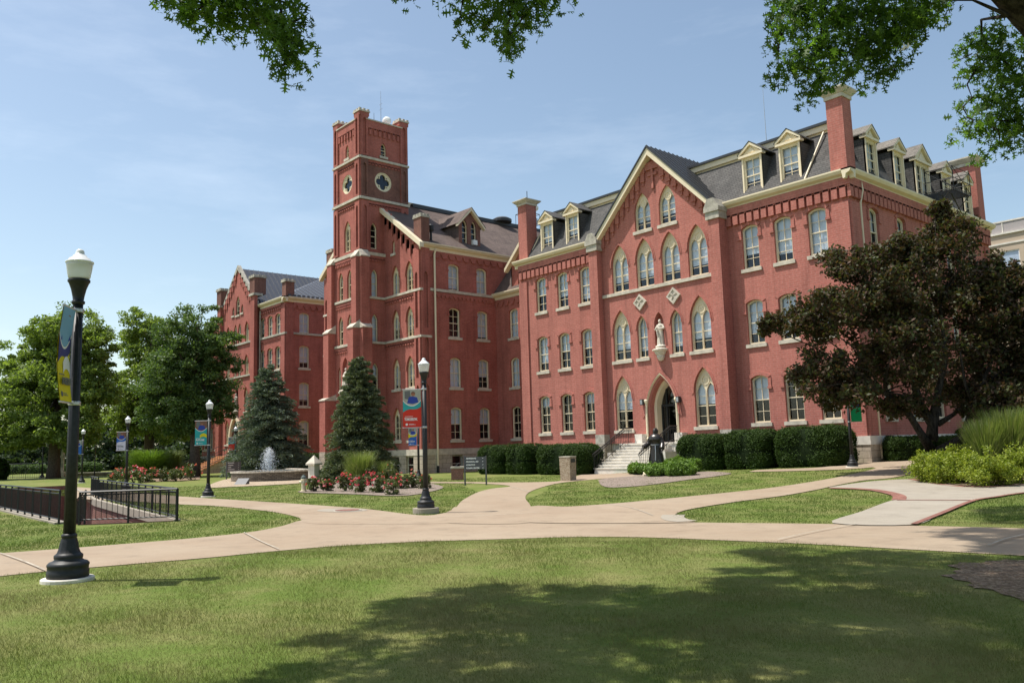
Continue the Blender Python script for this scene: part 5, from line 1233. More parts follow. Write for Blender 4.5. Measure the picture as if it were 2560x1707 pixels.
banner(L1, LFT + 1.74, 3.18, 'yellow and navy banner hanging edge on from the nearest lamp post', 'yellow', 'sky', 'navy', 'white', 'HOMETOWN', bow=-.05, w=.38, h=1.12, tcol='grey')
banner(L3, LFT + .1, 3.1, 'teal banner with a yellow patch on the lamp left of the fountain', 'teal', 'brown', 'teal', 'yellow', 'FUTURE')
banner(L4, LFT + .1, 3.1, 'white and blue banner on the lamp behind the black picket fence', 'lav', 'brown', 'blue', None, 'WORK', tcol='grey')
banner(L5, LFT + .3, 3.1, 'blue banner half hidden by the nearest lamp post', 'blue', 'photo', 'blue')
banner(L7, LFT + .1, 3.1, 'small red and teal banner beside the orange stair', 'red', 'photo', 'teal')
banner(L8, LFT + .12, 2.95, 'blue and yellow banner below and behind the red one', 'blue', 'photo', 'yellow', 'blue', 'COMMUNITY')
banner(L9, math.atan2(LAT.y, LAT.x), 2.95, 'green banner half hidden under the copper leaved tree', 'green', 'green', 'green', mark=False)
p = gp(236, 1190); banner(Vector((p.x, p.y, p.z)), LFT - 1.2, 3.0, 'thin yellow banner seen edge on in the distance, left of the blue and white banner', 'yellow', 'yellow', 'yellow', mark=False, h=1.3)
single('banner_pole', (lambda b: (b.tube([(0, 0, 0), (0, 0, 4.0)], .05, 8), b)[1])(MB()), ['black'], 'thin dark distant pole carrying the thin yellow banner', 'pole', loc=p)
# ================================================================ signs and furniture
def signboard(a, b_, h, bz, lines, label, arrow):
    a, b_ = Vector(a), Vector(b_); t = thing('direction_sign', a, label, 'sign'); d = b_ - a; L = d.length; t.rotation_euler = (0, 0, math.atan2(d.y, d.x))
    b = MB(); b.box(.03, L - .03, -.02, .02, bz, h - .02); obj('board', b.mesh('board', ['sign_grey']), t)
    for x in (0, L): b = MB(); b.box(x - .03, x + .03, -.03, .03, -.1, h + .02); obj('post', b.mesh('post', ['sign_grey']), t)
    n = len(lines)
    for i, s in enumerate(lines):
        z = h - .02 - (h - bz) * (i + .68) / n; tm = text_mesh(s, (h - bz) / n * .58, 'white', .001, bold=.003); o = obj('lettering', tm, t, (L * .07, -.023, z)); o.rotation_euler = (R_(90), 0, 0)
        ww = max(v.co.x for v in tm.vertices); o.scale = (min(1, L * .66 / ww), 1, 1)
        ar = MB(); s_ = (h - bz) / n * .2; pts = [(-s_, -.25 * s_), (.2 * s_, -.25 * s_), (.2 * s_, -.75 * s_), (1.1 * s_, 0), (.2 * s_, .75 * s_), (.2 * s_, .25 * s_), (-s_, .25 * s_)]
        an = arrow[i]; ar.add([(x * math.cos(an) - z_ * math.sin(an), 0, x * math.sin(an) + z_ * math.cos(an)) for x, z_ in pts], [tuple(range(7))])
        obj('arrow', ar.mesh('arrow', ['white']), t, (L * .86, -.023, z + (h - bz) / n * .2))
    return t
M['sign_grey'] = plain('sign_grey', (.075, .078, .085), .5, .4, var=.08)
signboard(gp(1163, 1213), gp(1216, 1212), 1.30, .72, ['ADMISSIONS', 'FINANCIAL AID', 'ATHLETICS', 'FITNESS CENTER'], 'dark grey direction sign on two posts lettered ADMISSIONS, in front of the left hedges', [math.pi, math.pi, .5, .5])
signboard(gp(566, 1199), gp(600, 1197), 1.25, .5, ['FRANCIS HALL', 'ADMISSIONS', 'CHAPEL', 'INFORMATION', 'BUSINESS OFFICE'], 'dark grey direction sign on two posts left of the fountain, before the stair', [0, 0, 0, 0, 0])
q = gp(1144, 1199); t = thing('brick_pedestal', q, 'short square brick pedestal with a stone slab and small sundial, left of the ADMISSIONS sign', 'pedestal', rz=.86)
b = MB(); b.box(-.32, .32, -.32, .32, -.1, .62); obj('pier', b.mesh('pier', ['brick_edge']), t)
b = MB(); b.box(-.36, .36, -.36, .36, .622, .72); obj('slab', b.mesh('slab', ['stone']), t)
b = MB(); b.lathe([(.14, .722), (.14, .74), (.01, .74)], 12); b.bar((-.1, 0, .74), (.1, 0, .92), .02); obj('sundial', b.mesh('sundial', ['dark_grey']), t)
q = gp(1421, 1201); t = thing('litter_bin', q, 'square tan litter bin with a dark slot, standing at the path edge before the hedges', 'litter bin', rz=R_(14))
b = MB(); s = .27
b.add([(-s, -s, 0), (s, -s, 0), (s, s, 0), (-s, s, 0), (-s * 1.06, -s * 1.06, 1.08), (s * 1.06, -s * 1.06, 1.08), (s * 1.06, s * 1.06, 1.08), (-s * 1.06, s * 1.06, 1.08)], [(4, 5, 6, 7), (0, 1, 5, 4), (1, 2, 6, 5), (2, 3, 7, 6), (3, 0, 4, 7)]); obj('body', b.mesh('body', ['gravel_tan']), t)
b = MB(); b.box(-s * 1.1, s * 1.1, -s * 1.1, s * 1.1, 1.082, 1.13); obj('lid', b.mesh('lid', ['stone']), t)
b = MB(); b.box(s * 1.045, s * 1.09, -.19, .19, .84, 1.02); b.box(-.19, .19, -s * 1.09, -s * 1.045, .84, 1.02) if False else None; obj('slot', b.mesh('slot', ['dark_grey']), t)
q = gp(759, 1229); t = thing('fire_hydrant', q, 'cream fire hydrant with a green dome on the lawn left of the rose bed', 'fire hydrant')
b = MB(); b.lathe([(.15, 0), (.15, .05), (.10, .06), (.095, .5), (.12, .51), (.12, .56), (.1, .57)], 16); obj('body', b.mesh('body', ['cream_pale']), t)
b = MB(); b.lathe([(.115, .572), (.11, .63), (.07, .69), (.03, .71), (.03, .75), (.01, .75)], 16); obj('dome', b.mesh('dome', ['copper_green']), t)
for i, (a, r_) in enumerate(((R_(49), .06), (R_(229), .06), (R_(-41), .075))):
    b = MB(); d = Vector((math.cos(a), math.sin(a), 0)); b.tube([d * .08 + Vector((0, 0, .42)), d * .19 + Vector((0, 0, .42))], r_, 10); obj('outlet', b.mesh('outlet', ['cream_pale']), t)
# ---- fountain
FC_ = gp(688, 1200); FR = 2.75; fo = thing('stone_fountain', FC_, 'round stacked stone fountain basin with a white water jet', 'fountain')
b = MB(); b.lathe([(FR, -.1), (FR - .02, .55), (FR - .40, .55), (FR - .40, .3)], 64); obj('basin_wall', b.mesh('basin_wall', ['stack_stone']), fo)
b = MB()
for i in range(56):
    a0, a1 = 2 * math.pi * i / 56 + .006, 2 * math.pi * (i + 1) / 56 - .006; ri, ro = FR - .44, FR + .05; z0, z1 = .552, .64 + .012 * math.sin(i * 7.3)
    vs = [(r * math.cos(a), r * math.sin(a), z) for z in (z0, z1) for r, a in ((ri, a0), (ro, a0), (ro, a1), (ri, a1))]
    b.add(vs, [(4, 5, 6, 7), (0, 1, 5, 4), (1, 2, 6, 5), (2, 3, 7, 6), (3, 0, 4, 7)])
obj('coping', b.mesh('coping', ['stone']), fo)
t = NT('water'); t.base((.04, .07, .08), .06, .5); t.bump(t.noise(9, 3), .5, .03); M['water'] = t.m
b = MB(); b.poly([((FR - .39) * math.cos(a), (FR - .39) * math.sin(a), .46) for a in np.linspace(0, 6.283, 49)[:-1]]); obj('water_surface', b.mesh('water_surface', ['water']), fo)
t = NT('spray'); t.base((.9, .92, .95), .4, .3); e = t.node('ShaderNodeBsdfTransparent'); mxs = t.node('ShaderNodeMixShader', Fac=.45); t.l.new(e.outputs[0], mxs.inputs[1]); t.l.new(t.p.outputs[0], mxs.inputs[2]); t.l.new(mxs.outputs[0], t.out.inputs[0]); M['spray'] = t.m
rg = np.random.default_rng(5); ND = 4200
ang = rg.uniform(0, 2 * np.pi, ND); vr = np.abs(rg.normal(0, .34, ND)) + .02; vz = 5.75 * np.sqrt(1 - np.minimum(vr, 1.2) ** 2 * .42) * rg.choice([1., .97, .93, .86, .78], ND) * rg.uniform(.93, 1.0, ND); tt = rg.uniform(0, 1, ND) ** .8 * 2 * vz / 9.81
pz = .5 + vz * tt - 4.905 * tt * tt; pr = vr * tt * 1.0; wind = .55 * tt ** 2 * rg.random(ND) ** 2
C_ = np.stack([-.35 * LAT.x + pr * np.cos(ang) - LAT.x * wind, -.35 * LAT.y + pr * np.sin(ang) - LAT.y * wind, pz], 1)
sz = rg.uniform(.010, .030, ND) * (1 + .5 * (rg.random(ND) > .95)); d3 = rg.normal(size=(ND, 4, 3)); d3 /= np.linalg.norm(d3, axis=2, keepdims=True)
tet = C_[:, None, :] + d3 * sz[:, None, None] * np.array([1, 1, 1.9])
tri = tet[:, [0, 1, 2, 0, 2, 3, 0, 3, 1, 1, 3, 2], :].reshape(-1, 3)
tag(obj('water_jet', np_mesh('water_jet', tri, 3, ['spray']), fo, tuple(-LAT * .0)), kind='stuff')
b = MB(); b.tube([(0, 0, .3), (0, 0, .6)], .05, 8); obj('nozzle', b.mesh('nozzle', ['dark_grey']), fo)
def pillar(p, label, w=.235, h=.98):
    t = thing('stone_pillar', p, label, 'pillar', 'capped stone pillars by the fountain', rz=R_(20))
    b = MB(); b.box(-w, w, -w, w, -.1, h); obj('shaft', b.mesh('shaft', ['stone_white']), t)
    b = MB(); c = w * 1.45; b.box(-c, c, -c, c, h + .002, h + .1); b.add([(-c, -c, h + .102), (c, -c, h + .102), (c, c, h + .102), (-c, c, h + .102), (0, 0, h + .58)], [(0, 1, 4), (1, 2, 4), (2, 3, 4), (3, 0, 4)]); obj('cap', b.mesh('cap', ['stone']), t)
pillar(gp(785, 1204), 'pale stone pillar with a pyramid cap at the right end of the fountain wall')
pillar(gp(697, 1189), 'pale stone pillar with a pyramid cap behind the fountain jet', .34, 1.15)
a, b_ = gp(808, 1196), gp(720, 1190); d = (b_ - a); t = MB(); L = d.length; t.box(0, L, -.2, .2, -.1, .5, 0); t.box(-.03, L + .03, -.25, .25, .502, .6, 1)
single('low_wall', t, ['stack_stone', 'stone'], 'low stacked stone wall with a pale coping running behind the fountain pillars', 'wall', loc=a, rz=math.atan2(d.y, d.x))
b = MB(); b.add([(-.35, 0, 0), (.35, 0, 0), (.35, .5, .36), (-.35, .5, .36), (-.35, .5, 0), (.35, .5, 0)], [(0, 1, 2, 3), (4, 3, 2, 5), (0, 3, 4), (1, 5, 2)])
single('plaque', b, ['sign_grey'], 'grey slanted stone plaque leaning at the left foot of the fountain', 'plaque', loc=gp(598, 1212), rz=math.atan2(LAT.y, LAT.x) - .2)
b = MB(); b.box(-.3, .3, -.15, .15, 0, .1); b.add([(-.3, -.15, .1), (.3, -.15, .1), (.27, .12, .2), (-.27, .12, .2)], [(0, 1, 2, 3)])
single('plaque', b, ['cream'], 'small tan plaque on the gravel before the low shrubs under the dark statue', 'plaque', loc=gp(1624, 1190), rz=math.atan2(LAT.y, LAT.x))
# ---- the dark bronze friar
FQ = gp(1643, 1184); m = MB(); H = 2.0; k = H / 1.75
m.lathe([(.33, 0), (.325, .12), (.305, .4), (.265, .75), (.235, 1.0), (.215, 1.1), (.225, 1.18), (.25, 1.32), (.25, 1.4), (.15, 1.49), (.08, 1.53)], 40, 0, mod=lambda a, z: 1 + .075 * math.sin(8 * a + .4 * math.sin(3 * z)) * max(0, 1 - z / 1.15), sy=.72)
m.lathe([(.30, 1.26), (.31, 1.33), (.27, 1.43), (.16, 1.53), (.09, 1.55)], 24, 0, sy=.8)
m.ball((0, -.03, 1.645), (.085, .1, .125), 14); m.ball((0, .035, 1.64), (.12, .12, .155), 14); m.ball((0, -.13, 1.63), (.016, .03, .03), 8); m.ball((0, -.1, 1.55), (.06, .05, .06), 8)
for s in (-1, 1):
    sh, el, wr = Vector((s * .22, 0, 1.38)), Vector((s * .31, -.05, 1.13)), Vector((s * .43, -.26, 1.0)) if s < 0 else Vector((.33, -.2, .92))
    m.tube([sh, el, wr], [.085, .10, .115], 10); d = (wr - el).normalized()
    m.tube([wr, wr + d * .1], [.04, .045], 8); pal = wr + d * .12
    sd_ = Vector((-d.y, d.x, 0)).normalized(); upv = d.cross(sd_)
    for f in range(4): b0 = pal + sd_ * (.03 - .02 * f); m.tube([b0, b0 + d * (.06 + .008 * (1.5 - abs(f - 1.5))) - upv * .01, b0 + d * (.10 + .01 * (1.5 - abs(f - 1.5))) - upv * .03], [.012, .011, .008], 6)
    m.tube([wr + d * .06 + sd_ * .04, wr + d * .12 + sd_ * .075], [.013, .009], 6)
m.v = [(x * k, y * k, z * k) for x, y, z in m.v]
t = thing('friar_statue', FQ, 'dark bronze hooded friar in a long robe with open arms, before the front steps', 'statue', rz=math.atan2(-DEP.y, -DEP.x) + R_(90) - .5)
obj('figure', remesh(m, 'figure', ['bronze'], .018, 2), t, (0, 0, .12))
b = MB(); b.tube([(.22 * k * math.cos(a), .165 * k * math.sin(a), 1.09 * k) for a in np.linspace(0, 2 * math.pi, 20)], .02, 6); b.tube([(.05, -.19 * k, 1.08 * k), (.07, -.24 * k, .8 * k), (.06, -.27 * k, .45 * k)], .018, 6); obj('rope_belt', b.mesh('rope_belt', ['metal']), t, (0, 0, .12))
b = MB(); b.lathe([(.55, -.1), (.55, .12), (.5, .14)], 24); obj('plinth', b.mesh('plinth', ['stone_grey']), t)
# ---- far left odds and ends
q = gp(155, 1192); t = thing('stone_cross', q, 'small grey stone cross on a pedestal far off under the trees at the left', 'monument', rz=math.atan2(LAT.y, LAT.x))
b = MB(); b.box(-.35, .35, -.35, .35, -.1, .55); obj('pedestal', b.mesh('pedestal', ['stone']), t); b = MB(); b.box(-.13, .13, -.1, .1, .55, 2.6); b.box(-.45, .45, -.09, .09, 2.0, 2.25); b.ball((0, 0, 2.68), .14); obj('cross', b.mesh('cross', ['stone_grey']), t)
def far_fence(a, b_, h, label, gap=.4):
    a, b_ = Vector(a), Vector(b_); t = thing('metal_fence', a, label, 'fence'); d = b_ - a; n = int(d.length / gap); r = MB()
    for z in (h, .15): r.bar(Vector((0, 0, z)), d + Vector((0, 0, z)), .05)
    obj('rail', r.mesh('rail', ['black']), t); r = MB()
    for i in range(n + 1): q = d * (i / n); r.bar(q, q + Vector((0, 0, h + (.12 if i % 6 == 0 else 0))), .05 if i % 6 == 0 else .025)
    obj('pickets', r.mesh('pickets', ['black']), t)
far_fence(gp(-60, 1197), gp(126, 1195), 1.5, 'distant black picket fence under the trees at the far left')
far_fence(gp(2470, 1128), gp(2640, 1100), 2.6, 'tall black fence in the shade behind the copper leaved tree at the right', .3)
b = MB(); b.box(-3, 3, -.3, .3, 0, .3, 0); b.box(-3.05, 3.05, -.35, .35, .302, .4, 1)
single('low_wall', b, ['stack_stone', 'stone'], 'low dark stone wall far off under the trees left of the blue and white banner', 'wall', loc=gp(215, 1190), rz=math.atan2(LAT.y, LAT.x))
# ================================================================ foliage helpers
rng = np.random.default_rng(11)
def unit(v): return v / np.maximum(np.linalg.norm(v, axis=-1, keepdims=True), 1e-9)
def leaf_quads(C, size, up=.4, aspect=.55, nrm=None, r=rng, spread=1.):
    """one pointed four-cornered leaf per centre"""
    n = len(C); N = r.normal(size=(n, 3)) * spread
    if nrm is not None: N += nrm
    N[:, 2] += up; N = unit(N)
    a = unit(np.cross(N, r.normal(size=(n, 3)))); b = np.cross(N, a)
    s = (size * r.uniform(.6, 1.3, n))[:, None]
    return np.stack([C - a * s, C - b * s * aspect - a * s * .1 + N * s * .12, C + a * s, C + b * s * aspect - a * s * .1 + N * s * .12], 1)
LOBE = np.array([(-.5, 0), (-.42, .03), (-.30, .05), (-.28, .30), (-.20, .33), (-.16, .10), (.0, .09), (.08, .40), (.15, .40), (.16, .11), (.25, .10), (.36, .26), (.40, .24), (.37, .08), (.56, 0)])
LOBE = np.concatenate([LOBE, LOBE[-2:0:-1] * np.array([1, -1])])
def leaf_lobed(C, size, up=.5, r=rng):
    n = len(C); N = r.normal(size=(n, 3)); N[:, 2] += up; N = unit(N)
    a = r.normal(size=(n, 3)); a[:, 2] -= .35; a = unit(a - N * (a * N).sum(1, keepdims=True)); b = np.cross(N, a)
    s = (size * r.uniform(.7, 1.25, n))[:, None, None]
    curl = (np.abs(LOBE[:, 1]) ** 1.0 * .35)[None, :, None]
    return C[:, None, :] + s * (a[:, None, :] * LOBE[None, :, :1] + b[:, None, :] * LOBE[None, :, 1:] - N[:, None, :] * curl)
def in_ball(n, r=rng, shell=.5):
    d = unit(r.normal(size=(n, 3))); return d * (r.random(n)[:, None] ** (shell / 1.5))
def clumps(center, radii, n, per, csize, r=rng, shell=.55, lump=.18, flat=.6):
    """leaf centres in clumps spread through a lumpy ellipsoid"""
    c = in_ball(n, r, shell); ph = r.uniform(0, 6.28, 6)
    d = unit(c); k = 1 + np.clip(lump * (np.sin(3 * d[:, 0] + ph[0]) * np.sin(4 * d[:, 1] + ph[1]) + np.sin(5 * d[:, 2] + ph[2]) * np.sin(3 * d[:, 1] + ph[3])) + r.normal(0, lump * .45, n), -.4, .22)
    c = c * k[:, None] * np.array(radii) + np.array(center)
    p = in_ball(n * per, r, .9) * np.array([1, 1, flat]) * csize * np.repeat(r.uniform(.6, 1.35, n), per)[:, None]
    return np.repeat(c, per, 0) + p, c
def tree(name, base, crown, mat, leaf, trunk, limbs, label, cat='tree', group=None, up=.5, barkm='bark', kind='quad', seed=1, forks=None, flat=.6):
    """crown: list of (offset, radii, clumps, leaves per clump, clump size); trunk: list of (offset, radius)"""
    r = np.random.default_rng(seed); base = Vector(base); t = thing(name, base, label, cat, group)
    P, C = [], []
    for cen, rad, n, per, cs in crown:
        p, c = clumps(cen, rad, n, per, cs, r, flat=flat); P.append(p); C.append(c)
    P = np.concatenate(P); C = np.concatenate(C)
    lf = leaf_quads(P, leaf, up, r=r).reshape(-1, 3) if kind == 'quad' else leaf_lobed(P, leaf, up, r).reshape(-1, 3)
    obj('crown', np_mesh('crown', lf, 4 if kind == 'quad' else len(LOBE), [mat]), t)
    b = MB(); b.tube([q for q, _ in trunk], [w for _, w in trunk], 10)
    top = Vector(trunk[-1][0]); rt = trunk[-1][1]
    for f in forks or (): b.tube([q for q, _ in f], [w for _, w in f], 8)
    tips = [(Vector(f[-1][0]), f[-1][1]) for f in (forks or ())] or [(top, rt)]
    for i in r.choice(len(C), min(limbs, len(C)), replace=False):
        e = Vector(C[i]); s, w = min(tips, key=lambda q: (q[0] - e).length); m = s.lerp(e, .5) + Vector((r.normal(0, .25), r.normal(0, .25), .12 * (e - s).length * .6))
        b.tube([s, m, e], [w * .6, w * .32, .012], 6)
    obj('trunk', b.mesh('trunk', [barkm], True), t); return t
def off(lat, dep, z): v = LAT * lat + DEP * dep; return (v.x, v.y, z)
# ---- green trees at the left
def ground_at(px, dep):
    d = ray(px, 1150); v = d / d.dot(DEP) * dep; return Vector((v.x, v.y, float(gz(v.x, v.y))))
b1 = ground_at(135, 84)
tree('maple_tree', b1, [(off(-1.0, 0, 9.2), (5.6, 5.6, 3.8), 190, 144, .95), (off(.6, 0, 14.2), (3.9, 3.9, 3.8), 120, 144, .9), (off(-3.3, 0, 11.8), (2.6, 3, 3.6), 60, 136, .8), (off(3.7, -1, 12.6), (2.2, 2.6, 3.4), 55, 136, .8), (off(4.1, -2, 8.2), (2.6, 2.6, 3.0), 60, 136, .85), (off(-2.5, -2, 4.7), (4.2, 3.4, 2.2), 80, 144, .85), (off(2.6, -2.5, 4.6), (3.4, 3.0, 2.0), 70, 144, .85), (off(-6.5, 0, 7.0), (3.4, 3.4, 3.0), 60, 136, .9)],
     'maple_leaf', .165, [((0, 0, -.3), .75), ((0, 0, 1.2), .55), ((.1, 0, 4), .5), ((0, .1, 8), .3)], 40, 'broad bright green maple behind the nearest lamp post at the left', 'tree', 'green trees left of the halls', seed=3)
b2 = ground_at(372, 96)
tree('maple_tree', b2, [(off(.5, 0, 9.5), (4.8, 4.8, 4.2), 150, 136, 1.0), (off(-.6, 0, 15.0), (3.4, 3.4, 4.0), 110, 136, .9), (off(-2.0, -1, 6.2), (3.6, 3.4, 2.6), 70, 136, .9), (off(3.2, -1, 6.2), (3.4, 3.4, 2.6), 70, 136, .9)],
     'maple_leaf', .165, [((0, 0, -.3), .8), ((0, 0, 1.5), .6), ((0, 0, 5), .5), ((0, .1, 9), .3)], 34, 'tall rounded green tree in the middle of the left group, behind the grass mounds', 'tree', 'green trees left of the halls', seed=4)
b3 = ground_at(487, 72)
tree('maple_tree', b3, [(off(-1.0, 0, 8.3), (4.1, 4, 3.6), 170, 144, .85), (off(-.6, 0, 11.9), (3.2, 3.2, 2.9), 100, 144, .75), (off(1.6, 0, 10.6), (2.4, 2.4, 2.2), 55, 136, .7), (off(1.5, 0, 6.1), (2.1, 2.2, 1.7), 45, 136, .65), (off(-3.2, 0, 5.8), (2.4, 2.4, 2.0), 45, 136, .7), (off(-.6, -1, 4.9), (2.6, 2.4, 1.6), 50, 136, .7)],
     'dark_leaf', .125, [((0, 0, -.3), .55), ((0, 0, 1.5), .42), ((-.1, 0, 4), .36), ((0, .1, 8), .25)], 36, 'dark green tree overlapping the front of the gabled hall at the left', 'tree', 'green trees left of the halls', seed=5)
k = 0
for px, dep, h, w_, lab in ((-90, 120, 9, 8, 'dark tree at the very edge of the photograph, farthest left'), (-20, 150, 12, 9, 'far dark tree filling the gap at the far left below the maple'), (70, 140, 8, 8, 'far dark tree behind the maple trunk'), (180, 150, 10, 9, 'far dark tree behind the nearest lamp post'), (262, 135, 8, 7, 'far dark tree behind the thin yellow banner'), (330, 150, 11, 9, 'far dark tree between the maple and the middle tree'), (415, 140, 9, 8, 'far dark tree behind the ornamental grass mounds'), (500, 130, 8, 7, 'far dark tree behind the trunk of the dark green tree'), (-180, 140, 12, 10, 'dark tree outside the left edge')):
    k += 1; b = ground_at(px, dep)
    tree('broadleaf_tree', b, [(off(0, 0, h * .55), (w_ * .62, w_ * .62, h * .5), 70, 55, 1.35), (off(0, -2, 1.6), (w_ * .75, w_ * .5, 1.8), 60, 60, 1.3)], 'far_leaf', .32, [((0, 0, -.3), .35), ((0, 0, h * .5), .2)], 8, lab, 'tree', 'dark trees closing the far left', seed=20 + k)
# ---- blue green spruces
def spruce(base, h, w, label, mat, seed, n=34000):
    r = np.random.default_rng(seed); t = thing('spruce_tree', base, label, 'tree')
    nb = 640; zb = (1 - (r.random(nb) ** .62)) * .97; az = r.uniform(0, 2 * np.pi, nb)
    R = w * (1 - zb) ** .66 * r.uniform(.72, 1.08, nb) * (.86 + .14 * np.minimum(1, zb / .1)) + .06
    per = n // nb; s = r.random((nb, per)) ** .6
    droop = (.10 * np.sin(s * 2.2) - .26 * s ** 2 * (1 - zb[:, None])) * R[:, None]; side_ = r.normal(0, 1, (nb, per)) * .22 * R[:, None] * (1.2 - s) + r.normal(0, .035, (nb, per))
    rr = s * R[:, None]
    x = rr * np.cos(az)[:, None] - side_ * np.sin(az)[:, None]; y = rr * np.sin(az)[:, None] + side_ * np.cos(az)[:, None]; z = zb[:, None] * h + droop + r.normal(0, .05, (nb, per)) + .12
    C = np.stack([x, y, z], -1).reshape(-1, 3)
    outw = np.stack([np.cos(az), np.sin(az), np.full(nb, .15)], 1).repeat(per, 0)
    a = unit(outw + r.normal(0, .55, C.shape)); b = unit(np.cross(a, r.normal(size=C.shape)))
    L = (r.uniform(.06, .135, len(C)))[:, None]
    q = np.stack([C - a * L, C + b * L * .26, C + a * L, C - b * L * .26], 1).reshape(-1, 3)
    obj('crown', np_mesh('crown', q, 4, [mat]), t)
    b = MB(); b.tube([(0, 0, -.2), (0, 0, h * .5), (0, 0, h * .97)], [.2, .12, .02], 8)
    b.lathe([(w * .52, .3), (w * .5, h * .12), (w * .33, h * .38), (w * .15, h * .7), (.02, h * .93)], 12, 1)  # added dark core closing off the inside of the crown
    for i in range(0, nb, 6): b.tube([(0, 0, zb[i] * h), (R[i] * .8 * math.cos(az[i]), R[i] * .8 * math.sin(az[i]), zb[i] * h - .05)], [.03, .008], 4)
    obj('trunk', b.mesh('trunk', ['bark', 'core']), t); return t
q = ground_at(671, 67); spruce(q, 9.0, 3.85, 'blue green spruce standing behind the fountain jet', 'spruce', 31, 95000)
q = ground_at(901, 50); spruce(q, 7.55, 2.5, 'tall green spruce in front of the clock tower, right of the fountain', 'spruce_b', 32, 95000)
# ---- clipped hedges
def hedge(label, cx, cy, wx, wy, h, rz=0., mat='yew', n=26000, group='clipped yew hedges along the front of the pink hall', e=.45, leaf=.04, seed=1, name='hedge', cat='hedge', bump=.07):
    r = np.random.default_rng(seed); z0 = float(gz(cx, cy)); t = thing(name, (cx, cy, z0), label, cat, group, rz)
    th_, ph = r.uniform(0, 2 * np.pi, n), np.arcsin(r.uniform(-.85, 1, n))
    def sp(a, p): return np.sign(a) * np.abs(a) ** p
    X = sp(np.cos(th_), e) * sp(np.cos(ph), e); Y = sp(np.sin(th_), e) * sp(np.cos(ph), e); Z = sp(np.sin(ph), e * 1.2)
    P = np.stack([X * wx / 2, Y * wy / 2, h * .45 + Z * h * .55], 1); P[:, 2] = np.maximum(P[:, 2], r.random(n) * .12)
    nn = unit(np.stack([X / wx, Y / wy, Z / h * .8], 1)); f = r.uniform(0, 6.28, 6)
    k = np.sin(P[:, 0] * 5 + f[0]) * np.sin(P[:, 2] * 6 + f[1]) + np.sin(P[:, 1] * 5.5 + f[2]) * np.sin(P[:, 0] * 3 + f[3]) + .6 * np.sin(P[:, 0] * 13 + f[4]) * np.sin(P[:, 2] * 12 + P[:, 1] * 11 + f[5])
    P += nn * (k * bump * .5 + r.normal(0, .03, n) + (r.random(n) < .05) * r.random(n) * .12 - .02)[:, None]
    obj('foliage', np_mesh('foliage', leaf_quads(P, leaf, .25, .5, nn * 1.1, r).reshape(-1, 3), 4, [mat]), t)
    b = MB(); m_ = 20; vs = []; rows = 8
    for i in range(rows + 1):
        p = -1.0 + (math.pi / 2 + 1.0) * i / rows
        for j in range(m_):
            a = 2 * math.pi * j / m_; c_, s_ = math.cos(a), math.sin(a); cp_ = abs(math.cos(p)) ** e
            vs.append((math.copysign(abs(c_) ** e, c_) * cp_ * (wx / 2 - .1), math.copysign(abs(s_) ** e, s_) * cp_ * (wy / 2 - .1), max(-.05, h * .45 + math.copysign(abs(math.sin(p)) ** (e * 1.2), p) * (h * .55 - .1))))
    b.add(vs, [(i * m_ + j, i * m_ + (j + 1) % m_, (i + 1) * m_ + (j + 1) % m_, (i + 1) * m_ + j) for i in range(rows) for j in range(m_)]); obj('inner_core', b.mesh('inner_core', ['core']), t); return t  # solid dark core added behind the leaves, no single twigs
def xon(px, y, Y):
    d = ray(px, y); s = (Y - CP.y) / d.y; return CP.x + d.x * s
def hz_(px, y, Y):
    d = ray(px, y); return CP.z + d.z * (Y - CP.y) / d.y
def hedge_px(label, pl, pr, pb, pt, Y, dy, seed, **k):
    xl, xr = xon(pl, pb, Y), xon(pr, (pb + pt) / 2, Y + dy * .7)
    cy = Y + dy / 2; zt = hz_((pl + pr) / 2, pt, Y + dy * .3); z0 = float(gz((xl + xr) / 2, cy))
    return hedge(label, (xl + xr) / 2, cy, xr - xl, dy, zt - z0, seed=seed, **k)
hedge_px('round topped dark yew hedge, leftmost of the three left of the front steps', 1186, 1296, 1188, 1113, 34.2, 2.2, 41)
hedge_px('dark yew hedge in the middle of the three left of the front steps', 1258, 1360, 1188, 1110, 34.1, 2.2, 42)
hedge_px('wide dark yew hedge behind the litter bin, next to the front steps', 1332, 1500, 1190, 1109, 34.0, 2.3, 43, n=36000)
hedge_px('dark yew hedge just right of the front steps, behind the dark statue', 1684, 1838, 1176, 1085, 35.4, 2.2, 44, n=34000)
hedge_px('dark yew hedge in the middle of the three right of the front steps', 1806, 1956, 1173, 1074, 35.6, 2.2, 45, n=34000)
hedge_px('large dark yew hedge at the corner of the pink hall behind the lamp post', 1930, 2136, 1169, 1064, 35.8, 2.3, 46, n=40000)
G2 = 'clipped bushes along the side of the pink hall'
q = gp(2247, 1153); hedge('low rounded clipped bush left of the copper leaved tree, beside the pink hall', q.x - .2, q.y + .8, 1.9, 1.8, 1.15, R_(49), group=G2, seed=47)
q = gp(2345, 1148); hedge('clipped bush behind the trunk of the copper leaved tree', q.x, q.y + 2.2, 2.0, 1.8, 1.0, R_(49), group=G2, seed=48)
q = gp(2430, 1130); hedge('long low dark hedge in the shade at the right of the copper leaved tree', q.x - .2, q.y + 4.6, 7.0, 1.6, 1.2, R_(80), group=G2, seed=49)
q = gp(776, 1188); hedge('dark green bushes beyond the fountain, before the shaded wall', q.x - 4.5, q.y + 3.2, 6.0, 2.2, 1.7, R_(20), group=None, seed=50, n=12000, leaf=.075)
q = gp(833, 1198); hedge('small dark upright bush at the left foot of the tall green spruce', q.x, q.y, 1.0, 1.0, 1.25, 0, group=None, seed=51, n=5000)
q = gp(560, 1192)
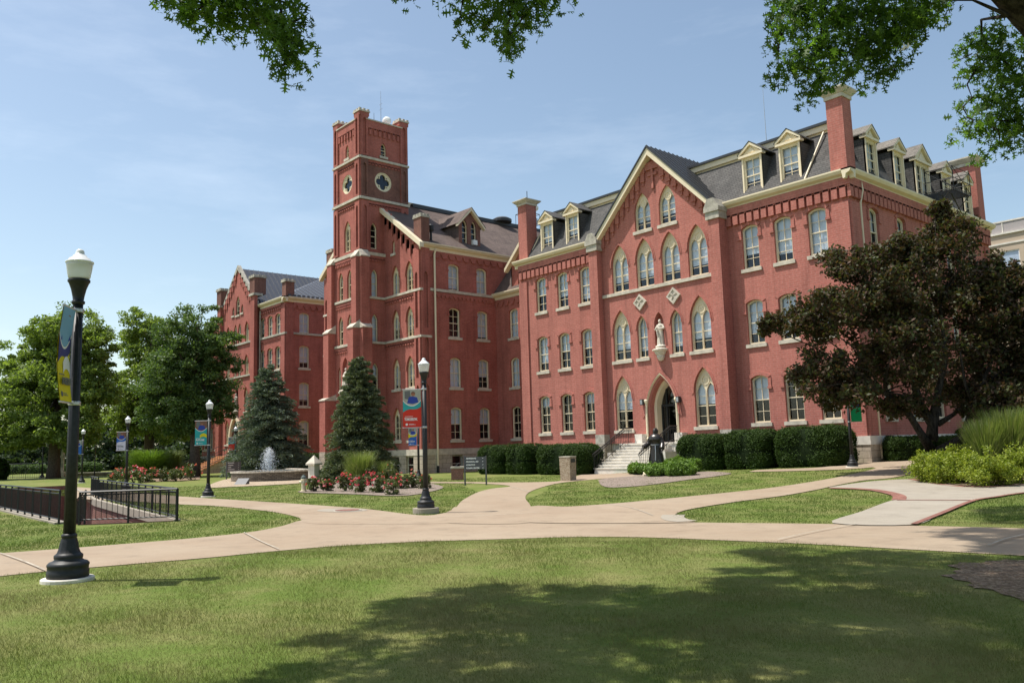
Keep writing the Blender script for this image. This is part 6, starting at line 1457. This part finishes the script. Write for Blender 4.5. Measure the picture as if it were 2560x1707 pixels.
for i, (px, py, s, lab) in enumerate(((-30, 1200, (3.4, 2.6, 2.1), 'dark round bush at the left edge of the photograph behind the sunken court'), (50, 1185, (8, 2., 1.3), 'low far green hedge behind the distant black picket fence'), (205, 1182, (5, 2., 1.4), 'low far green hedge right of the nearest lamp post'), (480, 1180, (3, 2, 1.5), 'green bush at the foot of the dark green tree'))):
    q = gp(px, py); hedge(lab, q.x, q.y, s[0], s[1], s[2], R_(49), 'dark_leaf' if i else 'yew', 7000, None, .6, .1, 60 + i, 'bush', 'bush', .14)
# low bright junipers round the friar
for i, (px, py, w_, h_) in enumerate(((1592, 1186, 1.0, .48), (1640, 1190, 1.25, .52), (1690, 1190, 1.3, .55), (1665, 1180, 1.3, .62), (1712, 1180, 1.0, .66), (1615, 1178, 1.0, .5))):
    q = gp(px, py); hedge(['low bright green juniper at the left end of the statue bed', 'low bright green juniper behind the small tan plaque', 'low bright green juniper at the front right of the statue bed', 'low bright green juniper close before the dark statue', 'taller bright green juniper at the right end of the statue bed', 'low bright green juniper beside the bottom of the steps'][i],
        q.x, q.y + .3, w_ * 1.1, 1.2, h_, R_(49), 'juniper', 6500, 'low junipers round the dark statue', .75, .05, 70 + i, 'juniper_bush', 'bush', .16)
# ---- grasses, roses, lime shrubs
def reeds(base, n, h, spread, label, mat, seed, arch=.6, w=.016, group=None, cat='ornamental grass'):
    r = np.random.default_rng(seed); a = r.uniform(0, 2 * np.pi, n); r0 = np.sqrt(r.random(n)) * spread * .35; out = spread * r.uniform(.25, 1., n) ** .8; H = h * r.uniform(.4, 1.15, n); seg = 5
    d = np.stack([np.cos(a), np.sin(a)], 1); sd_ = np.stack([-np.sin(a), np.cos(a)], 1); T = np.linspace(0, 1, seg + 1)
    rad = r0[:, None] + (out - r0 * .5)[:, None] * (T[None] ** (1.6)); z = H[:, None] * (T[None] * (1 + arch) - arch * T[None] ** 2.6)
    jit = r.normal(0, .06, (n, 2))
    c = np.concatenate([d[:, None, :] * rad[..., None] + jit[:, None, :] * T[None, :, None], z[..., None]], -1)
    ww = (w * r.uniform(.6, 1.3, n))[:, None, None] * (1 - T * .92)[None, :, None]; s3 = np.concatenate([sd_, np.zeros((n, 1))], 1)[:, None, :]
    Lf, Rt = c - s3 * ww, c + s3 * ww; V = np.stack([Lf[:, :-1], Rt[:, :-1], Rt[:, 1:], Lf[:, 1:]], 2).reshape(-1, 3)
    me = np_mesh('ornamental_grass', V, 4, [mat])
    return single('ornamental_grass', me, None, label, cat, group, loc=Vector(base) + Vector((0, 0, -.03)))
reeds(gp(900, 1213), 2600, 1.55, .95, 'tall fountain of green ornamental grass behind the rose bed', 'reed', 81, .12, .018)
reeds(gp(962, 1211), 900, 1.1, .55, 'smaller tuft of green ornamental grass right of the tall one behind the roses', 'reed', 82, .12, .017)
reeds(gp(372, 1196), 3200, 2.1, 2.6, 'large bright green mound of ornamental grass behind the far roses', 'reed_green', 83, .9, .026)
reeds(gp(418, 1192), 2600, 2.1, 2.0, 'pale tipped mound of ornamental grass right of the bright green mound', 'reed', 84, .8, .026)
for i, (px, py, n, h, s) in enumerate(((2470, 1189, 2600, 1.75, .8), (2532, 1185, 3000, 2.0, .95), (2600, 1182, 2500, 2.1, 1.0), (2505, 1172, 2500, 2.05, .95))):
    reeds(gp(px, py), n, h, s, ['tall feathery grass clump at the right, nearest the copper leaved tree', 'tall feathery grass clump at the right edge above the yellow green shrubs', 'tall feathery grass clump cut by the right edge of the photograph', 'tall feathery grass clump set back behind the other clumps at the right'][i], 'reed', 90 + i, .12, .026, 'tall feathery grasses at the right edge')
def bush(name, base, w_, h_, n, mat, leaf, label, cat, group=None, flowers=0, fmat='rose', seed=1, fs=.05, up=.5):
    r = np.random.default_rng(seed); t = thing(name, base, label, cat, group)
    P, C = clumps((0, 0, h_ * .5), (w_ / 2, w_ / 2, h_ * .52), max(8, n // 60), 60, w_ * .17, r, .5, .2, .8); P[:, 2] = np.maximum(P[:, 2], .04)
    obj('foliage', np_mesh('foliage', leaf_quads(P, leaf, up, .55, None, r).reshape(-1, 3), 4, [mat]), t)
    b = MB()
    for i in range(9): q = C[i % len(C)]; b.tube([(0, 0, -.05), (q[0] * .4, q[1] * .4, q[2] * .6), tuple(q)], [.02, .014, .005], 5)
    obj('stems', b.mesh('stems', ['bark']), t)
    if flowers:
        d = unit(r.normal(size=(flowers, 3)) + np.array([0, 0, .55])); d[:, 2] = np.abs(d[:, 2])
        c = d * np.array([w_ * .52, w_ * .52, h_ * .62]) * r.uniform(.85, 1.1, (flowers, 1)) + np.array([0, 0, h_ * .42])
        c = np.repeat(c, 9, 0) + r.normal(0, fs * .55, (flowers * 9, 3))
        obj('blossoms', np_mesh('blossoms', leaf_quads(c, fs, .3, .85, np.repeat(d, 9, 0) * .8, r).reshape(-1, 3), 4, [fmat]), t)
    return t
ROSE = [(785, 1229, .62, .62, 26), (820, 1228, .55, .5, 18), (862, 1228, .72, .75, 34), (900, 1231, .72, .70, 30), (940, 1232, .76, .78, 30), (985, 1237, .72, .62, 22), (1000, 1222, .8, .7, 12), (1030, 1220, .8, .75, 8), (1062, 1222, .6, .6, 6), (975, 1212, .8, .95, 6), (925, 1214, .6, .72, 16)]
RL = ['red rose bush right beside the fire hydrant', 'small red rose bush, second from the fire hydrant', 'tall pink rose bush left of the middle of the rose bed', 'pink rose bush in the middle of the rose bed, before the tall grass', 'bright pink rose bush with a high crown before the tall grass', 'crimson rose bush standing farthest forward in the gravel bed', 'fading rose bush right of the crimson one', 'large faded rose bush with brown heads left of the lamp post', 'faded rose bush half hidden behind the lamp post with the red banner', 'tall leggy rose bush with dark red heads at the back of the bed', 'pink rose bush at the back of the bed against the tall grass']
for i, (px, py, w_, h_, f) in enumerate(ROSE):
    bush('rose_bush', gp(px, py), w_, h_, 1700, 'rose_leaf', .038, RL[i], 'rose bush', 'roses in the gravel bed', int(f * .8), 'rose' if i < 6 or i == 10 else 'rose_pale', 100 + i, .033)
RL2 = ['far red rose bush left of the lamp with the blue and white banner', 'far red rose bush just behind the lamp with the blue and white banner', 'far pink rose bush right of the lamp with the blue and white banner', 'far rose bush before the bright green grass mound', 'far faded rose bush before the pale tipped grass mound', 'far faded brownish rose bush at the right end of the far rose bed', 'far red rose bush at the left end of the far rose bed']
for i, (px, py, w_, h_, f) in enumerate(((300, 1207, 1.5, 1.0, 30), (335, 1208, 1.6, 1.1, 34), (370, 1205, 1.4, 1.0, 20), (408, 1203, 1.5, .9, 12), (440, 1203, 1.4, .95, 14), (478, 1200, 1.7, 1.1, 10), (286, 1204, 1.0, .7, 12))):
    bush('rose_bush', gp(px, py), w_, h_, 900, 'rose_leaf', .075, RL2[i], 'rose bush', 'roses in the far bed at the left', int(f * .55), 'rose' if i == 1 else 'rose_pale', 120 + i, .055)
LIME = [(2325, 1205, 1.25, 0.88), (2370, 1208, 1.2, 0.90), (2415, 1206, 1.2, 0.95), (2455, 1216, 1.35, 0.98), (2500, 1214, 1.3, 1.00), (2548, 1208, 1.4, 1.05), (2600, 1205, 1.4, 1.10), (2345, 1192, 1.2, 0.92), (2400, 1190, 1.3, 0.98), (2460, 1188, 1.4, 1.10), (2530, 1182, 1.5, 1.22)]
LL = ['yellow green shrub at the left tip of the shrub bed, nearest the path', 'yellow green shrub second from the left tip of the shrub bed', 'yellow green shrub third from the left tip, beside bare mulch', 'largest yellow green shrub, bulging forward to the brick edging', 'yellow green shrub just right of the one bulging forward', 'golden tinged shrub at the right edge of the photograph', 'yellow green shrub beyond the right edge of the photograph', 'yellow green shrub behind the left tip of the shrub bed', 'yellow green shrub in the back row before the feathery grasses', 'yellow green shrub in the back row below the nearest feathery grass', 'golden tinged shrub in the back row at the right edge']
for i, (px, py, w_, h_) in enumerate(LIME):
    bush('shrub', gp(px, py), w_, h_, 3600, 'lime_leaf', .04, LL[i], 'shrub', 'yellow green shrubs at the right', seed=140 + i, up=.7)
# ---- the copper leaved tree
b4 = ground_at(2328, 33)
def q3(px, py, dep): p = at(px, py, dep) - b4; return (p.x, p.y, p.z)
cw = lambda px, py, dep, rx, rz_, n, cs=.5, per=105: (q3(px, py, dep), (rx, rx, rz_), n, per, cs)
crown = [cw(2330, 700, 33, 2.4, 2.0, 105), cw(2180, 740, 32.5, 1.9, 1.5, 78), cw(2080, 790, 32, 1.5, 1.1, 52), cw(1985, 800, 32, .95, .55, 24, .36), cw(2480, 760, 33.5, 2.3, 1.9, 95), cw(2600, 820, 33, 2.2, 2.1, 85), cw(2240, 880, 32.5, 2.2, 1.5, 85), cw(2060, 930, 32, 1.35, .8, 42, .42), cw(2120, 985, 32, 1.3, .55, 36, .4),
         cw(2420, 910, 34, 2.2, 1.5, 75), cw(2560, 980, 33.5, 2.0, 1.3, 62), cw(2372, 590, 33, 1.1, .95, 38, .38), cw(2350, 530, 33, .42, .5, 12, .25), cw(2120, 655, 32.5, 1.0, .65, 34, .36), cw(2240, 640, 33, 1.0, .8, 34, .38), cw(2500, 690, 33, 1.0, .7, 30, .36), cw(1915, 818, 32, .42, .22, 9, .25), cw(2260, 1010, 32.5, 1.2, .4, 30, .36), cw(2660, 900, 32, 2.0, 2.0, 60), cw(2500, 1010, 32.2, 1.6, .7, 50, .42), cw(2590, 1030, 32, 1.6, .9, 50, .42), cw(2440, 980, 33.5, 1.2, .6, 30, .4), cw(2560, 700, 32.8, 1.2, .7, 34, .4)]
forks = [[(q3(2328, 1100, 33), .26), (q3(2332, 1060, 33), .22), (q3(2300, 1010, 33), .17), (q3(2278, 930, 33), .12), (q3(2250, 840, 33), .08)],
         [(q3(2328, 1100, 33), .22), (q3(2335, 1040, 33), .2), (q3(2345, 980, 33.2), .14), (q3(2365, 900, 33.2), .10), (q3(2350, 760, 33), .06)],
         [(q3(2325, 1120, 33), .2), (q3(2300, 1080, 32.6), .14), (q3(2275, 1040, 32.4), .12), (q3(2210, 980, 32.2), .08)],
         [(q3(2335, 1135, 33), .22), (q3(2375, 1112, 32.8), .17), (q3(2410, 1090, 32.6), .15), (q3(2428, 1030, 32.6), .13), (q3(2435, 1010, 32.6), .10), (q3(2480, 900, 32.8), .06)],
         [(q3(2345, 1060, 33), .12), (q3(2385, 1035, 33), .08), (q3(2415, 1000, 33), .05), (q3(2500, 930, 33), .03)],
         [(q3(2434, 1012, 32.6), .08), (q3(2412, 960, 32.6), .06), (q3(2400, 880, 32.6), .04)]]
tree('copper_tree', b4, crown, 'purple_leaf', .085, [((0, 0, -.3), .42), ((0, 0, .3), .31), (q3(2326, 1130, 33), .28)], 120, 'wide copper leaved tree with several leaning stems at the right corner of the pink hall', up=.55, barkm='bark_dark', seed=8, forks=forks, flat=.85)
# ================================================================ the oak overhead
r = np.random.default_rng(77); P = []; CL = []
def mass(px, py, rx, ry, dep, n, dd=.6):
    """leaves hanging in the piece of air round a point; rx, ry in metres"""
    n = int(n * 1.35); c = at(px, py - (24 if px < 800 else 34 if px < 1500 else 18 if px < 2400 else 6), dep); d = in_ball(n, r, .9)
    lat = d[:, 0] * rx; dp = d[:, 1] * dd; z = d[:, 2] * ry
    P.append(np.array(c)[None] + np.outer(lat, np.array(LAT)) + np.outer(dp, np.array(DEP)) + np.outer(z, [0, 0, 1])); CL.append(Vector(c))
for m_ in ((440, 8, .28, .20, 7, 110), (520, 28, .36, .22, 7, 190), (600, 34, .36, .21, 7, 190), (655, 20, .26, .24, 7, 120), (470, 60, .17, .10, 7, 45), (560, 72, .2, .07, 7, 40), (640, 78, .14, .07, 7, 35), (700, 100, .14, .17, 7, 75), (735, 120, .19, .23, 7, 110), (715, 165, .16, .18, 7, 75), (690, 195, .09, .08, 7, 26), (752, 70, .1, .1, 7, 26),
           (1010, -4, .22, .06, 7.5, 30), (1100, -2, .22, .09, 7.5, 46), (1180, 10, .28, .16, 7.5, 95), (1280, 20, .36, .20, 7.5, 170), (1370, 14, .28, .16, 7.5, 100), (1440, 2, .18, .06, 7.5, 36), (1310, 66, .28, .18, 7.5, 130), (1210, 84, .18, .12, 7.5, 60), (1150, 78, .11, .09, 7.5, 32), (1270, 120, .19, .14, 7.5, 70), (1285, 150, .10, .07, 7.5, 22),
           (2000, 40, .36, .26, 8.3, 240), (2090, 60, .45, .34, 8.3, 330), (2200, 60, .48, .36, 8.3, 380), (2300, 50, .36, .28, 8.3, 230), (1960, 20, .18, .2, 8.3, 80), (1955, 100, .15, .14, 8.3, 60), (2050, 140, .30, .22, 8.3, 170), (2160, 140, .36, .20, 8.3, 190), (2250, 110, .26, .19, 8.3, 130), (1990, 185, .22, .11, 8.3, 80), (1945, 190, .12, .07, 8.3, 36), (2050, 215, .20, .16, 8.3, 95), (2040, 250, .13, .09, 8.3, 40), (2120, 205, .13, .1, 8.3, 44), (2195, 205, .13, .08, 8.3, 38), (2240, 195, .12, .09, 8.3, 40), (2210, 160, .2, .1, 8.3, 60), (2350, 20, .2, .14, 8.3, 50),
           (2455, 110, .22, .24, 9, 120), (2500, 150, .34, .32, 9, 230), (2545, 210, .30, .36, 9, 220), (2440, 180, .12, .16, 9, 45), (2490, 260, .24, .22, 9, 120), (2530, 310, .28, .22, 9, 150), (2500, 370, .16, .14, 9, 55), (2430, 250, .10, .1, 9, 26), (2420, 335, .12, .09, 9, 30), (2580, 330, .3, .3, 9, 150), (2475, 320, .12, .14, 9, 45), (2420, 300, .05, .05, 9, 8)):
    mass(*m_)
# unseen rest of the crown, above the picture, shaped to shade the near grass
def in_poly(x, y, poly):
    c = False; j = len(poly) - 1
    for i in range(len(poly)):
        if (poly[i][1] > y) != (poly[j][1] > y) and x < (poly[j][0] - poly[i][0]) * (y - poly[i][1]) / (poly[j][1] - poly[i][1]) + poly[i][0]: c = not c
        j = i
    return c
SH_ = [[(500, 1800), (560, 1720), (720, 1660), (900, 1622), (760, 1606), (740, 1590), (830, 1588), (1000, 1614), (1180, 1590), (1300, 1578), (1300, 1850)],
       [(880, 1566), (1000, 1540), (930, 1512), (1020, 1490), (1180, 1468), (1320, 1460), (1500, 1466), (1640, 1470), (1760, 1452), (1900, 1460), (1900, 1590), (1300, 1580), (1100, 1580)],
       [(1300, 1578), (2740, 1480), (2740, 1850), (1200, 1850)],
       [(1780, 1452), (1830, 1425), (1960, 1410), (1880, 1392), (1830, 1372), (1960, 1368), (2180, 1376), (2400, 1384), (2700, 1396), (2700, 1520), (1860, 1540)],
       [(2320, 1330), (2450, 1318), (2700, 1320), (2700, 1392), (2480, 1384), (2420, 1352)], [(2440, 1272), (2540, 1262), (2700, 1262), (2700, 1310), (2480, 1312)]]
hdir = Vector((sd.x, sd.y, 0)); HL = hdir.length
PB = []
for poly in SH_:
    wp = [gp(min(x, 2750), y) for x, y in poly]; wp2 = [(q.x, q.y) for q in wp]; xs = [q[0] for q in wp2]; ys = [q[1] for q in wp2]
    want = int((max(xs) - min(xs)) * (max(ys) - min(ys)) * 19)
    for _ in range(want):
        x, y = r.uniform(min(xs), max(xs)), r.uniform(min(ys), max(ys))
        if not in_poly(x, y, wp2): continue
        g = Vector((x, y, float(gz(x, y)))); dep = g.dot(DEP); H = max(5.4, 2.7 + .72 * dep) + r.uniform(0, 1.8)
        c = g - sd * (H / -sd.z); cnt = 40; d = in_ball(cnt, r, .9) * np.array([.30, .30, .2]); PB.append(np.array(c)[None] + d)
        if r.random() < .07: CL.append(c)
for px, y0_, dep_, n_ in ((560, -380, 7, 16), (800, -460, 7, 12), (1250, -380, 7.5, 20), (1650, -460, 7.5, 20), (2120, -380, 8.3, 26), (2500, -380, 9, 24)):   # the boughs the hanging sprays belong to, above the picture
    for _ in range(n_):
        c = at(px + r.normal(0, 150), y0_ - abs(r.normal(0, 330)), dep_ + r.normal(0, .7)); PB.append(np.array(c)[None] + in_ball(44, r, .9) * np.array([.36, .36, .24]))
for _ in range(420):   # unseen leaves added over and behind the viewer to block sky light
    c = gd(r.uniform(-6, 12), r.uniform(-11, 2.5)) + Vector((0, 0, r.uniform(6.5, 12))); PB.append(np.array(c)[None] + in_ball(60, r, .9) * np.array([.8, .8, .5]))
for _ in range(260):   # behind and beside the viewer
    a = r.uniform(0, 6.28); rr_ = r.uniform(2, 8.5); c = OAK + Vector((rr_ * math.cos(a), rr_ * math.sin(a), r.uniform(8.5, 15)))
    if (c - CP).dot(DEP) * .72 + 1.6 > c.z - 1.5 or (c - CP).dot(LAT) < 4.2: continue
    PB.append(np.array(c)[None] + in_ball(60, r, .9) * np.array([.8, .8, .5]))
    if r.random() < .2: CL.append(c)
P = np.concatenate(P); PB = np.concatenate(PB)
oak = thing('oak_tree', OAK, 'big oak whose lobed leaves and dark limb hang into the top of the photograph', 'tree')
obj('crown', np_mesh('crown', np.concatenate([leaf_lobed(P - np.array(OAK), .098, .55, r), leaf_lobed(PB - np.array(OAK), .15, 1.2, r)]).reshape(-1, 3), len(LOBE), ['oak_leaf']), oak)
b = MB(); O = OAK
def o3(px, py, dep): return at(px, py, dep) - O
crotch = Vector(tuple(LAT * .35)) + Vector((0, 0, 4.2))
b.tube([(0, 0, -.3), (0, 0, .15), (.03, .03, .8), tuple(LAT * .18 + Vector((0, 0, 2.5))), crotch], [.75, .55, .46, .43, .42], 14)
b.tube([(.05, .05, 1.6), tuple(LAT * .2 + Vector((0, 0, 3.0))), crotch, o3(2720, 130, 8.3), o3(2610, 25, 8.1), o3(2520, -45, 8.0), o3(2420, -95, 7.9), o3(2280, -110, 7.6), o3(2100, -260, 7.0), o3(1700, -420, 6.4), o3(1250, -480, 6.2)], [.34, .38, .39, .33, .29, .22, .15, .12, .09, .06, .04], 12)
b.tube([(.03, .03, 2.2), crotch + Vector((0, 0, -.6)), crotch + Vector((.1, .2, .6)), crotch + Vector((.4, .9, 2.5)), crotch + Vector((.6, 2.2, 6)), crotch + Vector((.8, 3, 10))], [.34, .38, .36, .28, .18, .06], 10)
b.tube([(.03, .03, 2.2), crotch + Vector((0, 0, -.5)), crotch + Vector((.3, -.25, .6)), crotch + Vector((1.2, -1, 2.2)), crotch + Vector((2.4, -2.5, 6)), crotch + Vector((3, -3, 9))], [.33, .37, .34, .25, .16, .05], 10)
mains = [o3(2520, 40, 8.0), o3(2280, -110, 7.6), o3(2100, -260, 7.0), o3(1700, -420, 6.4), o3(1250, -480, 6.2), o3(2640, 130, 8.1), crotch + Vector((.6, 2.2, 6)), crotch + Vector((2.4, -2.5, 6))]
CL.sort(key=lambda c: -c.z); done = []
for c in CL:
    e = c - O; near = [q for q in done[-400:] if q.z > e.z + .02 and (q - e).length < .9]
    s = min(near, key=lambda q: (q - e).length) if near else min(mains, key=lambda q: (q - e).length)
    mid = s.lerp(e, .55) + Vector((r.normal(0, .05), r.normal(0, .05), .16 * min(1., (e - s).length)))
    b.tube([s, mid, e], [.012, .009, .004] if near else [.024, .014, .006], 5); done.append(e)
b.tube([o3(690, -120, 7), o3(700, 0, 7), o3(705, 60, 7), o3(712, 100, 7), o3(722, 150, 7)], [.02, .013, .010, .008, .004], 5)
b.tube([o3(1310, -200, 7.4), o3(1282, 0, 7.5), o3(1276, 45, 7.5), o3(1262, 80, 7.5), o3(1280, 130, 7.5)], [.025, .014, .012, .009, .004], 5)
for q in (((2380, 158), (2400, 150), (2430, 135)), ((2400, 295), (2430, 297), (2460, 310)), ((2500, 240), (2530, 275), (2560, 300))): b.tube([o3(x, y, 9) for x, y in q], [.003, .005, .008], 4)
obj('trunk', b.mesh('trunk', ['bark_dark'], True), oak)
# ================================================================ grass blades
def blades(n, deps, lats, hmin, hmax, w, r, keep=None):
    dep = deps[0] * (deps[1] / deps[0]) ** r.random(n); lat = lats[0](dep) + (lats[1](dep) - lats[0](dep)) * r.random(n)
    x = LAT.x * lat + DEP.x * dep; y = LAT.y * lat + DEP.y * dep
    ok = np.ones(n, bool) if keep is None else keep(x, y)
    x, y, dep = x[ok], y[ok], dep[ok]; n = len(x)
    z = gz(x, y); a = r.uniform(0, 6.28, n); h = r.uniform(hmin, hmax, n) * (1 + .5 * np.sin(x * 2.1 + 1.3 * np.sin(y * 1.7)) * np.sin(y * 2.6 + x * .6)) * np.where(r.random(n) < .01, 1.9, 1.); l = r.normal(0, .5, (n, 2)) * h[:, None]; ww = w * (.5 + dep / 12)
    B = np.stack([x, y, z - .004], 1); dx = np.stack([np.cos(a), np.sin(a), 0 * a], 1) * ww[:, None]
    tip = B + np.concatenate([l, h[:, None]], 1)
    return np.stack([B - dx, B + dx, tip], 1).reshape(-1, 3)
def polymask(polys):
    P_ = [np.array(SM(p)) for p in polys]
    def inside(x, y):
        res = np.zeros(len(x), bool)
        for q in P_:
            bx = (x > q[:, 0].min()) & (x < q[:, 0].max()) & (y > q[:, 1].min()) & (y < q[:, 1].max()); idx = np.nonzero(bx)[0]
            if not len(idx): continue
            xx, yy = x[idx], y[idx]; c = np.zeros(len(idx), bool)
            for i in range(len(q)):
                (x1_, y1_), (x2_, y2_) = q[i], q[i - 1]
                k_ = ((y1_ > yy) != (y2_ > yy)) & (xx < (x2_ - x1_) * (yy - y1_) / ((y2_ - y1_) if abs(y2_ - y1_) > 1e-9 else 1e-9) + x1_); c ^= k_
            res[idx] |= c
        return res
    return inside
pm = polymask([P1, P2, P3, P4, P6, [(1070, 1118), (1130, 1109), (1260, 1120), (1180, 1150)]])
pitn = np.array(pit)
def keep_grass(x, y):
    k_ = ~pm(x, y); k_ &= (x - OAK.x) ** 2 + (y - OAK.y) ** 2 > 1.62 ** 2 * (1 - .42 * r.random(len(x)) ** 2); k_ &= (x - L1.x) ** 2 + (y - L1.y) ** 2 > .33 ** 2
    k_ &= ~((x < -22.2) & (y > 5.2) & (y < 10) & (x > -62) & (y - 5.2 < 2.6 + (-22.2 - x) * .15) & (y > 5.6 + 0 * x - .2))
    return k_
gm = blades(500000, (4.2, 15.5), (lambda d: -.66 * d - .8, lambda d: .80 * d + 1.6), .018, .042, .0016, r, keep_grass)
gm2 = blades(330000, (15.5, 48.), (lambda d: -.66 * d, lambda d: .66 * d), .02, .05, .0028, r, keep_grass)
tag(obj('grass', np_mesh('grass', np.concatenate([gm, gm2]), 3, ['grassb', 'grassb_far'], mi=[0] * (len(gm) // 3) + [1] * (len(gm2) // 3))), 'short mown lawn grass, green with dry straw coloured patches', 'grass', kind='stuff')
